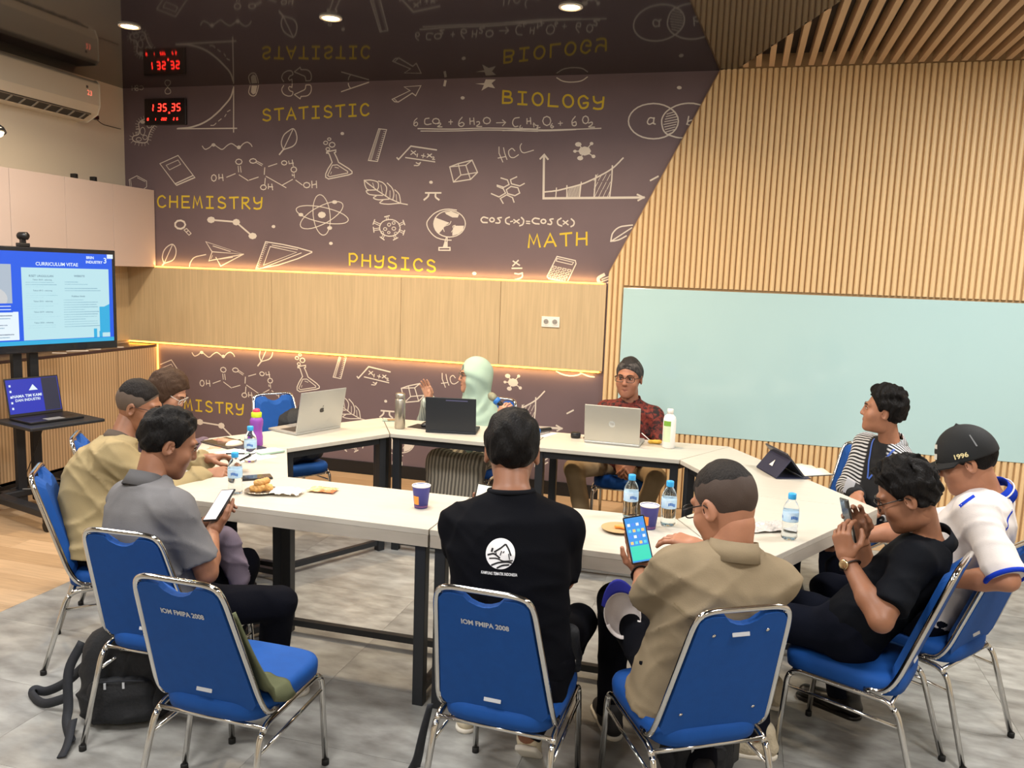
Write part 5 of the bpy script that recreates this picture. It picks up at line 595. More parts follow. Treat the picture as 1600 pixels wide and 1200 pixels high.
for i in range(8):
    j = (i + 1) % 8
    a, b_, c_, d_ = Vector(IN[i]), Vector(IN[j]), Vector(OUT[j]), Vector(OUT[i])
    cen = (a + b_ + c_ + d_) / 4
    t = thing('trapezoid_table' if i not in (0, 1, 4, 5) else 'meeting_table', TLAB[i], 'table', (cen.x, cen.y, 0), group='tables set in a ring')
    def shr(p, k=.003): v = p - cen; return p - v.normalized() * k - cen
    q = [shr(p) for p in (a, b_, c_, d_)]
    # second near table stands a touch further back, as in the photograph
    MB().prism([(p.x, p.y) for p in q], TOPZ - .024, TOPZ).build('tabletop', M_top, t, bevel=.002)
    u = (q[2] - q[3]).normalized(); nrm = Vector((-u.y, u.x))
    if nrm.dot(-q[3]) < 0: nrm = -nrm
    o3, o2 = q[3] + u * .002, q[2] - u * .002
    MB().prism([(p.x, p.y) for p in (o3, o2, o2 + nrm * .02, o3 + nrm * .02)], TOPZ - .072, TOPZ - .024).build('edge_apron', M_edge, t)
    # frame under the top
    ins = []
    for k in range(4):
        p = q[k]; n1 = (q[(k + 1) % 4] - p).normalized(); n2 = (q[(k - 1) % 4] - p).normalized(); ins.append(p + (n1 + n2).normalized() * .055)
    fr = MB()
    for k in range(4):
        p0, p1 = ins[k], ins[(k + 1) % 4]; dd = p1 - p0; ang = math.atan2(dd.y, dd.x); m_ = (p0 + p1) / 2
        fr.box((m_.x, m_.y, TOPZ - .046), (dd.length, .03, .04), (0, 0, ang))
    fr.build('top_frame', M_leg, t)
    for k in range(4):
        dd = ins[(k + 1) % 4] - ins[k]; MB().box((ins[k].x, ins[k].y, (TOPZ - .03) / 2), (.046, .046, TOPZ - .03), (0, 0, math.atan2(u.y, u.x))).build('leg', M_leg, t, bevel=.003)
    p0, p1 = ins[0], ins[1]; dd = p1 - p0; m_ = (p0 + p1) / 2
    MB().box((m_.x, m_.y, .055), (dd.length, .03, .03), (0, 0, math.atan2(dd.y, dd.x))).build('bottom_rail', M_leg, t)
    for k in (1, 3):
        p0, p1 = ins[k], ins[(k + 1) % 4]; dd = p1 - p0; m_ = (p0 + p1) / 2
        MB().box((m_.x, m_.y, .055), (dd.length, .03, .03), (0, 0, math.atan2(dd.y, dd.x))).build('side_rail', M_leg, t)
# ---------------------------------------------------------------- stacking chairs
M_chrome = mat('chair_chrome', (206, 204, 200), .12, 1.)
M_blue = mat('royal_blue_fabric', (0, 70, 146), .8, bump=.1, bscale=420, var=.05, vscale=30)
M_foot = mat('rubber_foot', (20, 20, 20), .7)
M_silver = mat('silver_print', (190, 194, 200), .45)
def make_chair():
    t = thing('stacking_chair', 'chair', 'chair')
    TZ, TYY, BZ, BY = .842, -.297, .402, -.150
    def bp(u, z): k = (z - BZ) / (TZ - BZ); return (u, BY + (TYY - BY) * k, z)
    wt, wb_ = .143, .186
    path = [(-.178, -.06, .372), (-wb_, -.12, .376), bp(-wb_, .43), bp(-(wt + .006), TZ - .03), bp(-wt + .02, TZ), bp(wt - .02, TZ), bp(wt + .006, TZ - .03), bp(wb_, .43), (wb_, -.12, .376), (.178, -.06, .372)]
    path = round_corners(path, .05, 6)
    MB().tube(path, .0115, 10, flat=.8).build('back_frame', M_chrome, t, True)
    # padded back inside the frame, with a hand notch at the top
    out = []
    def W(z): k = (z - BZ) / (TZ - BZ); return wb_ + (wt - wb_) * k - .008
    zs = [.405, .43, .5, .6, .7, .77, .805, .822]
    left = [(-W(z) + (.012 if z > .81 else 0) + (.02 if z < .41 else 0), z) for z in zs]
    top = [(-.10, .829), (-.062, .826), (-.045, .808), (-.02, .797), (0, .794), (.02, .797), (.045, .808), (.062, .826), (.10, .829)]
    right = [(-u, z) for u, z in left[::-1]]
    poly = left + top + right
    n = len(poly)
    def rel(u, z, off): p = bp(u, z); return (p[0], p[1] + off, p[2] + off * .32)
    vs = [rel(u, z, -.010) for u, z in poly] + [rel(u, z, .008) for u, z in poly]
    cu_, cz_ = 0, .6
    inner = [(u * .80, cz_ + (z - cz_) * .82) for u, z in poly]
    vs += [rel(u, z, .030) for u, z in inner]
    fs = [tuple(range(n))[::-1]] + [(i, (i + 1) % n, n + (i + 1) % n, n + i) for i in range(n)] + [(n + i, n + (i + 1) % n, 2 * n + (i + 1) % n, 2 * n + i) for i in range(n)] + [tuple(range(2 * n, 3 * n))]
    bk = mobj('backrest', [Vector(v) for v in vs], fs, M_blue, t)
    # seat pad: rounded outline, domed
    rings = []
    def outline(k, zc):
        pts = []
        for a in range(32):
            th = 2 * math.pi * a / 32; c0, s0 = math.cos(th), math.sin(th); e = .42
            x_ = math.copysign(abs(c0) ** e, c0); y_ = math.copysign(abs(s0) ** e, s0)
            yy = .03 + y_ * .205 * k; xx = x_ * (.195 - .012 * (1 - (yy + .17) / .4)) * k
            pts.append((xx, yy, zc))
        return pts
    vs = []; lay = [(.90, .358), (.985, .362), (1.0, .385), (1.0, .402), (.97, .416), (.88, .424), (.5, .428)]
    for k_, z_ in lay: vs += outline(k_, z_)
    fs = [tuple(range(32))[::-1]]
    for r in range(len(lay) - 1):
        for a in range(32): fs.append((r * 32 + a, r * 32 + (a + 1) % 32, (r + 1) * 32 + (a + 1) % 32, (r + 1) * 32 + a))
    fs.append(tuple(range((len(lay) - 1) * 32, len(lay) * 32)))
    mobj('seat', vs, fs, M_blue, t, True)
    for s_ in (-1, 1):
        # inverted U side: front leg, rail, rear leg
        path = round_corners([(s_ * .192, .222, .012), (s_ * .186, .200, .362), (s_ * .190, -.165, .352), (s_ * .205, -.268, .012)], .055, 7)
        k1 = min(range(len(path)), key=lambda i: (Vector(path[i]) - Vector((s_ * .186, .195, .355))).length)
        k2 = min(range(len(path)), key=lambda i: (Vector(path[i]) - Vector((s_ * .190, -.16, .345))).length)
        f1 = MB().tube(path[:k1 + 1], .0105, 10).build('leg', M_chrome, t, True); MB().tube(path[k1:k2 + 1], .0105, 10).build('seat_rail', M_chrome, t, True); f2 = MB().tube(path[k2:], .0105, 10).build('leg', M_chrome, t, True)
        MB().lathe([(.013, 0), (.013, .022), (.011, .024)], 12, (s_ * .192, .222, 0)).build('rubber_foot', M_foot, f1, True)
        MB().lathe([(.013, 0), (.013, .022), (.011, .024)], 12, (s_ * .205, -.268, 0)).build('rubber_foot', M_foot, f2, True)
        MB().tube([(s_ * .188, .205, .295), (s_ * .193, -.178, .275)], .006, 8).build('side_stretcher', M_chrome, t, True)
    MB().tube([(-.19, .19, .345), (.19, .19, .345)], .008, 8).build('cross_bar', M_chrome, t, True)
    MB().tube([(-.19, -.15, .345), (.19, -.15, .345)], .008, 8).build('cross_bar', M_chrome, t, True)
    z_ = .455; pl = MB(); 
    pl.box(rel(0, z_, -.0115), (.056, .003, .015), (-math.atan2(TYY - BY, TZ - BZ) * -1, 0, 0)); pl.build('maker_plate', M_silver, t, bevel=.002)
    return t, rel
chair0, crel = make_chair()
def chair(x, y, deg, label):
    c = chair0 if not chair0.get('used') else copy_tree(chair0)
    chair0['used'] = 1
    if 'used' in c and c is not chair0: del c['used']
    c.location = (x, y, 0); c.rotation_euler = (0, 0, math.radians(deg)); c['label'] = label; c['category'] = 'chair'; c['group'] = 'blue padded stacking chairs'
    return c
CH = {}
CH['grey'] = chair(-1.972, 2.506, 3, 'blue padded chrome chair under the man in the grey polo')
CH['empty'] = chair(-1.506, 2.214, -1, 'empty blue chrome chair in the foreground with a green jacket on it')
CH['blackt'] = chair(-.648, 2.448, -2.3, 'blue chrome chair under the man in the black t-shirt')
CH['tan'] = chair(-.086, 2.551, 31, 'blue chrome chair under the man in the tan shirt')
CH['polo'] = chair(.508, 3.105, 68, 'blue chrome chair under the man in the black polo')
CH['cap'] = chair(.801, 3.463, 53, 'blue chrome chair under the man in the black cap')
CH['khaki'] = chair(-2.637, 2.941, -53, 'blue chrome chair under the man in the khaki jacket')
CH['brown'] = chair(-3.03, 3.568, -54.5, 'blue chrome chair behind the woman with brown hair')
CH['young'] = chair(0.611, 4.765, 150, 'blue chrome chair under the young man in the striped shirt')
CH['batik'] = chair(-.70, 5.52, 180, 'blue chrome chair under the man in the red batik shirt')
CH['hijab'] = chair(-1.73, 5.40, 170, 'blue chrome chair under the woman in the mint headscarf')
CH['bag'] = chair(-2.93, 4.93, -124, 'empty blue chrome chair holding a black backpack behind the angled table')
del chair0['used']
for ch in CH['tan'].children:
    if ch.name.startswith('maker_plate'): ch.location = Vector(crel(0, .765, 0)) - Vector(crel(0, .455, 0))
for u, z in ((-.085, .765), (.085, .77), (-.12, .48), (.12, .48)): MB().lathe([(.006, 0), (.006, .002), (0, .003)], 10, crel(u, z, -.0105), Euler((math.pi / 2 + .3, 0, 0)).to_matrix()).build('screw_head', M_chrome, CH['tan'], True)
Mtx = frame(crel(0, .735, -.0122), (1, 0, 0), Vector(crel(0, .8, 0)) - Vector(crel(0, .7, 0)))
for k in ('empty', 'blackt'): text('printed_letters', 'IOM FMIPA 2008', .0245, M_silver, CH[k], Mtx, .0007, .86)
# ---------------------------------------------------------------- people: one continuous implicit surface per body, garments grown over it
def rotz(a): c, s = math.cos(a), math.sin(a); return np.array([[c, -s, 0], [s, c, 0], [0, 0, 1.]])
def rotx(a): c, s = math.cos(a), math.sin(a); return np.array([[1., 0, 0], [0, c, -s], [0, s, c]])
def roty(a): c, s = math.cos(a), math.sin(a); return np.array([[c, 0, s], [0, 1., 0], [-s, 0, c]])
def unit(v): v = np.array(v, float); return v / (np.linalg.norm(v) + 1e-9)
class Vox:
    def __init__(s, lo, hi, h):
        s.lo = np.array(lo, float); s.h = h; s.n = np.maximum(4, np.ceil((np.array(hi) - s.lo) / h).astype(int) + 1)
        s.f = np.full(tuple(s.n), 9., np.float32); s.ax = [(s.lo[i] + h * np.arange(s.n[i])).astype(np.float32) for i in range(3)]
    def sub(s, lo, hi):
        a = np.clip(np.floor((np.array(lo) - s.lo) / s.h).astype(int), 0, s.n - 1); b = np.clip(np.ceil((np.array(hi) - s.lo) / s.h).astype(int) + 1, 1, s.n)
        sl = tuple(slice(a[i], b[i]) for i in range(3))
        return sl, s.ax[0][sl[0]][:, None, None], s.ax[1][sl[1]][None, :, None], s.ax[2][sl[2]][None, None, :]
    def mix(s, sl, d, k, mode='u'):
        a = s.f[sl]
        if mode == 'u':
            if k <= 0: s.f[sl] = np.minimum(a, d); return
            t = np.clip(.5 + .5 * (d - a) / k, 0, 1); s.f[sl] = d + (a - d) * t - k * t * (1 - t)
        elif mode == 's':
            if k <= 0: s.f[sl] = np.maximum(a, -d); return
            t = np.clip(.5 - .5 * (a + d) / k, 0, 1); s.f[sl] = a + (-d - a) * t + k * t * (1 - t)
    def cone(s, a, b, ra, rb, k=.02, mode='u', cut=None):
        a = np.array(a, float); b = np.array(b, float); m = max(ra, rb) + k + 3 * s.h
        sl, X, Y, Z = s.sub(np.minimum(a, b) - m, np.maximum(a, b) + m)
        ab = b - a; L2 = float(ab @ ab) + 1e-12
        t = ((X - a[0]) * ab[0] + (Y - a[1]) * ab[1] + (Z - a[2]) * ab[2]) / L2
        tc = np.clip(t, 0, 1)
        d = np.sqrt((X - a[0] - tc * ab[0]) ** 2 + (Y - a[1] - tc * ab[1]) ** 2 + (Z - a[2] - tc * ab[2]) ** 2) - (ra + (rb - ra) * tc)
        if cut is not None: d = np.maximum(d, (t - cut) * math.sqrt(L2))
        s.mix(sl, d, k, mode)
    def ell(s, c, r, M=None, k=.02, mode='u'):
        c = np.array(c, float); r = np.array(r, float); m = r.max() + k + 3 * s.h
        sl, X, Y, Z = s.sub(c - m, c + m); X = X - c[0]; Y = Y - c[1]; Z = Z - c[2]
        if M is not None: X, Y, Z = (M[i][0] * X + M[i][1] * Y + M[i][2] * Z for i in range(3))
        k0 = np.sqrt((X / r[0]) ** 2 + (Y / r[1]) ** 2 + (Z / r[2]) ** 2); k1 = np.sqrt((X / r[0] ** 2) ** 2 + (Y / r[1] ** 2) ** 2 + (Z / r[2] ** 2) ** 2)
        s.mix(sl, (k0 * (k0 - 1) / np.maximum(k1, 1e-6)).astype(np.float32), k, mode)
    def field(s, fn, lo, hi, k=.02, mode='u'):
        sl, X, Y, Z = s.sub(lo, hi); s.mix(sl, fn(X, Y, Z).astype(np.float32), k, mode)
    def wrinkle(s, amp, fr=26., seed=0.):
        X = s.ax[0][:, None, None]; Y = s.ax[1][None, :, None]; Z = s.ax[2][None, None, :]
        def fold(ax_, ay, az, k, ph, wq): return (1 - np.abs(np.sin(k * (ax_ * X + ay * Y + az * Z) + ph + wq))) ** 2
        w1 = 1.6 * np.sin(fr * .42 * Z + 9 * X + seed) + 1.1 * np.sin(fr * .5 * Y + seed * 2); w2 = 1.5 * np.sin(fr * .45 * X + 7 * Z + seed * 3) + np.sin(fr * .55 * Y - seed)
        m1 = np.clip(.5 + .8 * np.sin(11 * X + 8 * Z + seed) * np.sin(9 * Y - 6 * Z + seed), 0, 1); m2 = np.clip(.5 - .8 * np.sin(10 * X - 9 * Z + seed * 2) * np.sin(8 * Y + 7 * Z), 0, 1)
        f = m1 * fold(.6, .5, .62, fr * 1.25, seed, w1) + m2 * fold(-.55, .55, .63, fr * 1.35, seed * 1.7, w2) + .5 * fold(.2, .25, .95, fr * 1.0, seed * .6, w1 * .7)
        s.f += (amp * (.45 - f) * 1.6).astype(np.float32)
    def cutplane(s, p, nrm):
        p = np.array(p, float); nrm = unit(nrm)
        d = (s.ax[0][:, None, None] - p[0]) * nrm[0] + (s.ax[1][None, :, None] - p[1]) * nrm[1] + (s.ax[2][None, None, :] - p[2]) * nrm[2]
        s.f = np.maximum(s.f, d.astype(np.float32))
    def mesh(s):
        f = s.f; S = f < 0
        f[0] = np.maximum(f[0], .01); f[-1] = np.maximum(f[-1], .01); f[:, 0] = np.maximum(f[:, 0], .01); f[:, -1] = np.maximum(f[:, -1], .01); f[:, :, 0] = np.maximum(f[:, :, 0], .01); f[:, :, -1] = np.maximum(f[:, :, -1], .01)
        S = f < 0; c = S[:-1, :-1, :-1].astype(np.int8)
        offs = [(i, j, k) for i in (0, 1) for j in (0, 1) for k in (0, 1)]
        def sl(o): return tuple(slice(o[i], f.shape[i] - 1 + o[i]) for i in range(3))
        cnt = sum(S[sl(o)].astype(np.int8) for o in offs)
        act = np.argwhere((cnt > 0) & (cnt < 8))
        if len(act) == 0: return np.zeros((0, 3)), []
        idx = np.full(cnt.shape, -1, np.int64); idx[tuple(act.T)] = np.arange(len(act))
        vals = {o: f[act[:, 0] + o[0], act[:, 1] + o[1], act[:, 2] + o[2]] for o in offs}
        P = np.zeros((len(act), 3)); C = np.zeros(len(act))
        for o in offs:
            for axx in range(3):
                if o[axx]: continue
                q = list(o); q[axx] = 1; q = tuple(q); va, vb = vals[o], vals[q]; mk = (va < 0) != (vb < 0)
                t = np.where(mk, va / np.where(va == vb, 1, va - vb), 0)
                pos = np.array(o, float)[None, :].repeat(len(act), 0); pos[:, axx] += t
                P += pos * mk[:, None]; C += mk
        V = s.lo + s.h * (act + P / C[:, None])
        Fs = []
        for axx in range(3):
            o2 = [0, 0, 0]; o2[axx] = 1
            A = S[tuple(slice(0, f.shape[i] - (1 if i == axx else 0)) for i in range(3))]; B = S[tuple(slice(o2[i], f.shape[i]) for i in range(3))]
            e = np.argwhere(A != B); u, v = (axx + 1) % 3, (axx + 2) % 3
            e = e[(e[:, u] > 0) & (e[:, v] > 0) & (e[:, u] < f.shape[u] - 1) & (e[:, v] < f.shape[v] - 1)]
            if not len(e): continue
            def cell(du, dv): q = e.copy(); q[:, u] -= du; q[:, v] -= dv; return idx[tuple(q.T)]
            qd = np.stack([cell(1, 1), cell(0, 1), cell(0, 0), cell(1, 0)], 1)
            flip = ~A[tuple(e.T)]
            qd[flip] = qd[flip][:, ::-1]; Fs.append(qd)
        return V, np.concatenate(Fs)
def nmesh(name, V, Fq, m, parent, off=(0, 0, 0)):
    me = bpy.data.meshes.new(name); V = np.asarray(V, float) - np.asarray(off, float); n = len(Fq)
    me.vertices.add(len(V)); me.vertices.foreach_set('co', V.astype(np.float32).ravel())
    me.loops.add(4 * n); me.loops.foreach_set('vertex_index', np.asarray(Fq, np.int32).ravel())
    me.polygons.add(n); me.polygons.foreach_set('loop_start', np.arange(0, 4 * n, 4, dtype=np.int32)); me.polygons.foreach_set('loop_total', np.full(n, 4, np.int32))
    me.polygons.foreach_set('use_smooth', np.ones(n, bool)); me.update(calc_edges=True); me.validate()
    me.materials.append(m); return link(bpy.data.objects.new(name, me), parent)
def ik(S, Wr, l1, l2, hint):
    S = np.array(S, float); Wr = np.array(Wr, float); d = Wr - S; D = np.linalg.norm(d); u = d / (D + 1e-9)
    if D > (l1 + l2) * .995: k = D / ((l1 + l2) * .995); l1 *= k; l2 *= k
    a = (l1 * l1 - l2 * l2 + D * D) / (2 * D); hgt = math.sqrt(max(1e-6, l1 * l1 - a * a)); hn = unit(hint); hn = unit(hn - u * (hn @ u)); return S + u * a + hn * hgt
def hand_mesh(right, curl, s, point=False, spread=.0):
    """hand-local: wrist at origin, fingers along +y, back of the hand +z, palm -z; the thumb leaves the side of the palm near its base"""
    v = Vox((-.085, -.035, -.10), (.085, .205, .05), .0034); sx = -1 if right else 1
    v.cone((0, -.03, 0), (0, .015, 0), .024, .023, .012)
    for i in range(4): v.cone((sx * (.026 - .0175 * i) * .75, .012, -.001), (sx * (.030 - .0195 * i), .082 - .004 * abs(i - 1.2), .0), .0145, .0115, .014)
    v.cone((sx * .018, .015, -.010), (sx * .022, .05, -.012), .016, .012, .012)
    ln = [.068, .076, .070, .055]
    for i in range(4):
        p = np.array([sx * (.030 - .0198 * i), .084 - .004 * abs(i - 1.2) - (.006 if i == 3 else 0), 0.]); L = ln[i]; cc = curl * (1 + .12 * i)
        if point and i == 0: cc = .12
        elif point: cc = max(cc, .9)
        ang = 0.; fan = sx * (.10 - .065 * i) * (1 + spread)
        for j, (fr, an, r0, r1) in enumerate(((.45, .65, .0093, .0083), (.31, .95, .0083, .0074), (.24, .65, .0074, .0064))):
            ang += cc * an; q = p + L * fr * np.array([math.sin(fan) * math.cos(ang), math.cos(fan) * math.cos(ang), -math.sin(ang)]); v.cone(p, q, r0, r1, .004); p = q
    p = np.array([sx * .022, .018, -.008]); d = unit((sx * .72, .62, -.30 - .35 * curl))
    q = p + d * .040; v.cone(p, q, .0145, .0115, .008); d2 = unit((sx * (.40 - .45 * curl), .85, -.35 - .3 * curl)); r_ = q + d2 * .030; v.cone(q, r_, .0112, .0098, .005); d3 = unit((sx * (.18 - .5 * curl), .95, -.25)); v.cone(r_, r_ + d3 * .024, .0097, .0078, .004)
    V, Fq = v.mesh(); return V * s, Fq
HEADC = {}
def head_mesh(fem=False, wide=1.):
    key = (fem, wide)
    if key in HEADC: return HEADC[key]
    v = Vox((-.105, -.13, -.17), (.105, .15, .15), .0046)
    v.ell((0, -.012, .035), (.074, .094, .088), None, .01)
    v.ell((0, .035, -.035), (.060 * wide, .062, .075), None, .035)
    v.ell((0, .045, -.072), (.044 * wide, .044, .040), None, .03)
    v.ell((0, .078, -.095), (.022, .016, .016), None, .025)
    for sx in (-1, 1):
        v.ell((sx * .040, .062, -.022), (.024, .022, .024), None, .025)
        v.cone((sx * .012, .088, .036), (sx * .044, .074, .037), .0095, .0085, .016)
        v.ell((sx * .031, .098, .016), (.0155, .014, .0115), None, .010, 's')
        v.ell((sx * .031, .079, .016), (.0135, .0125, .0115), None, .003)
        v.cone((sx * .009, .101, -.020), (sx * .012, .093, -.022), .0075, .0070, .006)
        v.ell((sx * .077, -.010, -.002), (.0085, .021, .032), rotz(-sx * .35).T, .006)
        v.ell((sx * .083, -.004, .0), (.005, .011, .020), rotz(-sx * .35).T, .004, 's')
    v.cone((0, .088, .030), (0, .106, -.016), .0085, .0115, .010)
    v.cone((-.017, .086, -.052), (.017, .086, -.052), .0075, .0075, .006); v.cone((0, .092, -.050), (0, .092, -.051), .007, .007, .008)
    v.cone((-.014, .085, -.063), (.014, .085, -.063), .0075, .0075, .006)
    v.cone((-.022, .0945, -.0572), (.022, .0945, -.0572), .0025, .0025, .004, 's')
    v.cone((0, -.020, -.03), (0, -.012, -.075), .050, .046, .03)
    HEADC[key] = v.mesh(); return HEADC[key]
def zline(Y, style):
    ys = [-.13, -.085, -.05, -.02, .005, .025, .05, .068, .085, .13]
    zs = {'short': [-.09, -.082, -.060, -.030, -.008, .008, .056, .086, .094, .10], 'top': [.05, .045, .04, .04, .042, .045, .055, .080, .088, .09], 'sides': [-.105, -.095, -.070, -.034, -.012, .012, .045, .070, .09, .1],
          'long': [-.2, -.2, -.19, -.17, -.15, -.10, .02, .07, .085, .09]}[style]
    return np.interp(Y, ys, zs)
def hair_mesh(style, thick=.012, rough=.003, seed=0., up=0.):
    long_ = style == 'long'
    v = Vox((-.14, -.17, -.26 if long_ else -.13), (.14, .15, .18), .0046 if not long_ else .006)
    if style == 'top': v.ell((0, -.012, .035 + thick * 1.1), (.0745, .0945, .0885 + up), None, .0)
    else: v.ell((0, -.012, .036 + up * .3), (.074 + thick, .094 + thick, .088 + thick + up), None, .01)
    if long_:
        v.cone((0, -.045, .02), (0, -.060, -.16), .084, .070, .03); v.cone((.060, .0, .02), (.056, .045, -.15), .036, .030, .03); v.cone((-.060, .0, .02), (-.056, .045, -.15), .036, .030, .03)
    X = v.ax[0][:, None, None]; Y = v.ax[1][None, :, None]; Z = v.ax[2][None, None, :]
    fr = 95.
    v.f += (rough * (np.sin(fr * X + 2.2 * np.sin(fr * .6 * Y + seed)) * np.sin(fr * .9 * Y + 1.9 * np.sin(fr * .5 * Z + seed)) + .7 * np.sin(fr * .8 * Z + 2 * np.sin(fr * .7 * X)))).astype(np.float32)
    if style != 'top':
        zl = zline(v.ax[1], style if style in ('short', 'sides', 'long') else 'short')[None, :, None]
        zl = zl + .010 * np.clip((np.abs(X) - .03) / .05, 0, 1) * (Y > .03)
        tp = .006 if long_ else .045
        v.f += (thick * .9 * np.clip(1 - (Z - zl) / tp, 0, 1) ** 1.5).astype(np.float32)
        v.f = np.maximum(v.f, ((zl - Z) * .85).astype(np.float32))
    else: v.f = np.maximum(v.f, (np.interp(v.ax[1], [-.2, .02, .05, .075, .2], [.02, .028, .06, .096, .104])[None, :, None] - Z).astype(np.float32))
    for sx in (-1, 1):
        if not long_: v.ell((sx * .082, -.008, -.008), (.022, .026, .034), None, .004, 's')
    return v.mesh()
def torso_field(pel, neck, r, f, prof, slouch, grow):
    pel = np.array(pel); T = np.array(neck) - pel; L = np.linalg.norm(T); t = T / L
    us = [p[0] for p in prof]; ws = [p[1] + grow for p in prof]; ds = [p[2] + grow for p in prof]; of = [p[3] for p in prof]
    def fn(X, Y, Z):
        X = X - pel[0]; Y = Y - pel[1]; Z = Z - pel[2]
        u = (X * t[0] + Y * t[1] + Z * t[2]) / L; sx = X * r[0] + Y * r[1] + Z * r[2]; fy = X * f[0] + Y * f[1] + Z * f[2]
        fy = fy + slouch * 4 * np.clip(u, 0, 1) * (1 - np.clip(u, 0, 1)); w = np.interp(u, us, ws); d = np.interp(u, us, ds); fy = fy - np.interp(u, us, of)
        q = ((np.abs(sx) / w) ** 2.5 + (np.abs(fy) / d) ** 2.5) ** (1 / 2.5)
        return np.maximum((q - 1) * np.minimum(w, d), np.maximum((u - us[-1]) * L, (us[0] - u) * L))
    return fn
M_eyew = mat('eye_white', (225, 220, 212), .3); M_iris = mat('dark_iris', (34, 22, 16), .2); M_specs = mat('black_spectacle_frame', (20, 20, 22), .3)
M_lens = mat('spectacle_lens', (235, 240, 242), .03, trans=1., ior=1.05)
def head_tf(sp): return rotz(math.radians(sp['hyaw'])) @ rotx(math.radians(sp['hpitch'])) @ roty(math.radians(sp.get('hroll', 0)))
def collar(name, neck, axis, front, m, parent, off, r0=.060, gap=22, h=.024, drop=.028, flare=.021, s=1.):
    ax = unit(axis); fr = unit(np.array(front) - ax * (np.array(front) @ ax)); sd = np.cross(fr, ax)
    sec = [(r0, -.012), (r0 + .002, h), (r0 + .007, h + .002), (r0 + flare, -drop), (r0 + flare - .005, -drop - .001), (r0 + .006, h - .006)]
    vs = []; n = 30; m_ = len(sec); fs = []
    for i in range(n + 1):
        a = math.radians(gap + (360 - 2 * gap) * i / n); tip = .014 * (max(0, math.cos(a)) ** 3)
        for q, (rr, zz) in enumerate(sec):
            z2 = zz - (tip if q in (3, 4) else .010 * max(0, math.cos(a)) if q in (1, 2, 5) else 0)
            vs.append(np.array(neck) + s * ((fr * math.cos(a) + sd * math.sin(a)) * rr + ax * z2))
    for i in range(n):
        for q in range(m_): fs.append((i * m_ + q, i * m_ + (q + 1) % m_, (i + 1) * m_ + (q + 1) % m_, (i + 1) * m_ + q))
    fs += [tuple(range(m_))[::-1], tuple(range(n * m_, (n + 1) * m_))]
    return mobj(name, vs, fs, m, parent, True, off)
def shoe(parent, ank, toe, pitch, m_up, m_sole, off, s=1., lift=0.):
    M = rotz(math.radians(toe)) @ rotx(math.radians(pitch))
    v = Vox((-.065, -.11, -.01), (.065, .21, .14), .0055)
    v.cone((0, -.055, .042), (0, .02, .045), .034, .036, .03); v.cone((0, .02, .040), (0, .145, .030), .038, .034, .03); v.cone((0, -.05, .05), (0, -.035, .105), .034, .040, .02)
    for a in (0, 1, 2, 3): v.cone((-.022, .035 + .022 * a, .072 - .007 * a), (.022, .035 + .022 * a, .072 - .007 * a), .0045, .0045, .004)
    v.cutplane((0, 0, .016), (0, 0, -1)); V, Fq = v.mesh()
    base = np.array([ank[0], ank[1], 0 if pitch == 0 else max(0., ank[2] - .085)])
    piv = np.array([0, .11, 0.]) if pitch < 0 else np.zeros(3)
    def tf(V): return ((V * s - piv) @ M.T) + piv @ rotz(math.radians(toe)).T + base * np.array([1, 1, 0]) + np.array([0, 0, .001])
    o = nmesh('shoe', tf(V), Fq, m_up, parent, off)
    w_ = Vox((-.065, -.11, -.01), (.065, .21, .05), .0055)
    w_.cone((0, -.05, .012), (0, .145, .012), .040, .042, .02); w_.cutplane((0, 0, .020), (0, 0, 1)); w_.cutplane((0, 0, .001), (0, 0, -1)); V, Fq = w_.mesh()
    nmesh('sole', tf(V), Fq, m_sole, o, off); return o
def specs(parent, tfh, m=None, w=.030, h=.019):
    b = MB(); 
    for sx in (-1, 1):
        loop = []
        for a in range(18):
            th = 2 * math.pi * a / 18; c0, s0 = math.cos(th), math.sin(th); loop.append(tfh(np.array([sx * .034 + w * math.copysign(abs(c0) ** .6, c0), .1055 - .006 * abs(c0), .014 + h * math.copysign(abs(s0) ** .6, s0)])))
        b.tube(loop, .0021, 6, True)
        b.tube([tfh(np.array(p)) for p in ((sx * (.034 + w), .099, .020), (sx * .078, .060, .020), (sx * .081, .0, .016), (sx * .080, -.018, .0))], .0021, 6)
    b.tube([tfh(np.array(p)) for p in ((-.006, .107, .020), (0, .110, .022), (.006, .107, .020))], .0021, 6)
    return b.build('spectacles', m or M_specs, parent, True)
def watch(parent, Wp, El, off, m, mf, r=.031):
    ax = unit(np.array(El) - np.array(Wp)); c = np.array(Wp) + ax * .028; u = unit(np.cross(ax, (0, 0, 1))); v = np.cross(ax, u)
    loop = [c + (u * math.cos(t) + v * math.sin(t)) * r for t in np.linspace(0, 2 * math.pi, 20)[:-1]]
    b = MB().tube([Vector(p) for p in loop], .008, 8, True, .35).build('watch', m, parent, True, off)
    return b, c, u, v, ax
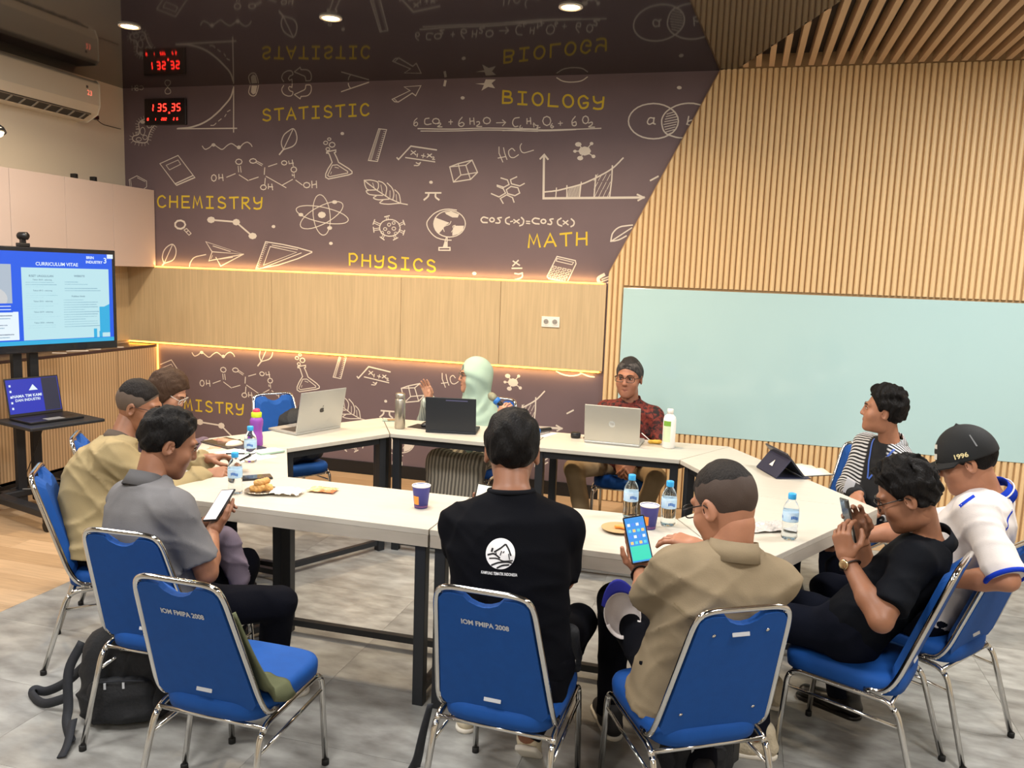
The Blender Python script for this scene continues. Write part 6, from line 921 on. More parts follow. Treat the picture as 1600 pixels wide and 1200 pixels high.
def person(key, label, sp, skin, shirt, pants, shoes, hair=None, sleeve='short', extra=None, fem=False, grow=.012, belly=0., collar_m=None, col_gap=22, brows=(28, 20, 16), lipc=None, wide=1., wr=.0035, hem=-.10, skirt=False):
    s = sp['s']; base = np.array([sp['pel'][0], sp['pel'][1], 0.]); t0 = thing('person', label, 'person', tuple(base), group=None)
    pel = np.array(sp['pel']); neck = np.array(sp['neck']); head = np.array(sp['head']); T = unit(neck - pel); yaw = math.radians(sp['yaw'])
    r = np.array([math.cos(yaw), math.sin(yaw), 0]); r = unit(r - T * (r @ T)); f = np.cross(T, r); L = np.linalg.norm(neck - pel)
    ft = sp['fat']; sh = sp['sh'] * s
    prof = [(-.17, .150 * ft, .105 * ft, .0), (-.05, .165 * ft, .120 * ft, .0), (.2, .152 * ft, (.112 + belly) * ft, .008 + belly * .6), (.45, .152 * ft, (.112 + belly * .7) * ft, .008 + belly * .4), (.70, .160 * ft, .112 * ft, .0), (.86, .150 * ft, .095 * ft, -.006), (.95, .115 * ft, .075, -.008), (1.02, .065, .06, -.004)]
    SL = {}; E = {}
    for sd, sg in (('L', -1), ('R', 1)):
        S = neck - T * sp.get('drop', .082) * s + r * sg * sh - f * .004; SL[sd] = S
        A = sp[sd]; E[sd] = ik(S, A[0], .275 * s, .245 * s, A[4])
    hips = {sd: pel + r * sg * .085 * s + np.array([0, 0, -.008]) for sd, sg in (('L', -1), ('R', 1))}
    allp = [pel, neck, head] + [SL[q] for q in 'LR'] + [E[q] for q in 'LR'] + [np.array(sp[q][0]) for q in 'LR'] + [np.array(sp['knee' + q]) for q in 'LR'] + [np.array(sp['ank' + q]) for q in 'LR']
    lo = np.min(allp, 0) - .2; hi = np.max(allp, 0) + .2; lo[2] = max(lo[2], -.02)
    RH = head_tf(sp)
    hS = s * sp.get('hs', 1.)
    def tfh(p): return tuple(np.asarray(p) * hS @ RH.T + head - base)
    # body
    v = Vox(lo, hi, .0105)
    v.field(torso_field(pel, neck, r, f, prof, sp['slouch'], -.010), np.minimum(pel, neck) - .3, np.maximum(pel, neck) + .3)
    v.cone(neck - T * .03, head + RH @ np.array([0, -.022, -.05]) * hS, .055 * hS, .052 * hS, .03)
    for q in 'LR':
        Wp = np.array(sp[q][0]); v.cone(neck - T * .05, SL[q], .045 * s, .048 * s, .03); v.cone(SL[q], E[q], .050 * s, .039 * s, .02); v.cone(E[q], E[q] + (Wp - E[q]) * .35, .040 * s, .041 * s, .015); v.cone(E[q] + (Wp - E[q]) * .35, Wp, .040 * s, .0255 * s, .015)
        kn = np.array(sp['knee' + q]); an = np.array(sp['ank' + q]); v.cone(hips[q], kn, .070 * s, .052 * s, .03); v.cone(kn, an, .048 * s, .036 * s, .02)
        d = rotz(math.radians(sp['toe' + q])) @ rotx(math.radians(sp.get('toep' + q, 0))) @ np.array([0, .075, 0]); v.cone(an - np.array([0, 0, .03]), an + d - np.array([0, 0, .045]), .024, .020, .02)
    V, Fq = v.mesh(); Vs = [V]; Fs = [Fq]; n = len(V)
    Vh, Fh = head_mesh(fem, wide); Vs.append(Vh * hS @ RH.T + head); Fs.append(Fh + n); n += len(Vh)
    HT_ = {}
    for q in 'LR':
        A = sp[q]; Vq, Fqq = hand_mesh(q == 'R', A[3], s * (.95 if fem else 1.02), sp.get('point' + q, False)); yv = unit(A[1]); zv = -unit(np.array(A[2], float) - yv * (np.array(A[2], float) @ yv)); xv = np.cross(yv, zv)
        Mh = np.stack([xv, yv, zv], 1); HT_[q] = (Mh, np.array(A[0])); Vs.append(Vq @ Mh.T + np.array(A[0])); Fs.append(Fqq + n); n += len(Vq)
    nmesh('body', np.concatenate(Vs), np.concatenate(Fs), skin, t0, base)
    # shirt
    v = Vox(lo, hi, .0085); g = grow
    pf = [list(p) for p in prof]; pf[0][0] = hem
    if hem < -.15: pf[0][1] = .176 * ft; pf[0][2] = .132 * ft; pf[1][1] = .174 * ft; pf[1][2] = .130 * ft
    v.field(torso_field(pel, neck, r, f, pf, sp['slouch'], g - .004), np.minimum(pel, neck) - .3, np.maximum(pel, neck) + .3)
    for q in 'LR':
        Wp = np.array(sp[q][0])
        v.cone(neck - T * .055 * s, SL[q] - T * .004, .050 * s + g * .5, .047 * s + g, .045)
        if sleeve == 'short': v.cone(SL[q], E[q], .049 * s + g, .057 * s + g, .045, cut=.80)
        elif sleeve == 'elbow': v.cone(SL[q], E[q], .049 * s + g, .056 * s + g, .045, cut=.98)
        elif sleeve == 'long': v.cone(SL[q], E[q], .049 * s + g, .044 * s + g, .045); v.cone(E[q], Wp, .046 * s + g, .034 * s + g, .02, cut=.97)
        elif sleeve == 'threequarter': v.cone(SL[q], E[q], .056 * s + g, .048 * s + g, .022); v.cone(E[q], Wp, .047 * s + g, .044 * s + g, .02, cut=.45)
    v.wrinkle(wr, 24., len(key) * 1.7)
    so = nmesh('shirt', *v.mesh(), shirt, t0, base)
    # trousers or skirt
    v = Vox(lo, hi, .0100)
    pf = [(-.22, .145 * ft, .10 * ft, 0), (-.05, .168 * ft, .122 * ft, 0), (.10, .158 * ft, .116 * ft, .004)]
    v.field(torso_field(pel, neck, r, f, pf, sp['slouch'], .004), pel - .3, pel + .3)
    if not skirt:
        for q in 'LR':
            kn = np.array(sp['knee' + q]); an = np.array(sp['ank' + q]); v.cone(hips[q], kn, .084 * s * min(ft, 1.06), .066 * s, .035); v.cone(kn, an - (kn - an) * .03, .064 * s, .056 * s, .02, cut=1.0)
    else:
        kL, kR = np.array(sp['kneeL']), np.array(sp['kneeR']); aL, aR = np.array(sp['ankL']), np.array(sp['ankR'])
        for q in 'LR': kn = np.array(sp['knee' + q]); v.cone(hips[q], kn, .092 * s, .080 * s, .06); v.cone(kn, np.array(sp['ank' + q]) - (0, 0, .04), .080 * s, .115 * s, .06)
        v.cone((kL + kR) / 2, (aL + aR) / 2 - (0, 0, .04), .08 * s, .13 * s, .06)
    v.wrinkle(.0035, 22., 2.); v.cutplane((0, 0, .012), (0, 0, -1))
    nmesh('skirt' if skirt else 'trousers', *v.mesh(), pants, t0, base)
    for q in 'LR': shoe(t0, sp['ank' + q], sp['toe' + q], sp.get('toep' + q, 0), shoes[0], shoes[1], base, s)
    # face
    for sx in (-1, 1):
        e = MB().lathe([(0, -.0128), (.009, -.009), (.0128, 0), (.009, .009), (0, .0128)], 14, (0, 0, 0)); e.v = [tfh(np.array(p) * (1, .95, .9) + (sx * .031, .0795, .016)) for p in e.v]; eo = e.build('eye', M_eyew, t0, True)
        i_ = MB().lathe([(0, .0015), (.0058, .0005), (.006, 0)], 14); i_.v = [tfh(np.array((p[0], .0792 + .0125 + p[2], p[1])) + (sx * .031, 0, .0155)) for p in i_.v]; i_.build('iris', M_iris, eo, True)
        b = MB().tube([tfh(p) for p in ((sx * .014, .0985, .036), (sx * .030, .0955, .042), (sx * .047, .083, .038))], [.0032, .0038, .002], 6, flat=.5); b.build('eyebrow', mat('brow_%d_%d_%d' % brows, brows, .8), t0, True)
        li = MB().tube([tfh(p) for p in ((sx * .017, .0915, .0205), (sx * .031, .0935, .0265), (sx * .045, .083, .020))], .0016, 5); li.build('eyelid_line', mat('brow_%d_%d_%d' % brows, brows, .8), t0, True)
    lc = mat('lips_' + key, lipc or (140, 82, 68), .5)
    b = MB().tube([tfh(p) for p in ((-.022, .0870, -.0572), (-.009, .0945, -.0545), (0, .0972, -.0555), (.009, .0945, -.0545), (.022, .0870, -.0572))], [.0015, .0035, .003, .0035, .0015], 6); b.tube([tfh(p) for p in ((-.019, .0872, -.0595), (-.009, .0930, -.0620), (0, .0945, -.0625), (.009, .0930, -.0620), (.019, .0872, -.0595))], [.0015, .004, .0045, .004, .0015], 6); b.build('lips', lc, t0, True)
    for hd in (hair or []):
        nm, st_, th_, ro_, m_, up_ = hd; V, Fq = hair_mesh(st_, th_, ro_, len(key), up_); nmesh(nm, V * hS @ RH.T + head, Fq, m_, t0, base)
    if collar_m is not None: nd = unit(head + RH @ np.array([0, -.022, -.05]) * s - neck); collar('collar', neck + nd * .004, nd * .85 + T * .15, f, collar_m, t0, base, .058, col_gap, s=hS)
    return dict(root=t0, base=base, tfh=tfh, RH=RH, head=head, neck=neck, T=T, r=r, f=f, E=E, SL=SL, W={q: np.array(sp[q][0]) for q in 'LR'}, H=HT_, s=s, pel=pel, L=L, shirt=so, prof=prof, slouch=sp['slouch'])
SPEC = {
    'blackt': {'s': 1.0, 'pel': (-0.65, 2.45, 0.5), 'neck': (-0.687, 2.52, 1.033), 'head': (-0.712, 2.6, 1.152), 'hs': 1.11, 'drop': 0.105, 'yaw': 8, 'hyaw': 14, 'hpitch': -12, 'sh': 0.172, 'fat': 1.22, 'slouch': 0.03, 'L': ((-0.914, 2.93, 0.751), (-0.1, 0.45, 0.89), (0.2, -0.85, 0.45), 0.2, (-0.35, -0.3, -1)), 'R': ((-0.6, 2.9, 0.78), (-0.25, 0.95, 0.15), (-0.6, 0, -0.8), 0.5, (0.15, -0.35, -1)), 'kneeL': (-0.9, 2.86, 0.47), 'kneeR': (-0.5, 2.84, 0.49), 'ankL': (-0.925, 2.86, 0.08), 'ankR': (-0.62, 2.6, 0.165), 'toeL': 12, 'toeR': 5, 'toepR': -38},
    'tan': {'s': 0.96, 'pel': (-0.075, 2.53, 0.495), 'neck': (0.023, 2.45, 0.956), 'head': (-0.008, 2.5, 1.071), 'hs': 1.12, 'yaw': 20, 'hyaw': 48, 'hpitch': -26, 'sh': 0.172, 'fat': 1.05, 'slouch': 0.03, 'L': ((-0.282, 2.8, 0.726), (-0.22, 0.25, 0.94), (0.25, -0.88, 0.4), 0.2, (-0.25, -0.3, -1)), 'R': ((-0.092, 2.78, 0.852), (-0.93, 0.25, 0.12), (-0.1, 0.2, -1), 0.45, (0.8, 0.1, -0.7)), 'kneeL': (-0.395, 3.0, 0.53), 'kneeR': (-0.02, 3.0, 0.5), 'ankL': (-0.385, 2.99, 0.085), 'ankR': (-0.03, 2.72, 0.085), 'toeL': 25, 'toeR': 20},
    'polo': {'s': 0.96, 'pel': (0.47, 3.12, 0.495), 'neck': (0.709, 3.12, 0.869), 'head': (0.601, 3.07, 1.022), 'yaw': 66, 'hyaw': 80, 'hpitch': -30, 'sh': 0.165, 'fat': 0.98, 'slouch': 0.015, 'L': ((0.404, 2.95, 0.815), (-0.25, 0.25, 0.94), (0.55, 0.7, 0.3), 0.6, (0.3, -0.8, -0.8)), 'R': ((0.467, 3.1, 0.855), (-0.35, 0.0, 0.93), (-0.3, -0.95, 0.1), 0.6, (0.5, 0.4, -1)), 'kneeL': (0.115, 3.1, 0.5), 'kneeR': (0.14, 3.36, 0.5), 'ankL': (0.155, 3.0, 0.09), 'ankR': (0.2, 3.4, 0.09), 'toeL': 95, 'toeR': 80},
    'cap': {'s': 1.0, 'pel': (0.78, 3.48, 0.5), 'neck': (0.986, 3.5, 0.971), 'head': (0.878, 3.47, 1.089), 'yaw': 62, 'hyaw': 78, 'hpitch': -24, 'sh': 0.178, 'fat': 1.12, 'slouch': 0.02, 'L': ((0.767, 3.28, 0.67), (-0.85, 0.4, 0.1), (0.2, 0.1, -1), 0.5, (0.4, -0.7, -0.6)), 'R': ((0.5, 3.72, 0.66), (-0.85, -0.2, 0.1), (0.2, 0.1, -1), 0.5, (0.6, 0.6, -0.6)), 'kneeL': (0.42, 3.5, 0.5), 'kneeR': (0.5, 3.76, 0.5), 'ankL': (0.5, 3.44, 0.085), 'ankR': (0.52, 3.78, 0.085), 'toeL': 60, 'toeR': 60},
    'young': {'s': 0.97, 'pel': (0.74, 4.83, 0.495), 'neck': (0.832, 4.78, 0.913), 'head': (0.764, 4.73, 1.082), 'yaw': 132, 'hyaw': 82, 'hpitch': 2, 'sh': 0.158, 'fat': 0.86, 'slouch': 0.03, 'L': ((0.749, 4.5, 0.59), (-0.8, -0.3, -0.3), (0.1, 0.2, -1), 0.6, (0.5, -0.3, -0.8)), 'R': ((0.661, 4.62, 0.635), (-0.4, -0.8, -0.3), (0.1, 0.1, -1), 0.6, (-0.4, 0.3, -1)), 'kneeL': (0.52, 4.42, 0.49), 'kneeR': (0.34, 4.66, 0.49), 'ankL': (0.55, 4.44, 0.085), 'ankR': (0.36, 4.66, 0.085), 'toeL': 140, 'toeR': 120},
    'batik': {'s': 0.97, 'pel': (-0.7, 5.5, 0.495), 'neck': (-0.681, 5.44, 0.929), 'hs': 1.07, 'head': (-0.693, 5.4, 1.085), 'yaw': 178, 'hyaw': 172, 'hpitch': -4, 'sh': 0.168, 'fat': 1.02, 'slouch': 0.03, 'L': ((-0.614, 5.24, 0.563), (-0.45, -0.55, -0.7), (-0.5, 0.5, -0.5), 0.6, (0.8, 0.1, -0.5)), 'R': ((-0.713, 5.24, 0.553), (0.45, -0.55, -0.7), (0.5, 0.5, -0.5), 0.6, (-0.8, 0.1, -0.5)), 'kneeL': (-0.455, 5.14, 0.5), 'kneeR': (-0.985, 5.14, 0.5), 'ankL': (-0.6, 5.2, 0.085), 'ankR': (-0.9, 5.18, 0.085), 'toeL': 165, 'toeR': 190},
    'hijab': {'s': 0.93, 'pel': (-1.72, 5.36, 0.495), 'neck': (-1.704, 5.31, 0.829), 'head': (-1.73, 5.27, 1.041), 'yaw': 168, 'hyaw': 118, 'hpitch': -2, 'sh': 0.15, 'fat': 0.98, 'slouch': 0.02, 'L': ((-1.477, 5.06, 0.816), (0.3, -0.05, 0.8), (0.3, 0.8, 0.1), 0.75, (0.7, 0.3, -0.8)), 'R': ((-2.002, 5.14, 0.892), (-0.28, -0.1, 0.95), (-0.2, -0.9, 0.3), 0.25, (-0.8, 0.2, -0.8)), 'kneeL': (-1.62, 4.97, 0.5), 'kneeR': (-1.86, 4.97, 0.5), 'ankL': (-1.63, 4.92, 0.085), 'ankR': (-1.85, 4.92, 0.085), 'toeL': 170, 'toeR': 180},
    'khaki': {'s': 0.98, 'pel': (-2.68, 2.93, 0.495), 'neck': (-2.703, 3.06, 0.929), 'head': (-2.661, 3.14, 1.072), 'yaw': -52, 'hyaw': -68, 'hpitch': -16, 'sh': 0.178, 'fat': 1.12, 'slouch': 0.07, 'L': ((-2.451, 3.36, 0.806), (0.85, 0.45, 0.1), (0.1, -0.3, -0.9), 0.6, (-0.3, 0.6, -0.7)), 'R': ((-2.39, 3.26, 0.753), (0.9, 0.35, 0.12), (-0.2, 0.5, -0.8), 0.6, (0.1, -0.7, -0.6)), 'kneeL': (-2.4, 3.26, 0.5), 'kneeR': (-2.26, 3.1, 0.5), 'ankL': (-2.44, 3.22, 0.085), 'ankR': (-2.28, 3.06, 0.085), 'toeL': -52, 'toeR': -52},
    'grey': {'s': 0.97, 'pel': (-1.955, 2.49, 0.495), 'neck': (-2.026, 2.42, 0.96), 'hs': 1.02, 'head': (-1.994, 2.5, 1.084), 'yaw': -22, 'hyaw': -42, 'hpitch': -24, 'sh': 0.172, 'fat': 1.0, 'slouch': 0.06, 'L': ((-2.024, 2.74, 0.705), (0.3, 0.7, 0.55), (0.5, -0.3, -0.7), 0.55, (-0.6, 0.2, -0.8)), 'R': ((-1.896, 2.62, 0.725), (-0.05, 0.8, 0.6), (-0.25, -0.55, 0.8), 0.2, (0.6, -0.5, -0.9)), 'kneeL': (-1.96, 2.92, 0.49), 'kneeR': (-1.612, 2.63, 0.48), 'ankL': (-1.98, 2.8, 0.085), 'ankR': (-1.72, 2.72, 0.085), 'toeL': 0, 'toeR': -30},
    'brown': {'s': 0.93, 'pel': (-3.02, 3.58, 0.495), 'neck': (-3.055, 3.68, 0.897), 'head': (-3.008, 3.78, 1.038), 'yaw': -58, 'hyaw': -72, 'hpitch': -38, 'sh': 0.15, 'fat': 0.92, 'slouch': 0.05, 'L': ((-2.762, 3.92, 0.754), (0.75, 0.35, -0.05), (0, 0, -1), 0.35, (-0.2, 0.7, -0.6)), 'R': ((-2.712, 3.78, 0.736), (0.85, 0.3, -0.02), (0, 0, -1), 0.3, (0.1, -0.6, -0.6)), 'kneeL': (-2.7, 3.86, 0.49), 'kneeR': (-2.58, 3.7, 0.49), 'ankL': (-2.72, 3.84, 0.085), 'ankR': (-2.6, 3.68, 0.085), 'toeL': -55, 'toeR': -55},
}

from mathutils.bvhtree import BVHTree
def bvh_of(o, base):
    me = o.data; return BVHTree.FromPolygons([v.co + Vector(base) for v in me.vertices], [tuple(p.vertices) for p in me.polygons])
def press(bv, p, d, off, far=.4):
    """lay a point of a print or seam onto the cloth"""
    d = Vector(d).normalized(); h = bv.ray_cast(Vector(p) - d * far, d, far * 2)
    return (h[0] - d * off) if h[0] is not None else Vector(p)
def seam(name, D, bv, pts, d, w_, m, off=.0015):
    P = smooth_path(pts, 8); q = [press(bv, p, d, off) for p in P]; vs = []; fs = []
    for i, p in enumerate(q):
        t_ = (q[min(i + 1, len(q) - 1)] - q[max(i - 1, 0)]); sd = t_.cross(Vector(d)).normalized() * w_ / 2
        vs += [press(bv, p + sd, d, off), press(bv, p - sd, d, off)]
    fs = [(2 * i, 2 * i + 1, 2 * i + 3, 2 * i + 2) for i in range(len(q) - 1)]
    return mobj(name, vs, fs, m, D['root'], False, D['base'])
def skinm(n, c): 
    m = mat(n, c, .48, bump=.04, bscale=160, var=.07, vscale=22); m.node_tree.nodes['Principled BSDF'].inputs['Subsurface Weight'].default_value = .08; m.node_tree.nodes['Principled BSDF'].inputs['Subsurface Radius'].default_value = (.02, .008, .004); return m
def hairm(n, c, r=.6): return mat(n, tuple(int(k * .7) for k in c), r, bump=.6, bscale=170, stretch=(1, 1, .3), spec=.18)
def cloth(n, c, v=.05, r=.85, b=.12): return mat(n, c, r, bump=b, bscale=300, var=v, vscale=9, spec=.08)
H_blk = hairm('black_hair', (20, 18, 18)); H_grey = mat('greying_hair', (92, 88, 86), .6, bump=.6, bscale=170, stretch=(1, 1, .3), spec=.18, var=.4, vscale=60, col2=(34, 32, 32)); H_brn = hairm('brown_hair', (92, 68, 52)); H_fade = mat('shaved_hair', (62, 48, 40), .7, bump=.2, bscale=500); H_fade2 = mat('greyish_shaved_hair', (86, 72, 62), .7, bump=.2, bscale=500)
SK1 = skinm('tan_skin', (164, 114, 88)); SK2 = skinm('brown_skin', (138, 94, 70)); SK3 = skinm('light_skin', (186, 138, 112)); SK4 = skinm('warm_skin', (156, 106, 82))
T_blk = cloth('black_trousers_cloth', (12, 13, 19)); T_nav = cloth('dark_navy_denim', (16, 19, 30), .15); T_kha = cloth('khaki_chino', (150, 128, 98)); 
SH_w = mat('cream_sneaker', (214, 202, 176), .6, bump=.1, bscale=200); SH_s = mat('white_sole', (222, 216, 204), .6); SH_b = mat('black_canvas_shoe', (34, 33, 34), .7, bump=.1, bscale=300); SH_k = mat('black_leather', (20, 18, 17), .35)
M_phone = mat('phone_black', (16, 17, 20), .2, coat=.5)
def phone(label, c, long_, nrm, m_screen, sz=(.074, .155), name='smartphone', icons=False, case=None):
    y = unit(long_); z = unit(np.array(nrm, float) - y * (np.array(nrm, float) @ y)); x = np.cross(y, z)
    t = thing(name, label, 'phone', tuple(c)); t.matrix_world = frame(c, x, y)
    MB().box((0, 0, 0), (sz[0], sz[1], .008)).build('body', case or M_phone, t, bevel=.0035)
    so_ = MB().box((0, 0, .0042), (sz[0] - .010, sz[1] - .011, .0008)).build('screen', m_screen, t, bevel=.0002)
    if icons:
        for i in range(4):
            for j in range(4): MB().box(((i - 1.5) * .0155, .052 - .021 * j, .0048), (.010, .010, .0004)).build('app_icon', scr('icon_%d' % ((i * 2 + j) % 4), [(240, 248, 255), (90, 220, 240), (70, 140, 255), (255, 214, 120)][(i * 2 + j) % 4], 1.), so_)
        MB().box((0, -.047, .0047), (.066, .05, .0003)).build('wallpaper_glow', scr('wall_green', (40, 225, 190), 1.), so_)
    MB().box((-.022, .058, -.0046), (.02, .026, .0016)).build('camera_bump', M_black, t, bevel=.0006)
    return t
def palm(D, q, up=.095, out=.022): Mh, wp = D['H'][q]; return wp + Mh @ np.array([0, up, -out])
# --- man in the black t-shirt, back to the viewer
D = person('blackt', 'man in black t-shirt with a round white logo on the back, seated back to us', SPEC['blackt'], SK2, cloth('black_tshirt_cotton', (10, 11, 16), .1), T_blk, (SH_w, SH_s), [('hair', 'short', .011, .003, H_blk, .004)], 'short', belly=.02)
bv = bvh_of(D['shirt'], D['base'])
dd = unit(np.array([-.12, 1, -.1])); rt = unit(np.cross(dd, (0, 0, 1))); upv = np.cross(rt, dd); c0 = np.array([-.672, 2.40, .888])
M_print = mat('white_tshirt_print', (222, 222, 224), .8); M_ink = mat('black_tshirt_print', (20, 20, 24), .8)
def lg(u, v_): return c0 + rt * u + upv * v_
vs = []; fs = []; NR, NA = 8, 40
for i in range(NR + 1):
    for a in range(NA): th = 2 * math.pi * a / NA; vs.append(press(bv, lg(.046 * i / NR * math.cos(th), .046 * i / NR * math.sin(th)), dd, .002))
for i in range(NR):
    for a in range(NA): fs.append((i * NA + a, i * NA + (a + 1) % NA, (i + 1) * NA + (a + 1) % NA, (i + 1) * NA + a))
lo1 = mobj('logo_disc', vs, fs, M_print, D['root'], False, D['base'])
def ink(pts, w_): return seam('logo_ink', D, bv, [lg(*p) for p in pts], dd, w_, M_ink, .003)
ink([(-.020, .004), (0, .018), (.014, .030)], .005); ink([(.014, .030), (.026, .014), (.034, -.002)], .005); ink([(-.014, .004), (-.012, -.006)], .003); ink([(.026, .004), (.030, -.014)], .003)
ink([(-.040, -.006), (-.02, -.001), (.0, -.012)], .005); ink([(-.034, -.016), (-.01, -.014), (.012, -.020), (.040, -.016)], .004); ink([(-.026, -.036), (-.004, -.026), (.022, -.022), (.038, -.024)], .005); ink([(-.008, -.043), (.008, -.034), (.030, -.030)], .005)
ink([(-.028, .004), (-.025, .016)], .006); ink([(.0, -.004), (.004, .010)], .003); ink([(.008, .004), (.012, .010)], .003)
me = text_mesh('KAMPUNG TEMATIK INDONESIA', .0098, .0002).copy(); me.materials.clear(); me.materials.append(M_print)
for v_ in me.vertices: v_.co = press(bv, lg(v_.co.x * .78, v_.co.y * 1.25 - .060), dd, .002) - Vector(D['base'])
link(bpy.data.objects.new('logo_lettering', me), D['root'])
vs = [D['neck'] + D['T'] * .012 + (D['r'] * math.cos(a) * .072 + D['f'] * (math.sin(a) * .066 - .004)) for a in np.linspace(0, 2 * math.pi, 25)[:-1]]
MB().tube([Vector(p) for p in vs], .009, 8, True).build('neckband', cloth('black_rib', (22, 23, 27)), D['root'], True, D['base'])
phone('lit phone held up by the man in the black t-shirt', palm(D, 'L', .105, .036), (.05, .45, .89), (.2, -.85, .45), scr('phone_warm_white', (255, 246, 214), 1.6))
watch(D['root'], D['W']['R'], D['E']['R'], D['base'], M_black, M_black)
# --- man in the tan shirt
M_tan = cloth('tan_work_shirt', (134, 120, 98), .06)
D = person('tan', 'man in tan short-sleeved shirt and black glasses tapping a phone', SPEC['tan'], SK1, M_tan, T_blk, (SH_b, SH_s), [('hair', 'top', .010, .0012, hairm('cropped_hair', (52, 48, 46)), .0), ('shaved_sides', 'sides', .0035, .0006, H_fade, 0)], 'elbow', collar_m=M_tan, belly=.015, wr=.007, hem=-.20)
specs(D['root'], D['tfh'])
bv = bvh_of(D['shirt'], D['base']); M_st = mat('tan_stitching', (118, 104, 80), .9)
n_, T_, r_, L_ = D['neck'], D['T'], D['r'], D['L']
seam('yoke_seam', D, bv, [n_ - T_ * .155 + r_ * u - D['f'] * .2 for u in (-.165, -.08, 0, .08, .165)], D['f'], .004, M_st)
seam('yoke_seam', D, bv, [n_ - T_ * .166 + r_ * u - D['f'] * .2 for u in (-.165, -.08, 0, .08, .165)], D['f'], .002, M_st)
seam('back_pleat', D, bv, [n_ - T_ * k + r_ * .03 - D['f'] * .2 for k in (.16, .2, .25)], D['f'], .007, M_st)
c = palm(D, 'L', .112, .034); phone('large phone with glowing app icons in the hand of the man in tan', c, (-.30, .35, .88), (.25, -.86, .42), scr('phone_blue', (40, 150, 235), 1.0), (.078, .165), icons=True)
watch(D['root'], D['W']['L'], D['E']['L'], D['base'], M_black, M_black)
# --- man in the black polo at the right
D = person('polo', 'man in black polo with black glasses and wristwatch holding a phone', SPEC['polo'], SK2, cloth('black_polo_pique', (14, 16, 21), .1), T_nav, (mat('fluffy_cream_sneaker', (196, 184, 160), .8, bump=.6, bscale=120), SH_s), [('hair', 'short', .022, .008, H_blk, .012)], 'short', collar_m=cloth('black_polo_collar', (24, 26, 31)), wr=.004)
specs(D['root'], D['tfh'], None, .031, .022)
wt, wc_, wu, wv, wa = watch(D['root'], D['W']['L'], D['E']['L'], D['base'], mat('brown_black_strap', (34, 22, 20), .5), M_black)
q = wc_ - wv * .0 + unit(np.array([-.6, -.75, .1]) - wa * (np.array([-.6, -.75, .1]) @ wa)) * .033
fm = frame(q - D['base'], Vector(np.cross(unit(q - wc_), wa)), Vector(wa)); zz = Vector(unit(q - wc_)); xx = Vector(wa); fm = frame(q - D['base'], xx, zz.cross(xx))
wcz = MB().lathe([(0, -.004), (.017, -.004), (.018, 0), (.017, .004), (.014, .005), (0, .0045)], 20); wo = wcz.build('watch_case', mat('watch_gold', (200, 180, 140), .25, 1.), wt, True); wo.matrix_local = fm
phone('dark phone held upright by the man in the black polo', (palm(D, 'L', .10, .02) + palm(D, 'R', .10, .02)) / 2, (-.25, .1, .95), (.85, .25, .3), M_black, name='smartphone')
# --- man in white jacket and black cap
M_wj = cloth('white_jersey', (214, 208, 206), .04); M_bl = cloth('royal_blue_trim', (28, 58, 176)); M_cap = mat('black_cap_twill', (20, 22, 24), .8, bump=.1, bscale=400)
D = person('cap', 'man in white and blue jersey wearing a black baseball cap', SPEC['cap'], SK1, M_wj, T_nav, (SH_k, SH_k), [('hair', 'short', .010, .002, H_blk, .0)], 'elbow', collar_m=M_bl, belly=.02, wr=.0045)
specs(D['root'], D['tfh'])
bv = bvh_of(D['shirt'], D['base']); n_, T_, r_ = D['neck'], D['T'], D['r']
for sg in (-1, 1): seam('raglan_piping', D, bv, [n_ - T_ * .02 + r_ * sg * .065 - D['f'] * .2, n_ - T_ * .08 + r_ * sg * .13 - D['f'] * .2, n_ - T_ * .17 + r_ * sg * .165 - D['f'] * .2], D['f'], .007, M_bl)
seam('side_piping', D, bv, [n_ - T_ * .03 - r_ * .3 + D['f'] * .02, n_ - T_ * .09 - r_ * .3 + D['f'] * .04], D['r'], .012, M_bl)
for q in 'LR':
    S_, E_ = D['SL'][q], D['E'][q]; ax = unit(E_ - S_); u = unit(np.cross(ax, (0, 0, 1))); v_ = np.cross(ax, u); c = S_ + (E_ - S_) * .97
    MB().tube([Vector(c + (u * math.cos(a) + v_ * math.sin(a)) * .069) for a in np.linspace(0, 2 * math.pi, 25)[:-1]], .009, 8, True).build('sleeve_cuff', M_bl, D['root'], True, D['base'])
ca = unit(unit(D['head'] + D['RH'] @ np.array([0, -.022, -.05]) - D['neck']) * .85 + D['T'] * .15); fr_ = unit(D['f'] - ca * (D['f'] @ ca)); sd_ = np.cross(fr_, ca)
MB().tube([Vector(D['neck'] + ca * .004 + (fr_ * math.cos(a) + sd_ * math.sin(a)) * .0765 + ca * (.006 - .012 * max(0, math.cos(a)))) for a in np.linspace(.5, 2 * math.pi - .5, 30)], .0035, 6).build('collar_stripe', M_wj, D['root'], True, D['base'])
tf = D['tfh']
v = Vox((-.13, -.14, -.02), (.13, .24, .19), .005)
v.ell((0, -.008, .030), (.093, .112, .118), None, .0); v.cone((0, -.01, .148), (0, -.01, .151), .008, .006, .006); v.cutplane((0, 0, .018), (0, 0, -1)); V, Fq = v.mesh()
cp = nmesh('cap_crown', np.array([tf(p) for p in V]) + D['base'], Fq, M_cap, D['root'], D['base'])
vs = []; fs = []; NA = 22
for k_ in range(2):
    for i in range(5):
        for a in range(NA + 1):
            th = math.radians(-78 + 156 * a / NA); e = i / 4; x_ = math.sin(th) * (.090 + .004 * e); y_ = -.008 + math.cos(th) * .108 + e * .085 * max(0, math.cos(th)) ** .6
            vs.append(tf((x_, y_, .030 - .004 * k_ - .35 * x_ * x_ * 8 * e * .5 - .006 * e)))
R_ = (NA + 1)
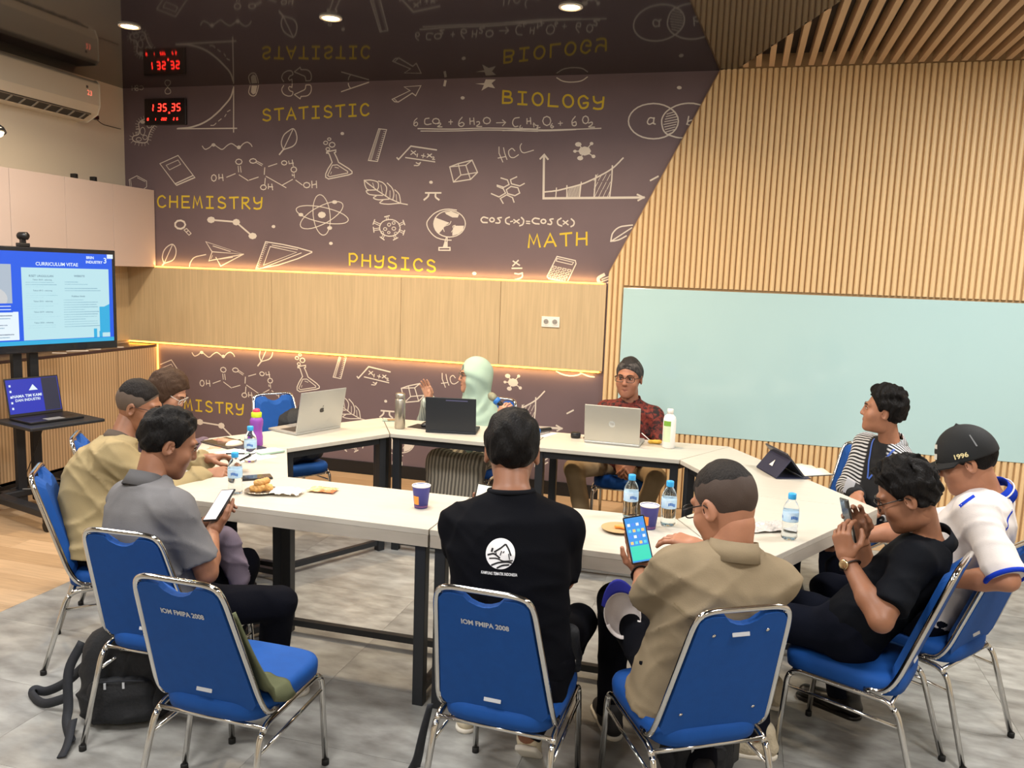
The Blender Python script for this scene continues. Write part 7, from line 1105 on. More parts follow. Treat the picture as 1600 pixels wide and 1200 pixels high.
for k_ in range(2):
    for i in range(4):
        for a in range(NA): q4 = (k_ * 5 * R_ + i * R_ + a, k_ * 5 * R_ + i * R_ + a + 1, k_ * 5 * R_ + (i + 1) * R_ + a + 1, k_ * 5 * R_ + (i + 1) * R_ + a); fs.append(q4 if k_ else q4[::-1])
for a in range(NA): fs.append((4 * R_ + a, 4 * R_ + a + 1, 9 * R_ + a + 1, 9 * R_ + a))
mobj('cap_brim', vs, fs, M_cap, D['root'], True)
M_cw = mat('cap_embroidery', (214, 200, 150), .7); M_cp = mat('cap_patch', (200, 198, 190), .8)
def on_cap(az, z_, r_=1.0): return (-math.sin(math.radians(az)) * .0945 * r_ * math.sqrt(max(.05, 1 - ((z_ - .03) / .118) ** 2)), -.008 + math.cos(math.radians(az)) * .1135 * r_ * math.sqrt(max(.05, 1 - ((z_ - .03) / .118) ** 2)), z_)
me = text_mesh('1996', .024, .0008).copy(); me.materials.clear(); me.materials.append(M_cw)
for v_ in me.vertices: x_, z_ = v_.co.x, v_.co.y; v_.co = Vector(tf(on_cap(80 + x_ / .1 * 57, .045 + z_, 1.02)))
link(bpy.data.objects.new('cap_number', me), cp)
b = MB(); b.add([tf(on_cap(25 - 36 * i / 6, .045 + .055 * j, 1.02)) for j in (0, 1) for i in range(7)], [(i, i + 1, i + 8, i + 7) for i in range(6)]); b.build('cap_patch', M_cp, cp)
b = MB(); b.add([tf(on_cap(112 + 3 * i, .065 + .045 * j, 1.02)) for j in (0, 1) for i in range(2)], [(0, 1, 3, 2)]); b.build('cap_strip', mat('grey_strip', (96, 98, 100), .5), cp)
# --- young man in the striped shirt
def striped_panel():
    m = stripes('black_white_stripes', (26, 27, 31), (206, 206, 208), 24, 'DIAGONAL', .85, .6, .5, .1); nt = m.node_tree; N = nt.nodes; L_ = nt.links; b = N['Principled BSDF']; rp = [n for n in N if n.type == 'VALTORGB'][0]
    tc = [n for n in N if n.type == 'TEX_COORD'][0]; dt = N.new('ShaderNodeVectorMath'); dt.operation = 'DOT_PRODUCT'; y = math.radians(SPEC['young']['yaw']); dt.inputs[1].default_value = (math.cos(y), math.sin(y), 0); L_.new(tc.outputs['Object'], dt.inputs[0])
    mr = N.new('ShaderNodeMapRange'); mr.inputs[1].default_value = .005; mr.inputs[2].default_value = -.005; L_.new(dt.outputs['Value'], mr.inputs[0])
    m2 = N.new('ShaderNodeMapRange'); m2.inputs[1].default_value = -.135; m2.inputs[2].default_value = -.125; L_.new(dt.outputs['Value'], m2.inputs[0])
    mu = N.new('ShaderNodeMath'); mu.operation = 'MULTIPLY'; L_.new(mr.outputs[0], mu.inputs[0]); L_.new(m2.outputs[0], mu.inputs[1])
    mx = N.new('ShaderNodeMix'); mx.data_type = 'RGBA'; L_.new(mu.outputs[0], mx.inputs[0]); L_.new(rp.outputs[0], mx.inputs[6]); mx.inputs[7].default_value = lin((24, 25, 29)); L_.new(mx.outputs[2], b.inputs['Base Color']); return m
M_strp = striped_panel()
D = person('young', 'young man in black and white striped shirt with a blue lanyard', SPEC['young'], SK1, M_strp, T_nav, (SH_k, SH_k), [('hair', 'short', .020, .007, H_blk, .016)], 'long', collar_m=stripes('collar_stripes', (30, 31, 35), (206, 206, 208), 30, 'X', .85, 0, .5, 0), col_gap=34)
bv = bvh_of(D['shirt'], D['base']); M_lan = mat('blue_lanyard', (70, 104, 190), .6); n_, T_, r_, f_ = D['neck'], D['T'], D['r'], D['f']
for sg in (-1, 1): seam('lanyard', D, bv, [n_ - T_ * .01 + r_ * sg * .07 + f_ * .25, n_ - T_ * .10 + r_ * sg * .045 + f_ * .25, n_ - T_ * .22 + r_ * sg * .004 + f_ * .25], -f_, .010, M_lan, .004)
b = press(bv, n_ - T_ * .27 + f_ * .25, -f_, .006); MB().box(Vector(b) - Vector(D['base']), (.06, .004, .085), Matrix(np.stack([r_, f_, T_], 1).tolist())).build('name_badge', mat('badge_card', (196, 200, 210), .4), D['root'], bevel=.002)
# --- man in batik
def batik():
    m = bpy.data.materials.new('red_batik'); m.use_nodes = True; N = m.node_tree.nodes; L_ = m.node_tree.links; b = N['Principled BSDF']; b.inputs['Roughness'].default_value = .8
    tc = N.new('ShaderNodeTexCoord'); vo = N.new('ShaderNodeTexVoronoi'); vo.inputs['Scale'].default_value = 22; n = N.new('ShaderNodeTexNoise'); n.inputs['Scale'].default_value = 26; n.inputs['Detail'].default_value = 6; n.inputs['Distortion'].default_value = 1.6
    L_.new(tc.outputs['Object'], n.inputs['Vector']); L_.new(n.outputs['Color'], vo.inputs['Vector']); r = N.new('ShaderNodeValToRGB'); e = r.color_ramp.elements
    L_.new(n.outputs['Fac'], r.inputs[0]); e[0].position = .40; e[0].color = lin((30, 18, 18)); e[1].position = .68; e[1].color = lin((132, 52, 34)); k = e.new(.5); k.color = lin((96, 30, 24)); L_.new(r.outputs[0], b.inputs['Base Color']); return m
M_bat = batik()
D = person('batik', 'man in dark red batik shirt and glasses facing us behind the silver laptop', SPEC['batik'], SK4, M_bat, T_kha, (SH_k, SH_k), [('hair', 'top', .014, .0018, hairm('dark_grey_hair', (66, 64, 64)), .004), ('side_hair', 'sides', .012, .0015, H_grey, 0)], 'long', collar_m=M_bat, col_gap=30, belly=.02, wide=1.06)
specs(D['root'], D['tfh'], mat('thin_brown_frame', (52, 36, 28), .4), .029, .018)
# --- woman in the mint headscarf
M_hij = cloth('mint_headscarf', (164, 188, 172), .04, .7, .05); M_sg = stripes('sage_striped_blouse', (176, 182, 170), (138, 146, 138), 14, 'X', .85, 1.2, .5, .2); M_sk = stripes('grey_striped_skirt', (168, 160, 144), (104, 98, 90), 13, 'X', .85, .8, .5, .2)
sp = SPEC['hijab']
D = person('hijab', 'woman in mint headscarf and glasses raising one hand and holding a microphone', sp, SK3, M_sg, M_sk, (SH_k, SH_k), None, 'long', fem=True, skirt=True, wr=.004, grow=.016)
hd, RH, s_ = D['head'], D['RH'], D['s']; nk, T_, f_, r_ = D['neck'], D['T'], D['f'], D['r']
v = Vox(np.minimum(hd, nk) - .32, np.maximum(hd, nk) + .28, .0075)
v.ell(hd + RH @ np.array([0, -.018, .020]) * s_, np.array([.104, .126, .132]) * s_, RH.T, .02)
v.cone(hd + RH @ np.array([0, -.01, -.03]) * s_, nk - T_ * .05, .090 * s_, .125 * s_, .05)
v.cone(nk - T_ * .02, nk - T_ * .13 + f_ * .05, .125 * s_, .150 * s_, .05)
v.cone(nk - T_ * .06 - r_ * .10, nk - T_ * .15 - r_ * .12 + f_ * .05, .07, .06, .05); v.cone(nk - T_ * .10 + f_ * .07, nk - T_ * .30 + f_ * .10, .085, .055, .05)
cc_ = hd + RH @ np.array([0, .05, -.10]) * s_; X_ = v.ax[0][:, None, None] - cc_[0]; Y_ = v.ax[1][None, :, None] - cc_[1]; Z_ = v.ax[2][None, None, :] - cc_[2]; rd_ = np.sqrt(X_ * X_ + Y_ * Y_ + Z_ * Z_)
v.f += (.0045 * np.sin(rd_ * 105 + 1.2 * np.sin(14 * X_ + 17 * Z_)) * np.clip((rd_ - .07) / .05, 0, 1) * np.clip((.24 - rd_) / .08, .25, 1)).astype(np.float32)
v.ell(hd + RH @ np.array([0, .098, -.008]) * s_, np.array([.066, .084, .098]) * s_, RH.T, .012, 's')
nmesh('headscarf', *v.mesh(), M_hij, D['root'], D['base'])
specs(D['root'], D['tfh'], mat('thin_grey_frame', (70, 66, 64), .4), .028, .018)
def mic(label, a, b_, par=None):
    a = np.array(a); b_ = np.array(b_); ax = unit(b_ - a); t = thing('microphone', label, 'microphone', tuple(a)); M = Vector((0, 0, 1)).rotation_difference(Vector(ax)).to_matrix(); ln = float(np.linalg.norm(b_ - a))
    MB().lathe([(0, 0), (.013, 0), (.014, .01), (.017, ln * .62), (.019, ln * .70), (0, ln * .70)], 18, (0, 0, 0), M).build('handle', M_black, t, True)
    MB().lathe([(.021, ln * .66), (.026, ln * .68), (.027, ln * .74), (.024, ln * .77), (.019, ln * .77)], 18, (0, 0, 0), M).build('grip_ring', mat('blue_mic_band', (40, 110, 190), .5), t, True)
    MB().lathe([(.018, ln * .76), (.025, ln * .82), (.027, ln * .88), (.023, ln * .95), (.012, ln), (0, ln * 1.01)], 18, (0, 0, 0), M).build('grille', mat('mic_grille', (150, 150, 128), .5, .4, bump=.5, bscale=500), t, True)
    return t
pm = palm(D, 'L', .07, .026); mic('microphone with a blue band in the hand of the woman in mint', pm + np.array([.085, -.01, -.075]), pm + np.array([-.115, -.01, .085]))
# --- man in the khaki jacket
M_kh = cloth('khaki_jacket_cloth', (152, 136, 102), .05)
D = person('khaki', 'man in khaki jacket and glasses leaning on the table at the left', SPEC['khaki'], SK2, M_kh, T_blk, (SH_k, SH_k), [('hair', 'top', .011, .0012, hairm('cropped_dark_hair', (44, 38, 36)), .004), ('shaved_sides', 'sides', .0035, .0006, H_fade2, 0)], 'long', grow=.020, belly=.03, hem=-.18, wr=.008, collar_m=cloth('charcoal_collar', (84, 74, 66)), wide=1.08, col_gap=30)
specs(D['root'], D['tfh'], mat('brown_frame', (60, 34, 26), .4))
phone('dark phone in the hands of the man in the khaki jacket', (palm(D, 'L', .10, .015) + palm(D, 'R', .10, .015)) / 2 + np.array([.03, .02, .02]), (.70, .50, .45), (-.55, -.1, .8), M_black)
# --- man in the grey polo
M_gp = cloth('heather_grey_polo', (108, 107, 109), .10, .9, .1)
D = person('grey', 'man in heather grey polo shirt looking at a bright phone', SPEC['grey'], SK2, M_gp, cloth('black_jeans', (12, 13, 20), .12), (SH_b, SH_s), [('hair', 'short', .013, .004, H_blk, .006)], 'short', collar_m=cloth('grey_rib_collar', (92, 91, 93)), wr=.0045, grow=.014)
phone('phone with a bright white page in the hand of the man in grey', palm(D, 'R', .105, .034), (.0, .80, .60), (-.25, -.55, .80), scr('phone_white', (255, 240, 238), 1.2))
# --- woman with brown hair
D = person('brown', 'woman with shoulder-length brown hair bending over a tablet', SPEC['brown'], SK3, cloth('mauve_blouse', (120, 104, 116)), T_blk, (SH_k, SH_k), [('hair', 'long', .016, .003, H_brn, .006)], 'threequarter', fem=True, lipc=(150, 80, 76))
specs(D['root'], D['tfh'], mat('pale_frame', (190, 186, 180), .3), .028, .018)
# ---------------------------------------------------------------- things on the tables
TZ0 = TOPZ + .0005
M_alu = mat('silver_aluminium', (186, 188, 186), .35, .6); M_alud = mat('dark_keyboard', (52, 50, 50), .5)
def on_lid(P, u, v_, n_=.0046): q = P(u, v_, n_); e = P(u - .01, v_, n_); f_ = P(u, v_ + .01, n_); return frame(q, Vector(e) - Vector(q), Vector(f_) - Vector(q))
t, lid, P = laptop('notebook_computer', 'open silver laptop with a dark fruit logo on its lid', (-2.555, 4.462, TZ0), math.radians(-108.6), .36, .25, .20, M_alu, M_alu, scr_l, None, M_alud)
lg_ = MB(); pts = []
for a in range(28):
    th = 2 * math.pi * a / 28; rr = .017 * (1 + .10 * math.cos(2 * th) - .10 * max(0, math.sin(th)) ** 8 - .08 * max(0, -math.sin(th)) ** 8)
    x_, z_ = rr * math.cos(th), rr * math.sin(th) * 1.02
    dx, dz = x_ - .021, z_ - .003
    if math.hypot(dx, dz) < .0105: k_ = .0105 / (math.hypot(dx, dz) + 1e-6); x_, z_ = .021 + dx * k_, .003 + dz * k_
    pts.append((-x_, z_))
lg_.add([P(x_, .125 + z_, .0048) for x_, z_ in pts], [tuple(range(28))])
lf = [(-.001, .019), (-.008, .023), (-.010, .031), (-.003, .027)]; lg_.add([P(x_, .125 + z_, .0048) for x_, z_ in lf], [(0, 1, 2, 3)]); lg_.build('lid_logo', mat('dark_logo', (52, 50, 50), .3), lid)
M_tabk = mat('dark_tablet_cover', (34, 38, 44), .55, bump=.05, bscale=300)
t, lid, P = laptop('tablet_keyboard', 'black tablet in a keyboard cover in front of the woman in mint', (-1.712, 4.822, TZ0), math.radians(-169), .315, .215, .14, M_tabk, M_tabk, scr_l)
b = MB(); b.add([P(u, v_, .0050) for u, v_ in ((.03, .196), (-.105, .196), (-.105, .203), (.03, .203))], [(0, 1, 2, 3)]); b.build('pen_slot', mat('violet_strip', (92, 92, 124), .4), lid)
t, lid, P = laptop('notebook_computer', 'open silver laptop with a round badge in front of the man in batik', (-.70, 4.928, TZ0), math.radians(178.5), .335, .225, .12, M_alu, mat('warm_silver_lid', (190, 188, 178), .4, .5), scr_l)
b = MB(); b.add([P(.02 * math.cos(2 * math.pi * a / 28), .115 + .02 * math.sin(2 * math.pi * a / 28), .0047) for a in range(28)], [tuple(range(28))]); bo = b.build('lid_badge', mat('bright_badge', (224, 226, 222), .25, .5), lid)
text('badge_letters', 'hp', .022, mat('badge_grey', (140, 140, 136), .4), lid, on_lid(P, 0, .118, .0052))
# water bottles
M_pet = mat('clear_water', (238, 246, 250), .03, trans=1., ior=1.22); M_bcap = mat('sky_blue_cap', (52, 160, 222), .4); M_lab = mat('pale_blue_label', (150, 196, 230), .5, var=.2, vscale=26, col2=(210, 228, 242)); M_labt = mat('label_blue_print', (60, 112, 190), .5)
def bottle(x, y, label, s_=1., rz=0.):
    t = thing('water_bottle', label, 'bottle', (x, y, TZ0), rz, 'small water bottles on the tables')
    pr = [(.0, .004), (.020, .0), (.029, .004), (.031, .012), (.030, .03), (.0285, .045), (.0305, .06), (.0305, .118), (.029, .128), (.022, .145), (.014, .158), (.0135, .168), (0, .168)]
    MB().lathe([(r * s_, z * s_) for r, z in pr], 28).build('body', M_pet, t, True)
    MB().lathe([(r * s_, z * s_) for r, z in ((.0312, .074), (.0314, .076), (.0314, .112), (.0312, .114))], 28).build('label', M_lab, t, True)
    for k_ in range(3):
        b = MB(); a0 = -1.57 + k_ * 2.09
        for i in range(5): b.add([(.0318 * s_ * math.cos(a0 + .2 * (i + d)), .0318 * s_ * math.sin(a0 + .2 * (i + d)), (.086 + .012 * e + .003 * math.sin(i + d)) * s_) for e in (0, 1) for d in (0, .8)], [(0, 1, 3, 2)])
        b.build('label_print', M_labt, t)
    MB().lathe([(r * s_, z * s_) for r, z in ((.0145, .162), (.0155, .164), (.0155, .182), (.014, .185), (0, .185))], 22).build('cap', M_bcap, t, True)
bottle(-2.36, 3.58, 'water bottle on the papers in front of the woman with brown hair', 1.0)
bottle(-2.085, 3.045, 'water bottle beside the dark phone and plate of pastry')
bottle(-.396, 3.36, 'water bottle behind the glowing phone on the near table')
bottle(-.235, 3.315, 'water bottle beside the blue cup in front of the man in tan')
bottle(.238, 3.315, 'water bottle standing alone on the right hand table beside the plastic sleeve')
# other drink containers
t = thing('drinking_bottle', 'purple plastic bottle with lime and pink cap', 'bottle', (-2.548, 3.925, TZ0))
MB().lathe([(0, 0), (.030, 0), (.034, .006), (.034, .05), (.030, .075), (.031, .10), (.036, .125), (.036, .145), (.026, .162), (0, .162)], 26).build('body', mat('purple_translucent', (170, 96, 200), .25, trans=.45, ior=1.3), t, True)
MB().lathe([(.026, .160), (.028, .162), (.028, .186), (.022, .190), (0, .190)], 22).build('collar', mat('lime_plastic', (190, 214, 40), .4), t, True)
MB().lathe([(.018, .189), (.019, .191), (.018, .204), (.012, .208), (0, .208)], 20).build('cap', mat('pink_plastic', (226, 62, 96), .4), t, True)
t = thing('steel_flask', 'tall brushed steel flask on the far table', 'flask', (-2.04, 4.735, TZ0))
MB().lathe([(0, 0), (.030, 0), (.033, .004), (.033, .185), (.030, .190)], 28).build('body', mat('flask_steel', (176, 170, 158), .28, .9), t, True); MB().lathe([(.030, .189), (.0305, .193), (.0305, .222), (.027, .226), (0, .226)], 28).build('lid', mat('flask_lid', (190, 184, 172), .25, .9), t, True)
t = thing('lotion_bottle', 'white plastic bottle with a green label on the far table', 'bottle', (-.372, 4.89, TZ0), .2)
MB().lathe([(0, 0), (.034, 0), (.038, .005), (.038, .17), (.034, .188), (.020, .202), (.017, .206), (0, .206)], 28).build('body', mat('white_hdpe', (234, 234, 230), .4), t, True); MB().lathe([(.0185, .203), (.0185, .232), (.016, .235), (0, .235)], 20).build('cap', M_pl, t, True)
b = MB()
for i in range(9): a0 = -2.75 + .14 * i; b.add([(.0386 * math.cos(a0 + d), .0386 * math.sin(a0 + d), z) for z in (.04, .165) for d in (0, .14)], [(0, 1, 3, 2)])
lb = b.build('label', mat('pale_green_label', (206, 222, 186), .5), t); b = MB()
for i in range(9): a0 = -2.75 + .14 * i; b.add([(.0389 * math.cos(a0 + d), .0389 * math.sin(a0 + d), z) for z in (.135, .165) for d in (0, .14)], [(0, 1, 3, 2)])
b.build('label_header', mat('green_header', (120, 168, 62), .5), lb)
def cup(x, y, label, rz=0.):
    t = thing('paper_cup', label, 'cup', (x, y, TZ0), rz, 'blue paper cups')
    MB().lathe([(0, .003), (.026, .003), (.026, 0), (.028, .0), (.038, .092), (.0395, .095), (.038, .097), (.0365, .094), (.027, .008), (0, .008)], 28).build('wall', mat('indigo_paper', (66, 66, 142), .6), t, True)
    MB().lathe([(.0385, .0925), (.0402, .0945), (.0402, .0975), (.0375, .0975), (.0362, .090), (.0270, .012), (0, .012)], 28).build('white_lining', M_pl, t, True)
    b = MB()
    for i in range(6): a0 = -2.35 + .14 * i; b.add([((.0283 + .0105 * z / .095) * math.cos(a0 + d), (.0283 + .0105 * z / .095) * math.sin(a0 + d), z) for z in (.018, .055) for d in (0, .14)], [(0, 1, 3, 2)])
    b.build('orange_mark', mat('orange_print', (240, 150, 62), .6), t); b = MB()
    for i in range(30): a0 = .21 * i; b.add([((.0283 + .0105 * z / .095) * math.cos(a0 + d), (.0283 + .0105 * z / .095) * math.sin(a0 + d), z) for z in (.004, .013) for d in (0, .15)], [(0, 1, 3, 2)])
    b.build('lower_band', mat('violet_print', (128, 84, 130), .6), t); return t
cup(-1.258, 3.16, 'blue paper cup with an orange mark near the middle of the near table'); cup(-.305, 3.24, 'blue paper cup half hidden behind the glowing phone')
# plates, food, papers
def plate(x, y, label, r, m): 
    t = thing('snack_plate', label, 'plate', (x, y, TZ0)); MB().lathe([(0, .002), (r * .7, .002), (r * .95, .010), (r, .011), (r * .96, .013), (r * .7, .005), (0, .005)], 32).build('dish', m, t, True)
    MB().tube([(r * .985 * math.cos(a), r * .985 * math.sin(a), .0115) for a in np.linspace(0, 2 * math.pi, 33)[:-1]], .0016, 6, True).build('rim', m, t, True); return t
plate(-1.993, 3.105, 'silver foil plate holding fried pastries', .072, mat('foil', (196, 186, 170), .25, .8, bump=.2, bscale=90)); plate(-.412, 3.165, 'brown paper plate with orange peel', .072, mat('kraft_plate', (176, 146, 104), .6))
def lump(name, label, cat, prims, m, h=.005, wr=0., fr=60., cut=None, group=None, part='mass', base=None):
    pts = np.array([p for q in prims for p in q[:2]]); rad = max(max(q[2], q[3]) for q in prims); v = Vox(pts.min(0) - rad - .03, pts.max(0) + rad + .03, h)
    for q in prims: v.cone(q[0], q[1], q[2], q[3], q[4] if len(q) > 4 else .01)
    if wr: v.wrinkle(wr, fr, 1.)
    if cut is not None: v.cutplane((0, 0, cut), (0, 0, -1))
    c = pts.mean(0); b_ = np.array([c[0], c[1], cut if cut is not None else pts[:, 2].min()]) if base is None else np.array(base)
    t = thing(name, label, cat, tuple(b_), group=group); nmesh(part, *v.mesh(), m, t, b_); return t, b_
M_fry = mat('fried_pastry', (196, 148, 84), .6, bump=.3, bscale=120, var=.25, vscale=30)
for i, (dx, dy, z, a, lab) in enumerate(((-.012, -.012, .020, .3, 'fried pastry lying lowest on the foil plate'), (.020, .008, .024, -.4, 'fried pastry leaning at the right of the foil plate'), (.0, .004, .046, .9, 'fried pastry on top of the small pile on the foil plate'))):
    c0 = np.array([-1.993 + dx, 3.105 + dy, TZ0 + z]); d = np.array([math.cos(a), math.sin(a), .1]) * .022; lump('pastry', lab, 'pastry', [(c0 - d, c0 + d, .015, .014), (c0 - d * .3 + (.008, -.008, 0), c0 + d + (.006, -.006, .004), .012, .012)], M_fry, .003, .0015, 200, TZ0 + .0055, 'fried pastries')
M_or = mat('orange_peel', (240, 150, 70), .5, bump=.2, bscale=200)
c0 = np.array([-.405, 3.17, TZ0 + .012]); lump('orange_peel', 'piece of orange peel on the brown paper plate', 'peel', [(c0 - (.02, 0, 0), c0 + (.018, .006, .004), .009, .008), (c0 + (0, .01, 0), c0 + (.015, -.012, .003), .008, .007)], M_or, .003, .001, 200, TZ0 + .0055)
def crumple(name, label, cat, c, sx, sy, m, amp=.012, seed=0, rz=0., nx=18, ny=14, lift=.004):
    rr = random.Random(seed); vs = []; fs = []; ph = [rr.uniform(0, 6) for _ in range(6)]
    for j in range(ny + 1):
        for i in range(nx + 1):
            u, v_ = i / nx - .5, j / ny - .5; e = 1 - max(abs(u), abs(v_)) ** 2 * 2
            z = amp * (abs(math.sin(9 * u + ph[0] + 3 * math.sin(5 * v_ + ph[1]))) * .6 + abs(math.sin(12 * v_ + ph[2] + 2 * math.sin(7 * u + ph[3]))) * .5 + .3 * rr.random()) * max(.15, e)
            q = Matrix.Rotation(rz, 2) @ Vector((u * sx + .004 * rr.random(), v_ * sy + .004 * rr.random())); vs.append((q.x, q.y, lift + z))
    for j in range(ny):
        for i in range(nx): k_ = j * (nx + 1) + i; fs.append((k_, k_ + 1, k_ + nx + 2, k_ + nx + 1))
    o = mobj(name, vs, fs, m, None, False); o.location = c; md = o.modifiers.new('thickness', 'SOLIDIFY'); md.thickness = .0012; return tag(o, label, cat)
crumple('paper_napkin', 'crumpled white paper napkin on the near table', 'napkin', (-1.875, 3.115, TZ0), .13, .085, mat('tissue', (240, 238, 232), .9), .024, 2, .2)
crumple('snack_wrapper', 'flattened red and orange snack wrapper on the near table', 'wrapper', (-1.757, 3.222, TZ0), .125, .075, mat('wrapper_print', (214, 84, 40), .3, var=.5, vscale=24, col2=(236, 214, 150)), .012, 5, .1)
crumple('plastic_sleeve', 'crumpled grey plastic sleeve beside the lone water bottle', 'plastic sleeve', (.155, 3.425, TZ0), .20, .13, mat('grey_plastic_film', (186, 182, 178), .25), .012, 8, .5)
def sheet(name, label, cat, x, y, sx, sy, rz, m, t_=.002, z=0., bevel=0.): o = MB().box((0, 0, t_ / 2), (sx, sy, t_)).build(name, m, None, False, None, bevel); o.location = (x, y, TZ0 + z); o.rotation_euler = (0, 0, rz); return tag(o, label, cat)
M_pap = mat('white_paper', (232, 228, 226), .8); M_blk2 = mat('matte_black', (34, 32, 34), .6)
sheet('document', 'loose white papers lying under the water bottle', 'paper', -2.47, 3.70, .29, .20, -.5, M_pap)
o = sheet('notepad', 'white printed notepad with a green edge beside the papers', 'notepad', -2.395, 3.80, .10, .14, -.5, mat('notepad_green', (150, 178, 160), .6), .008, .003); 
for k_ in range(5): MB().box((0, .045 - .02 * k_, .0086), (.07, .003, .0004)).build('printed_line', mat('pink_print', (200, 150, 170), .7), o)
MB().box((-.006, 0, .0081), (.085, .132, .0006)).build('page', M_pap, o)
t = tag(MB().tube([(-2.56, 3.66, TZ0 + .007), (-2.44, 3.72, TZ0 + .007)], .004, 8).build('pen', M_black, None, True), 'black pen lying on the white papers', 'pen')
t = thing('tablet_computer', 'dark tablet under the hands of the woman with brown hair', 'tablet', (-2.72, 3.90, TZ0), -.35); MB().box((0, 0, .005), (.25, .17, .008)).build('case', mat('brown_grey_case', (82, 72, 64), .5), t, bevel=.003); MB().box((0, 0, .0095), (.235, .155, .001)).build('glass', mat('dark_glass', (38, 34, 32), .12), t)
sheet('dark_folder', 'slim dark folder poking out under the purple bottle', 'folder', -2.56, 3.86, .17, .11, -.3, mat('navy_folder', (44, 46, 62), .5), .006)
t = thing('computer_mouse', 'cream computer mouse beside the tablet', 'mouse', (-2.64, 3.85, TZ0 + .0065), -.5); v = Vox((-.05, -.07, -.02), (.05, .07, .05), .004); v.ell((0, 0, .004), (.03, .05, .026), None, .0); v.cutplane((0, 0, .001), (0, 0, -1)); nmesh('shell', *v.mesh(), mat('cream_plastic', (232, 216, 190), .4), t); MB().box((0, .03, .0285), (.006, .014, .004)).build('wheel', M_black, t)
t = thing('smartphone', 'black phone lying on the table beside the water bottle', 'phone', (-2.155, 3.30, TZ0), -.85); MB().box((0, 0, .0045), (.076, .158, .009)).build('body', M_phone, t, bevel=.003); MB().box((0, 0, .0093), (.070, .150, .0006)).build('screen', mat('dark_screen', (44, 46, 52), .1), t)
# far table small things
sheet('card_stack', 'small stack of cards beside the steel flask', 'cards', -2.20, 4.95, .10, .065, .3, mat('card_teal', (150, 170, 156), .6), .006); sheet('card', 'brown printed card lying on the small stack', 'card', -2.18, 4.955, .08, .055, .5, mat('card_brown', (130, 104, 74), .6), .002, .0065)
sheet('mouse_pad', 'thin black mouse pad beside the black tablet', 'mouse pad', -1.93, 4.845, .15, .13, -.15, M_blk2, .003, 0, .001)
t = thing('computer_mouse', 'black computer mouse on the mouse pad', 'mouse', (-1.90, 4.865, TZ0 + .0035), -.6); v = Vox((-.05, -.07, -.02), (.05, .07, .05), .004); v.ell((0, 0, .004), (.03, .052, .030), None, .0); v.cutplane((0, 0, .001), (0, 0, -1)); nmesh('shell', *v.mesh(), M_black, t); MB().box((0, .03, .0325), (.006, .014, .004)).build('wheel', M_blk2, t)
mic('second microphone with a blue band lying on the far table', (-1.13, 5.03, TZ0 + .022), (-1.205, 4.83, TZ0 + .032))
sheet('document', 'white sheet under the second microphone', 'paper', -1.17, 4.96, .14, .16, -.3, M_pap)
t = thing('power_adapter', 'round black adapter beside the silver laptop', 'adapter', (-.945, 4.935, TZ0)); MB().lathe([(0, 0), (.028, 0), (.031, .004), (.031, .030), (.027, .035), (0, .036)], 24).build('shell', M_black, t, True); MB().lathe([(.0312, .014), (.032, .016), (.032, .02), (.0312, .022)], 24).build('ring', M_blk2, t, True)
pc = []
for i in range(40): a = i * .8; pc.append((-.885 + .016 * math.cos(a) + .0015 * i * .5, 4.945 + .020 * math.sin(a), TZ0 + .004 + .0003 * i))
tag(MB().tube(pc, .0022, 5).build('cable', mat('dark_brown_cable', (70, 62, 54), .5), None, True), 'small coil of dark cable beside the silver laptop', 'cable')
tag(MB().tube([(-.545, 4.99, TZ0 + .055), (-.475, 4.975, TZ0 + .004)], .003, 8).build('stylus', M_pl, None, True), 'thin white stylus leaning beside the silver laptop', 'stylus')
c0 = np.array([-.455, 4.965, TZ0 + .012]); lump('yellow_pouch', 'crumpled yellow pouch beside the white bottle', 'pouch', [(c0 - (.035, .005, 0), c0 + (.02, .01, 0), .012, .014), (c0, c0 + (.03, -.012, .006), .012, .010)], mat('mustard_cloth', (206, 164, 62), .7), .0035, .002, 150, TZ0 + .0005)
# folio tablet stand and open notebook on the right
M_fol = mat('navy_folio', (36, 38, 62), .55, bump=.06, bscale=300)
ax = np.array([-.38, .925, 0]); pp = np.array([.925, .38, 0]); o0 = np.array([.295, 4.36, 0])
t = thing('tablet_folio', 'navy tablet folio propped up like a tent on the right hand table', 'tablet', (o0[0], o0[1], TZ0))
def slab(a, b_, th, w0, w1, nm, m):
    a = np.array(a); b_ = np.array(b_); d = unit(b_ - a); nn = np.array([-d[1], d[0]]) * th / 2; vs = []
    for s0 in (w0, w1):
        for q in (a + nn, a - nn, b_ - nn, b_ + nn): p = ax * s0 + pp * q[0]; vs.append((p[0], p[1], q[1] + th / 2))
    return bev(mobj(nm, vs, [(0, 1, 2, 3), (7, 6, 5, 4), (0, 4, 5, 1), (1, 5, 6, 2), (2, 6, 7, 3), (3, 7, 4, 0)], m, t), .0015)
slab((-.075, .001), (.115, .001), .004, 0, .25, 'base_flap', M_fol); slab((-.075, .003), (.0, .098), .005, 0, .25, 'back_panel', M_fol); tb = slab((.078, .006), (-.028, .128), .009, 0, .26, 'tablet', mat('slate_tablet', (48, 50, 60), .3))
cb = MB(); 
for i in range(3): cb.v.append(None)
cb.v = []; q0 = np.array([-.042, .048]); pts = [(.105, -.012), (.145, -.012), (.125, .026)]; dsl = unit(np.array([.075, .095])); nsl = np.array([-dsl[1], dsl[0]])
cb.add([tuple(ax * s0 + pp * (q0[0] + dsl[0] * h_ + nsl[0] * .004) + np.array([0, 0, q0[1] + dsl[1] * h_ + nsl[1] * .004 + .003])) for s0, h_ in pts], [(0, 1, 2)]); cb.build('folio_cutout', M_pl, t)
t = thing('notebook', 'open notebook with cream pages beside the navy folio', 'notebook', (.375, 4.60, TZ0), -.95)
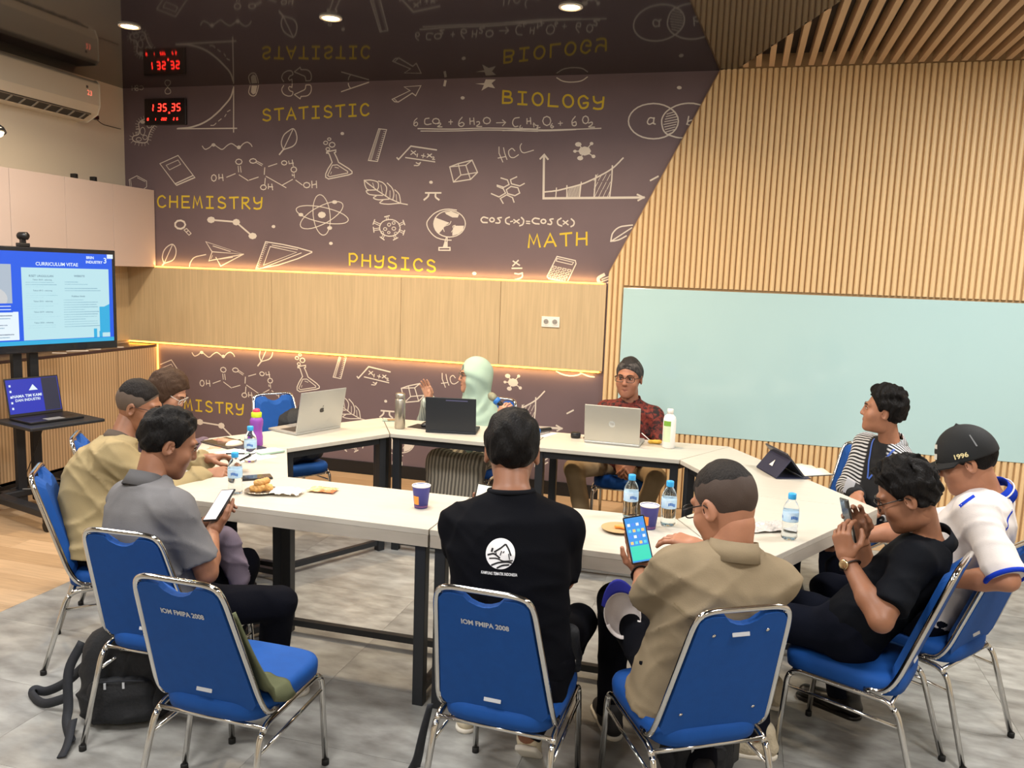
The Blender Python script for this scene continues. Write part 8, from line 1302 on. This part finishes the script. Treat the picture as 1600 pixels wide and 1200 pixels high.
MB().box((0, 0, .003), (.26, .19, .004)).build('cover', mat('notebook_cover', (60, 60, 70), .6), t)
for sg in (-1, 1):
    vs = []; fs = []; n = 10
    for i in range(n + 1):
        u = i / n; x_ = sg * (.002 + .122 * u); z_ = .006 + .016 * math.sin(math.pi * min(1, u * 1.3)) * (1 if sg > 0 else .6) * (1 - u * .5)
        for yy in (-.09, .09): vs.append((x_, yy, z_))
        for yy in (-.09, .09): vs.append((x_, yy, .005))
    for i in range(n): a = 4 * i; fs += [(a, a + 1, a + 5, a + 4), (a, a + 4, a + 6, a + 2), (a + 1, a + 3, a + 7, a + 5)]
    fs += [(4 * n, 4 * n + 1, 4 * n + 3, 4 * n + 2)]; mobj('page_block', vs, fs, mat('cream_pages', (236, 232, 206), .8), t, True)
# ---------------------------------------------------------------- bags and clothing
M_bag = mat('black_nylon', (20, 22, 27), .7, bump=.25, bscale=90)
M_strap = mat('black_webbing', (34, 37, 44), .75, bump=.2, bscale=300)
def backpack(label, c, rz, s_=1., lean=0., strap=True):
    c = np.array(c, float); t = thing('backpack', label, 'backpack', tuple(c), rz); t.rotation_euler = (lean, 0, rz)
    v = Vox((-.24, -.2, -.02), (.24, .2, .5), .009)
    v.cone((-.09, 0, .09), (-.09, 0, .30), .085, .07, .06); v.cone((.09, 0, .09), (.09, 0, .30), .085, .07, .06); v.cone((-.09, 0, .10), (.09, 0, .10), .085, .085, .05); v.cone((-.08, 0, .22), (.08, 0, .22), .078, .078, .05); v.cone((-.08, 0, .30), (.08, 0, .30), .07, .07, .05); v.cone((-.05, 0, .35), (.05, 0, .35), .06, .06, .05); v.wrinkle(.006, 26., .5); v.cutplane((0, 0, .002), (0, 0, -1)); V, Fq = v.mesh(); nmesh('main_body', V * s_, Fq, M_bag, t)
    v = Vox((-.2, -.2, -.02), (.2, .1, .4), .009); v.cone((-.085, -.07, .075), (.085, -.07, .075), .052, .052, .05); v.cone((-.08, -.072, .15), (.08, -.072, .15), .046, .046, .05); v.cone((-.075, -.07, .19), (.075, -.07, .19), .036, .036, .05); v.wrinkle(.005, 30., 1.5); v.cutplane((0, 0, .004), (0, 0, -1)); V, Fq = v.mesh(); nmesh('front_pocket', V * s_, Fq, M_bag, t)
    MB().tube([Vector(p) * s_ for p in smooth_path([(-.10, -.108, .215), (0, -.118, .225), (.10, -.108, .215)], 6)], .004, 6).build('zip', M_strap, t, True)
    for sx in (-.05, .02): MB().box((sx * s_, -.118 * s_, .205 * s_), (.008, .004, .024)).build('zip_pull', M_silver, t)
    MB().tube([Vector(p) * s_ for p in smooth_path([(-.03, .01, .40), (-.02, .01, .44), (.02, .01, .44), (.03, .01, .40)], 6)], .008, 8, False, .5).build('grab_handle', M_strap, t, True)
    return t
bp1 = backpack('black backpack with side straps on the floor under the grey polo man', (-2.17, 2.46, 0), .45, .92)
def webbing(name, pts, w_, par, m): 
    P = smooth_path(pts, 6); inv = par.matrix_basis.inverted(); b = MB(); vs = []
    for i, p in enumerate(P):
        t_ = (P[min(i + 1, len(P) - 1)] - P[max(i - 1, 0)]).normalized(); sd = t_.cross(Vector((.35, -.9, .25))).normalized() * w_ / 2; vs += [inv @ (p + sd), inv @ (p - sd)]
    o = mobj(name, vs, [(2 * i, 2 * i + 1, 2 * i + 3, 2 * i + 2) for i in range(len(P) - 1)], m, par, True); md = o.modifiers.new('thickness', 'SOLIDIFY'); md.thickness = .004; return o
webbing('shoulder_strap', [(-2.33, 2.42, .30), (-2.36, 2.38, .20), (-2.33, 2.34, .08), (-2.30, 2.30, .04), (-2.22, 2.24, .012)], .035, bp1, M_strap)
webbing('shoulder_strap', [(-2.34, 2.45, .20), (-2.45, 2.46, .10), (-2.56, 2.47, .035), (-2.62, 2.47, .03), (-2.60, 2.44, .025), (-2.50, 2.40, .03), (-2.38, 2.40, .08)], .035, bp1, M_strap)
webbing('loose_strap_end', [(-2.27, 2.30, .06), (-2.22, 2.22, .02), (-2.19, 2.16, .010)], .03, bp1, M_strap)
backpack('black backpack on the floor beneath the tan shirt man', (-.05, 2.80, 0), .3, .72)
b3 = backpack('black backpack lying on the empty chair by the mural', (-2.83, 4.86, .428), -2.16, .92, -.12)
webbing('shoulder_strap', [(-2.78, 4.98, .80), (-2.76, 5.02, .86), (-2.80, 5.05, .78), (-2.80, 5.0, .66)], .035, b3, M_strap)
def cloth_lump(name, label, cat, prims, m, wr=.006, fr=34., h=.006, cut=None): return lump(name, label, cat, prims, m, h, wr, fr, cut, None, 'fabric')
M_oliv = cloth('olive_jacket_cloth', (88, 92, 70), .15)
cx, cy = -1.506, 2.214
PR = smooth_path([(cx, cy - .262, .735), (cx, cy - .218, .64), (cx, cy - .165, .52), (cx, cy - .135, .455), (cx, cy - .085, .436), (cx, cy - .03, .434)], 5); vs = []; NU = 14; rr = random.Random(4)
for i, p in enumerate(PR):
    k_ = i / (len(PR) - 1); x0, x1 = .085 - .03 * k_, .150 + .075 * min(1, k_ * 1.2)
    for j in range(NU + 1):
        u = j / NU; fold = (.010 * abs(math.sin(7 * u + 3 * k_)) + .006 * math.sin(15 * u + 9 * k_)) * (1 - .75 * k_)
        edge = max(0, u - .85) * .25 * (1 if k_ > .6 else 0)
        vs.append((cx + x0 + (x1 - x0) * u, p.y + .014 + fold + .012 * k_ * math.sin(5 * u), p.z + .004 + fold * .8 - edge))
o = mobj('folded_jacket', vs, [(i * (NU + 1) + j, i * (NU + 1) + j + 1, (i + 1) * (NU + 1) + j + 1, (i + 1) * (NU + 1) + j) for i in range(len(PR) - 1) for j in range(NU)], M_oliv, None, True); md = o.modifiers.new('thickness', 'SOLIDIFY'); md.thickness = .010; tag(o, 'olive green jacket tucked against the back of the empty chair', 'jacket')
cloth_lump('draped_cloth', 'mauve cloth hanging over the lap of the man in grey', 'cloth', [((-1.90, 2.72, .66), (-1.86, 2.74, .50), .05, .04, .04), ((-1.95, 2.75, .66), (-1.92, 2.78, .52), .05, .04, .04)], cloth('mauve_cloth', (104, 94, 106), .1))
# white cap with a blue brim hung on the knee
t = thing('baseball_cap', 'white cap with a blue brim resting on the knee of the man in tan', 'cap', (-.325, 2.70, .60)); t.scale = (.82, .82, .82)
nz = unit([.10, -.90, .35]); uz = unit(np.array([-.25, .2, 1.]) - nz * (np.array([-.25, .2, 1.]) @ nz)); sz_ = np.cross(uz, nz)
def cf(a, b_, c_): return tuple(sz_ * a + uz * b_ + nz * c_)
M_wc = cloth('white_cap_twill', (226, 218, 216), .04)
vs = []; fs = []; NA, NR = 28, 8
for lay in (1., .96):
    for i in range(NR + 1):
        ph = math.pi / 2 * i / NR
        for a in range(NA): th = 2 * math.pi * a / NA; vs.append(cf(.078 * lay * math.cos(ph) * math.cos(th), .092 * lay * math.cos(ph) * math.sin(th), -.085 * lay * math.sin(ph)))
n1 = (NR + 1) * NA
for i in range(NR):
    for a in range(NA): q4 = (i * NA + a, i * NA + (a + 1) % NA, (i + 1) * NA + (a + 1) % NA, (i + 1) * NA + a); fs += [q4, tuple(n1 + k_ for k_ in q4[::-1])]
for a in range(NA): fs.append((a, n1 + a, n1 + (a + 1) % NA, (a + 1) % NA))
mobj('crown', vs, fs, M_wc, t, True)
vs = []; fs = []
for i in range(6):
    for a in range(13): th = math.radians(25 + 130 * a / 12); e = i / 5; vs.append(cf((.078 + .012 * e) * math.cos(th), (.092 + .055 * e * math.sin(th)) * math.sin(th), .0 + .012 * e))
for i in range(5):
    for a in range(12): fs.append((i * 13 + a, i * 13 + a + 1, (i + 1) * 13 + a + 1, (i + 1) * 13 + a))
o = mobj('brim', vs, fs, mat('cap_blue', (40, 46, 160), .7), t, True); md = o.modifiers.new('thickness', 'SOLIDIFY'); md.thickness = .004
MB().tube([cf(.07 * math.cos(a), .092 * math.sin(a) + .0, .004) for a in np.linspace(math.radians(200), math.radians(340), 14)], .009, 8, False, .3).build('back_strap', M_wc, t, True)
MB().box(cf(.01, -.09, .008), (.022, .006, .016)).build('buckle', M_silver, t)
t, b_ = lump('belt_pouch', 'black pouch with a key tag at the hip of the man in black', 'pouch', [((-.475, 2.53, .58), (-.465, 2.55, .50), .035, .032, .02), ((-.46, 2.56, .49), (-.452, 2.565, .45), .022, .018, .02)], M_bag, .006, .003, 50)
MB().box((.012, -.045, .045), (.012, .004, .02)).build('key_tag', M_pl, t); MB().tube([(.004, -.035, .075), (.006, -.043, .06), (.012, -.045, .055)], .002, 6).build('key_ring', M_silver, t, True)
P = smooth_path([(-.885, 2.34, .36), (-.915, 2.36, .25), (-.955, 2.42, .12), (-.985, 2.47, .05), (-1.00, 2.50, .02)], 6); vs = []
for i, p in enumerate(P): k_ = i / (len(P) - 1); wd = .018 + .026 * k_; vs += [p + Vector((-.75, -.55, 0)).normalized() * wd * .5, p + Vector((.75, .55, 0)).normalized() * wd * .5]
o = mobj('bag_strap', vs, [(2 * i, 2 * i + 1, 2 * i + 3, 2 * i + 2) for i in range(len(P) - 1)], M_strap, None, True); md = o.modifiers.new('thickness', 'SOLIDIFY'); md.thickness = .008; tag(o, 'black padded strap hanging beside the chair of the man in black', 'strap')
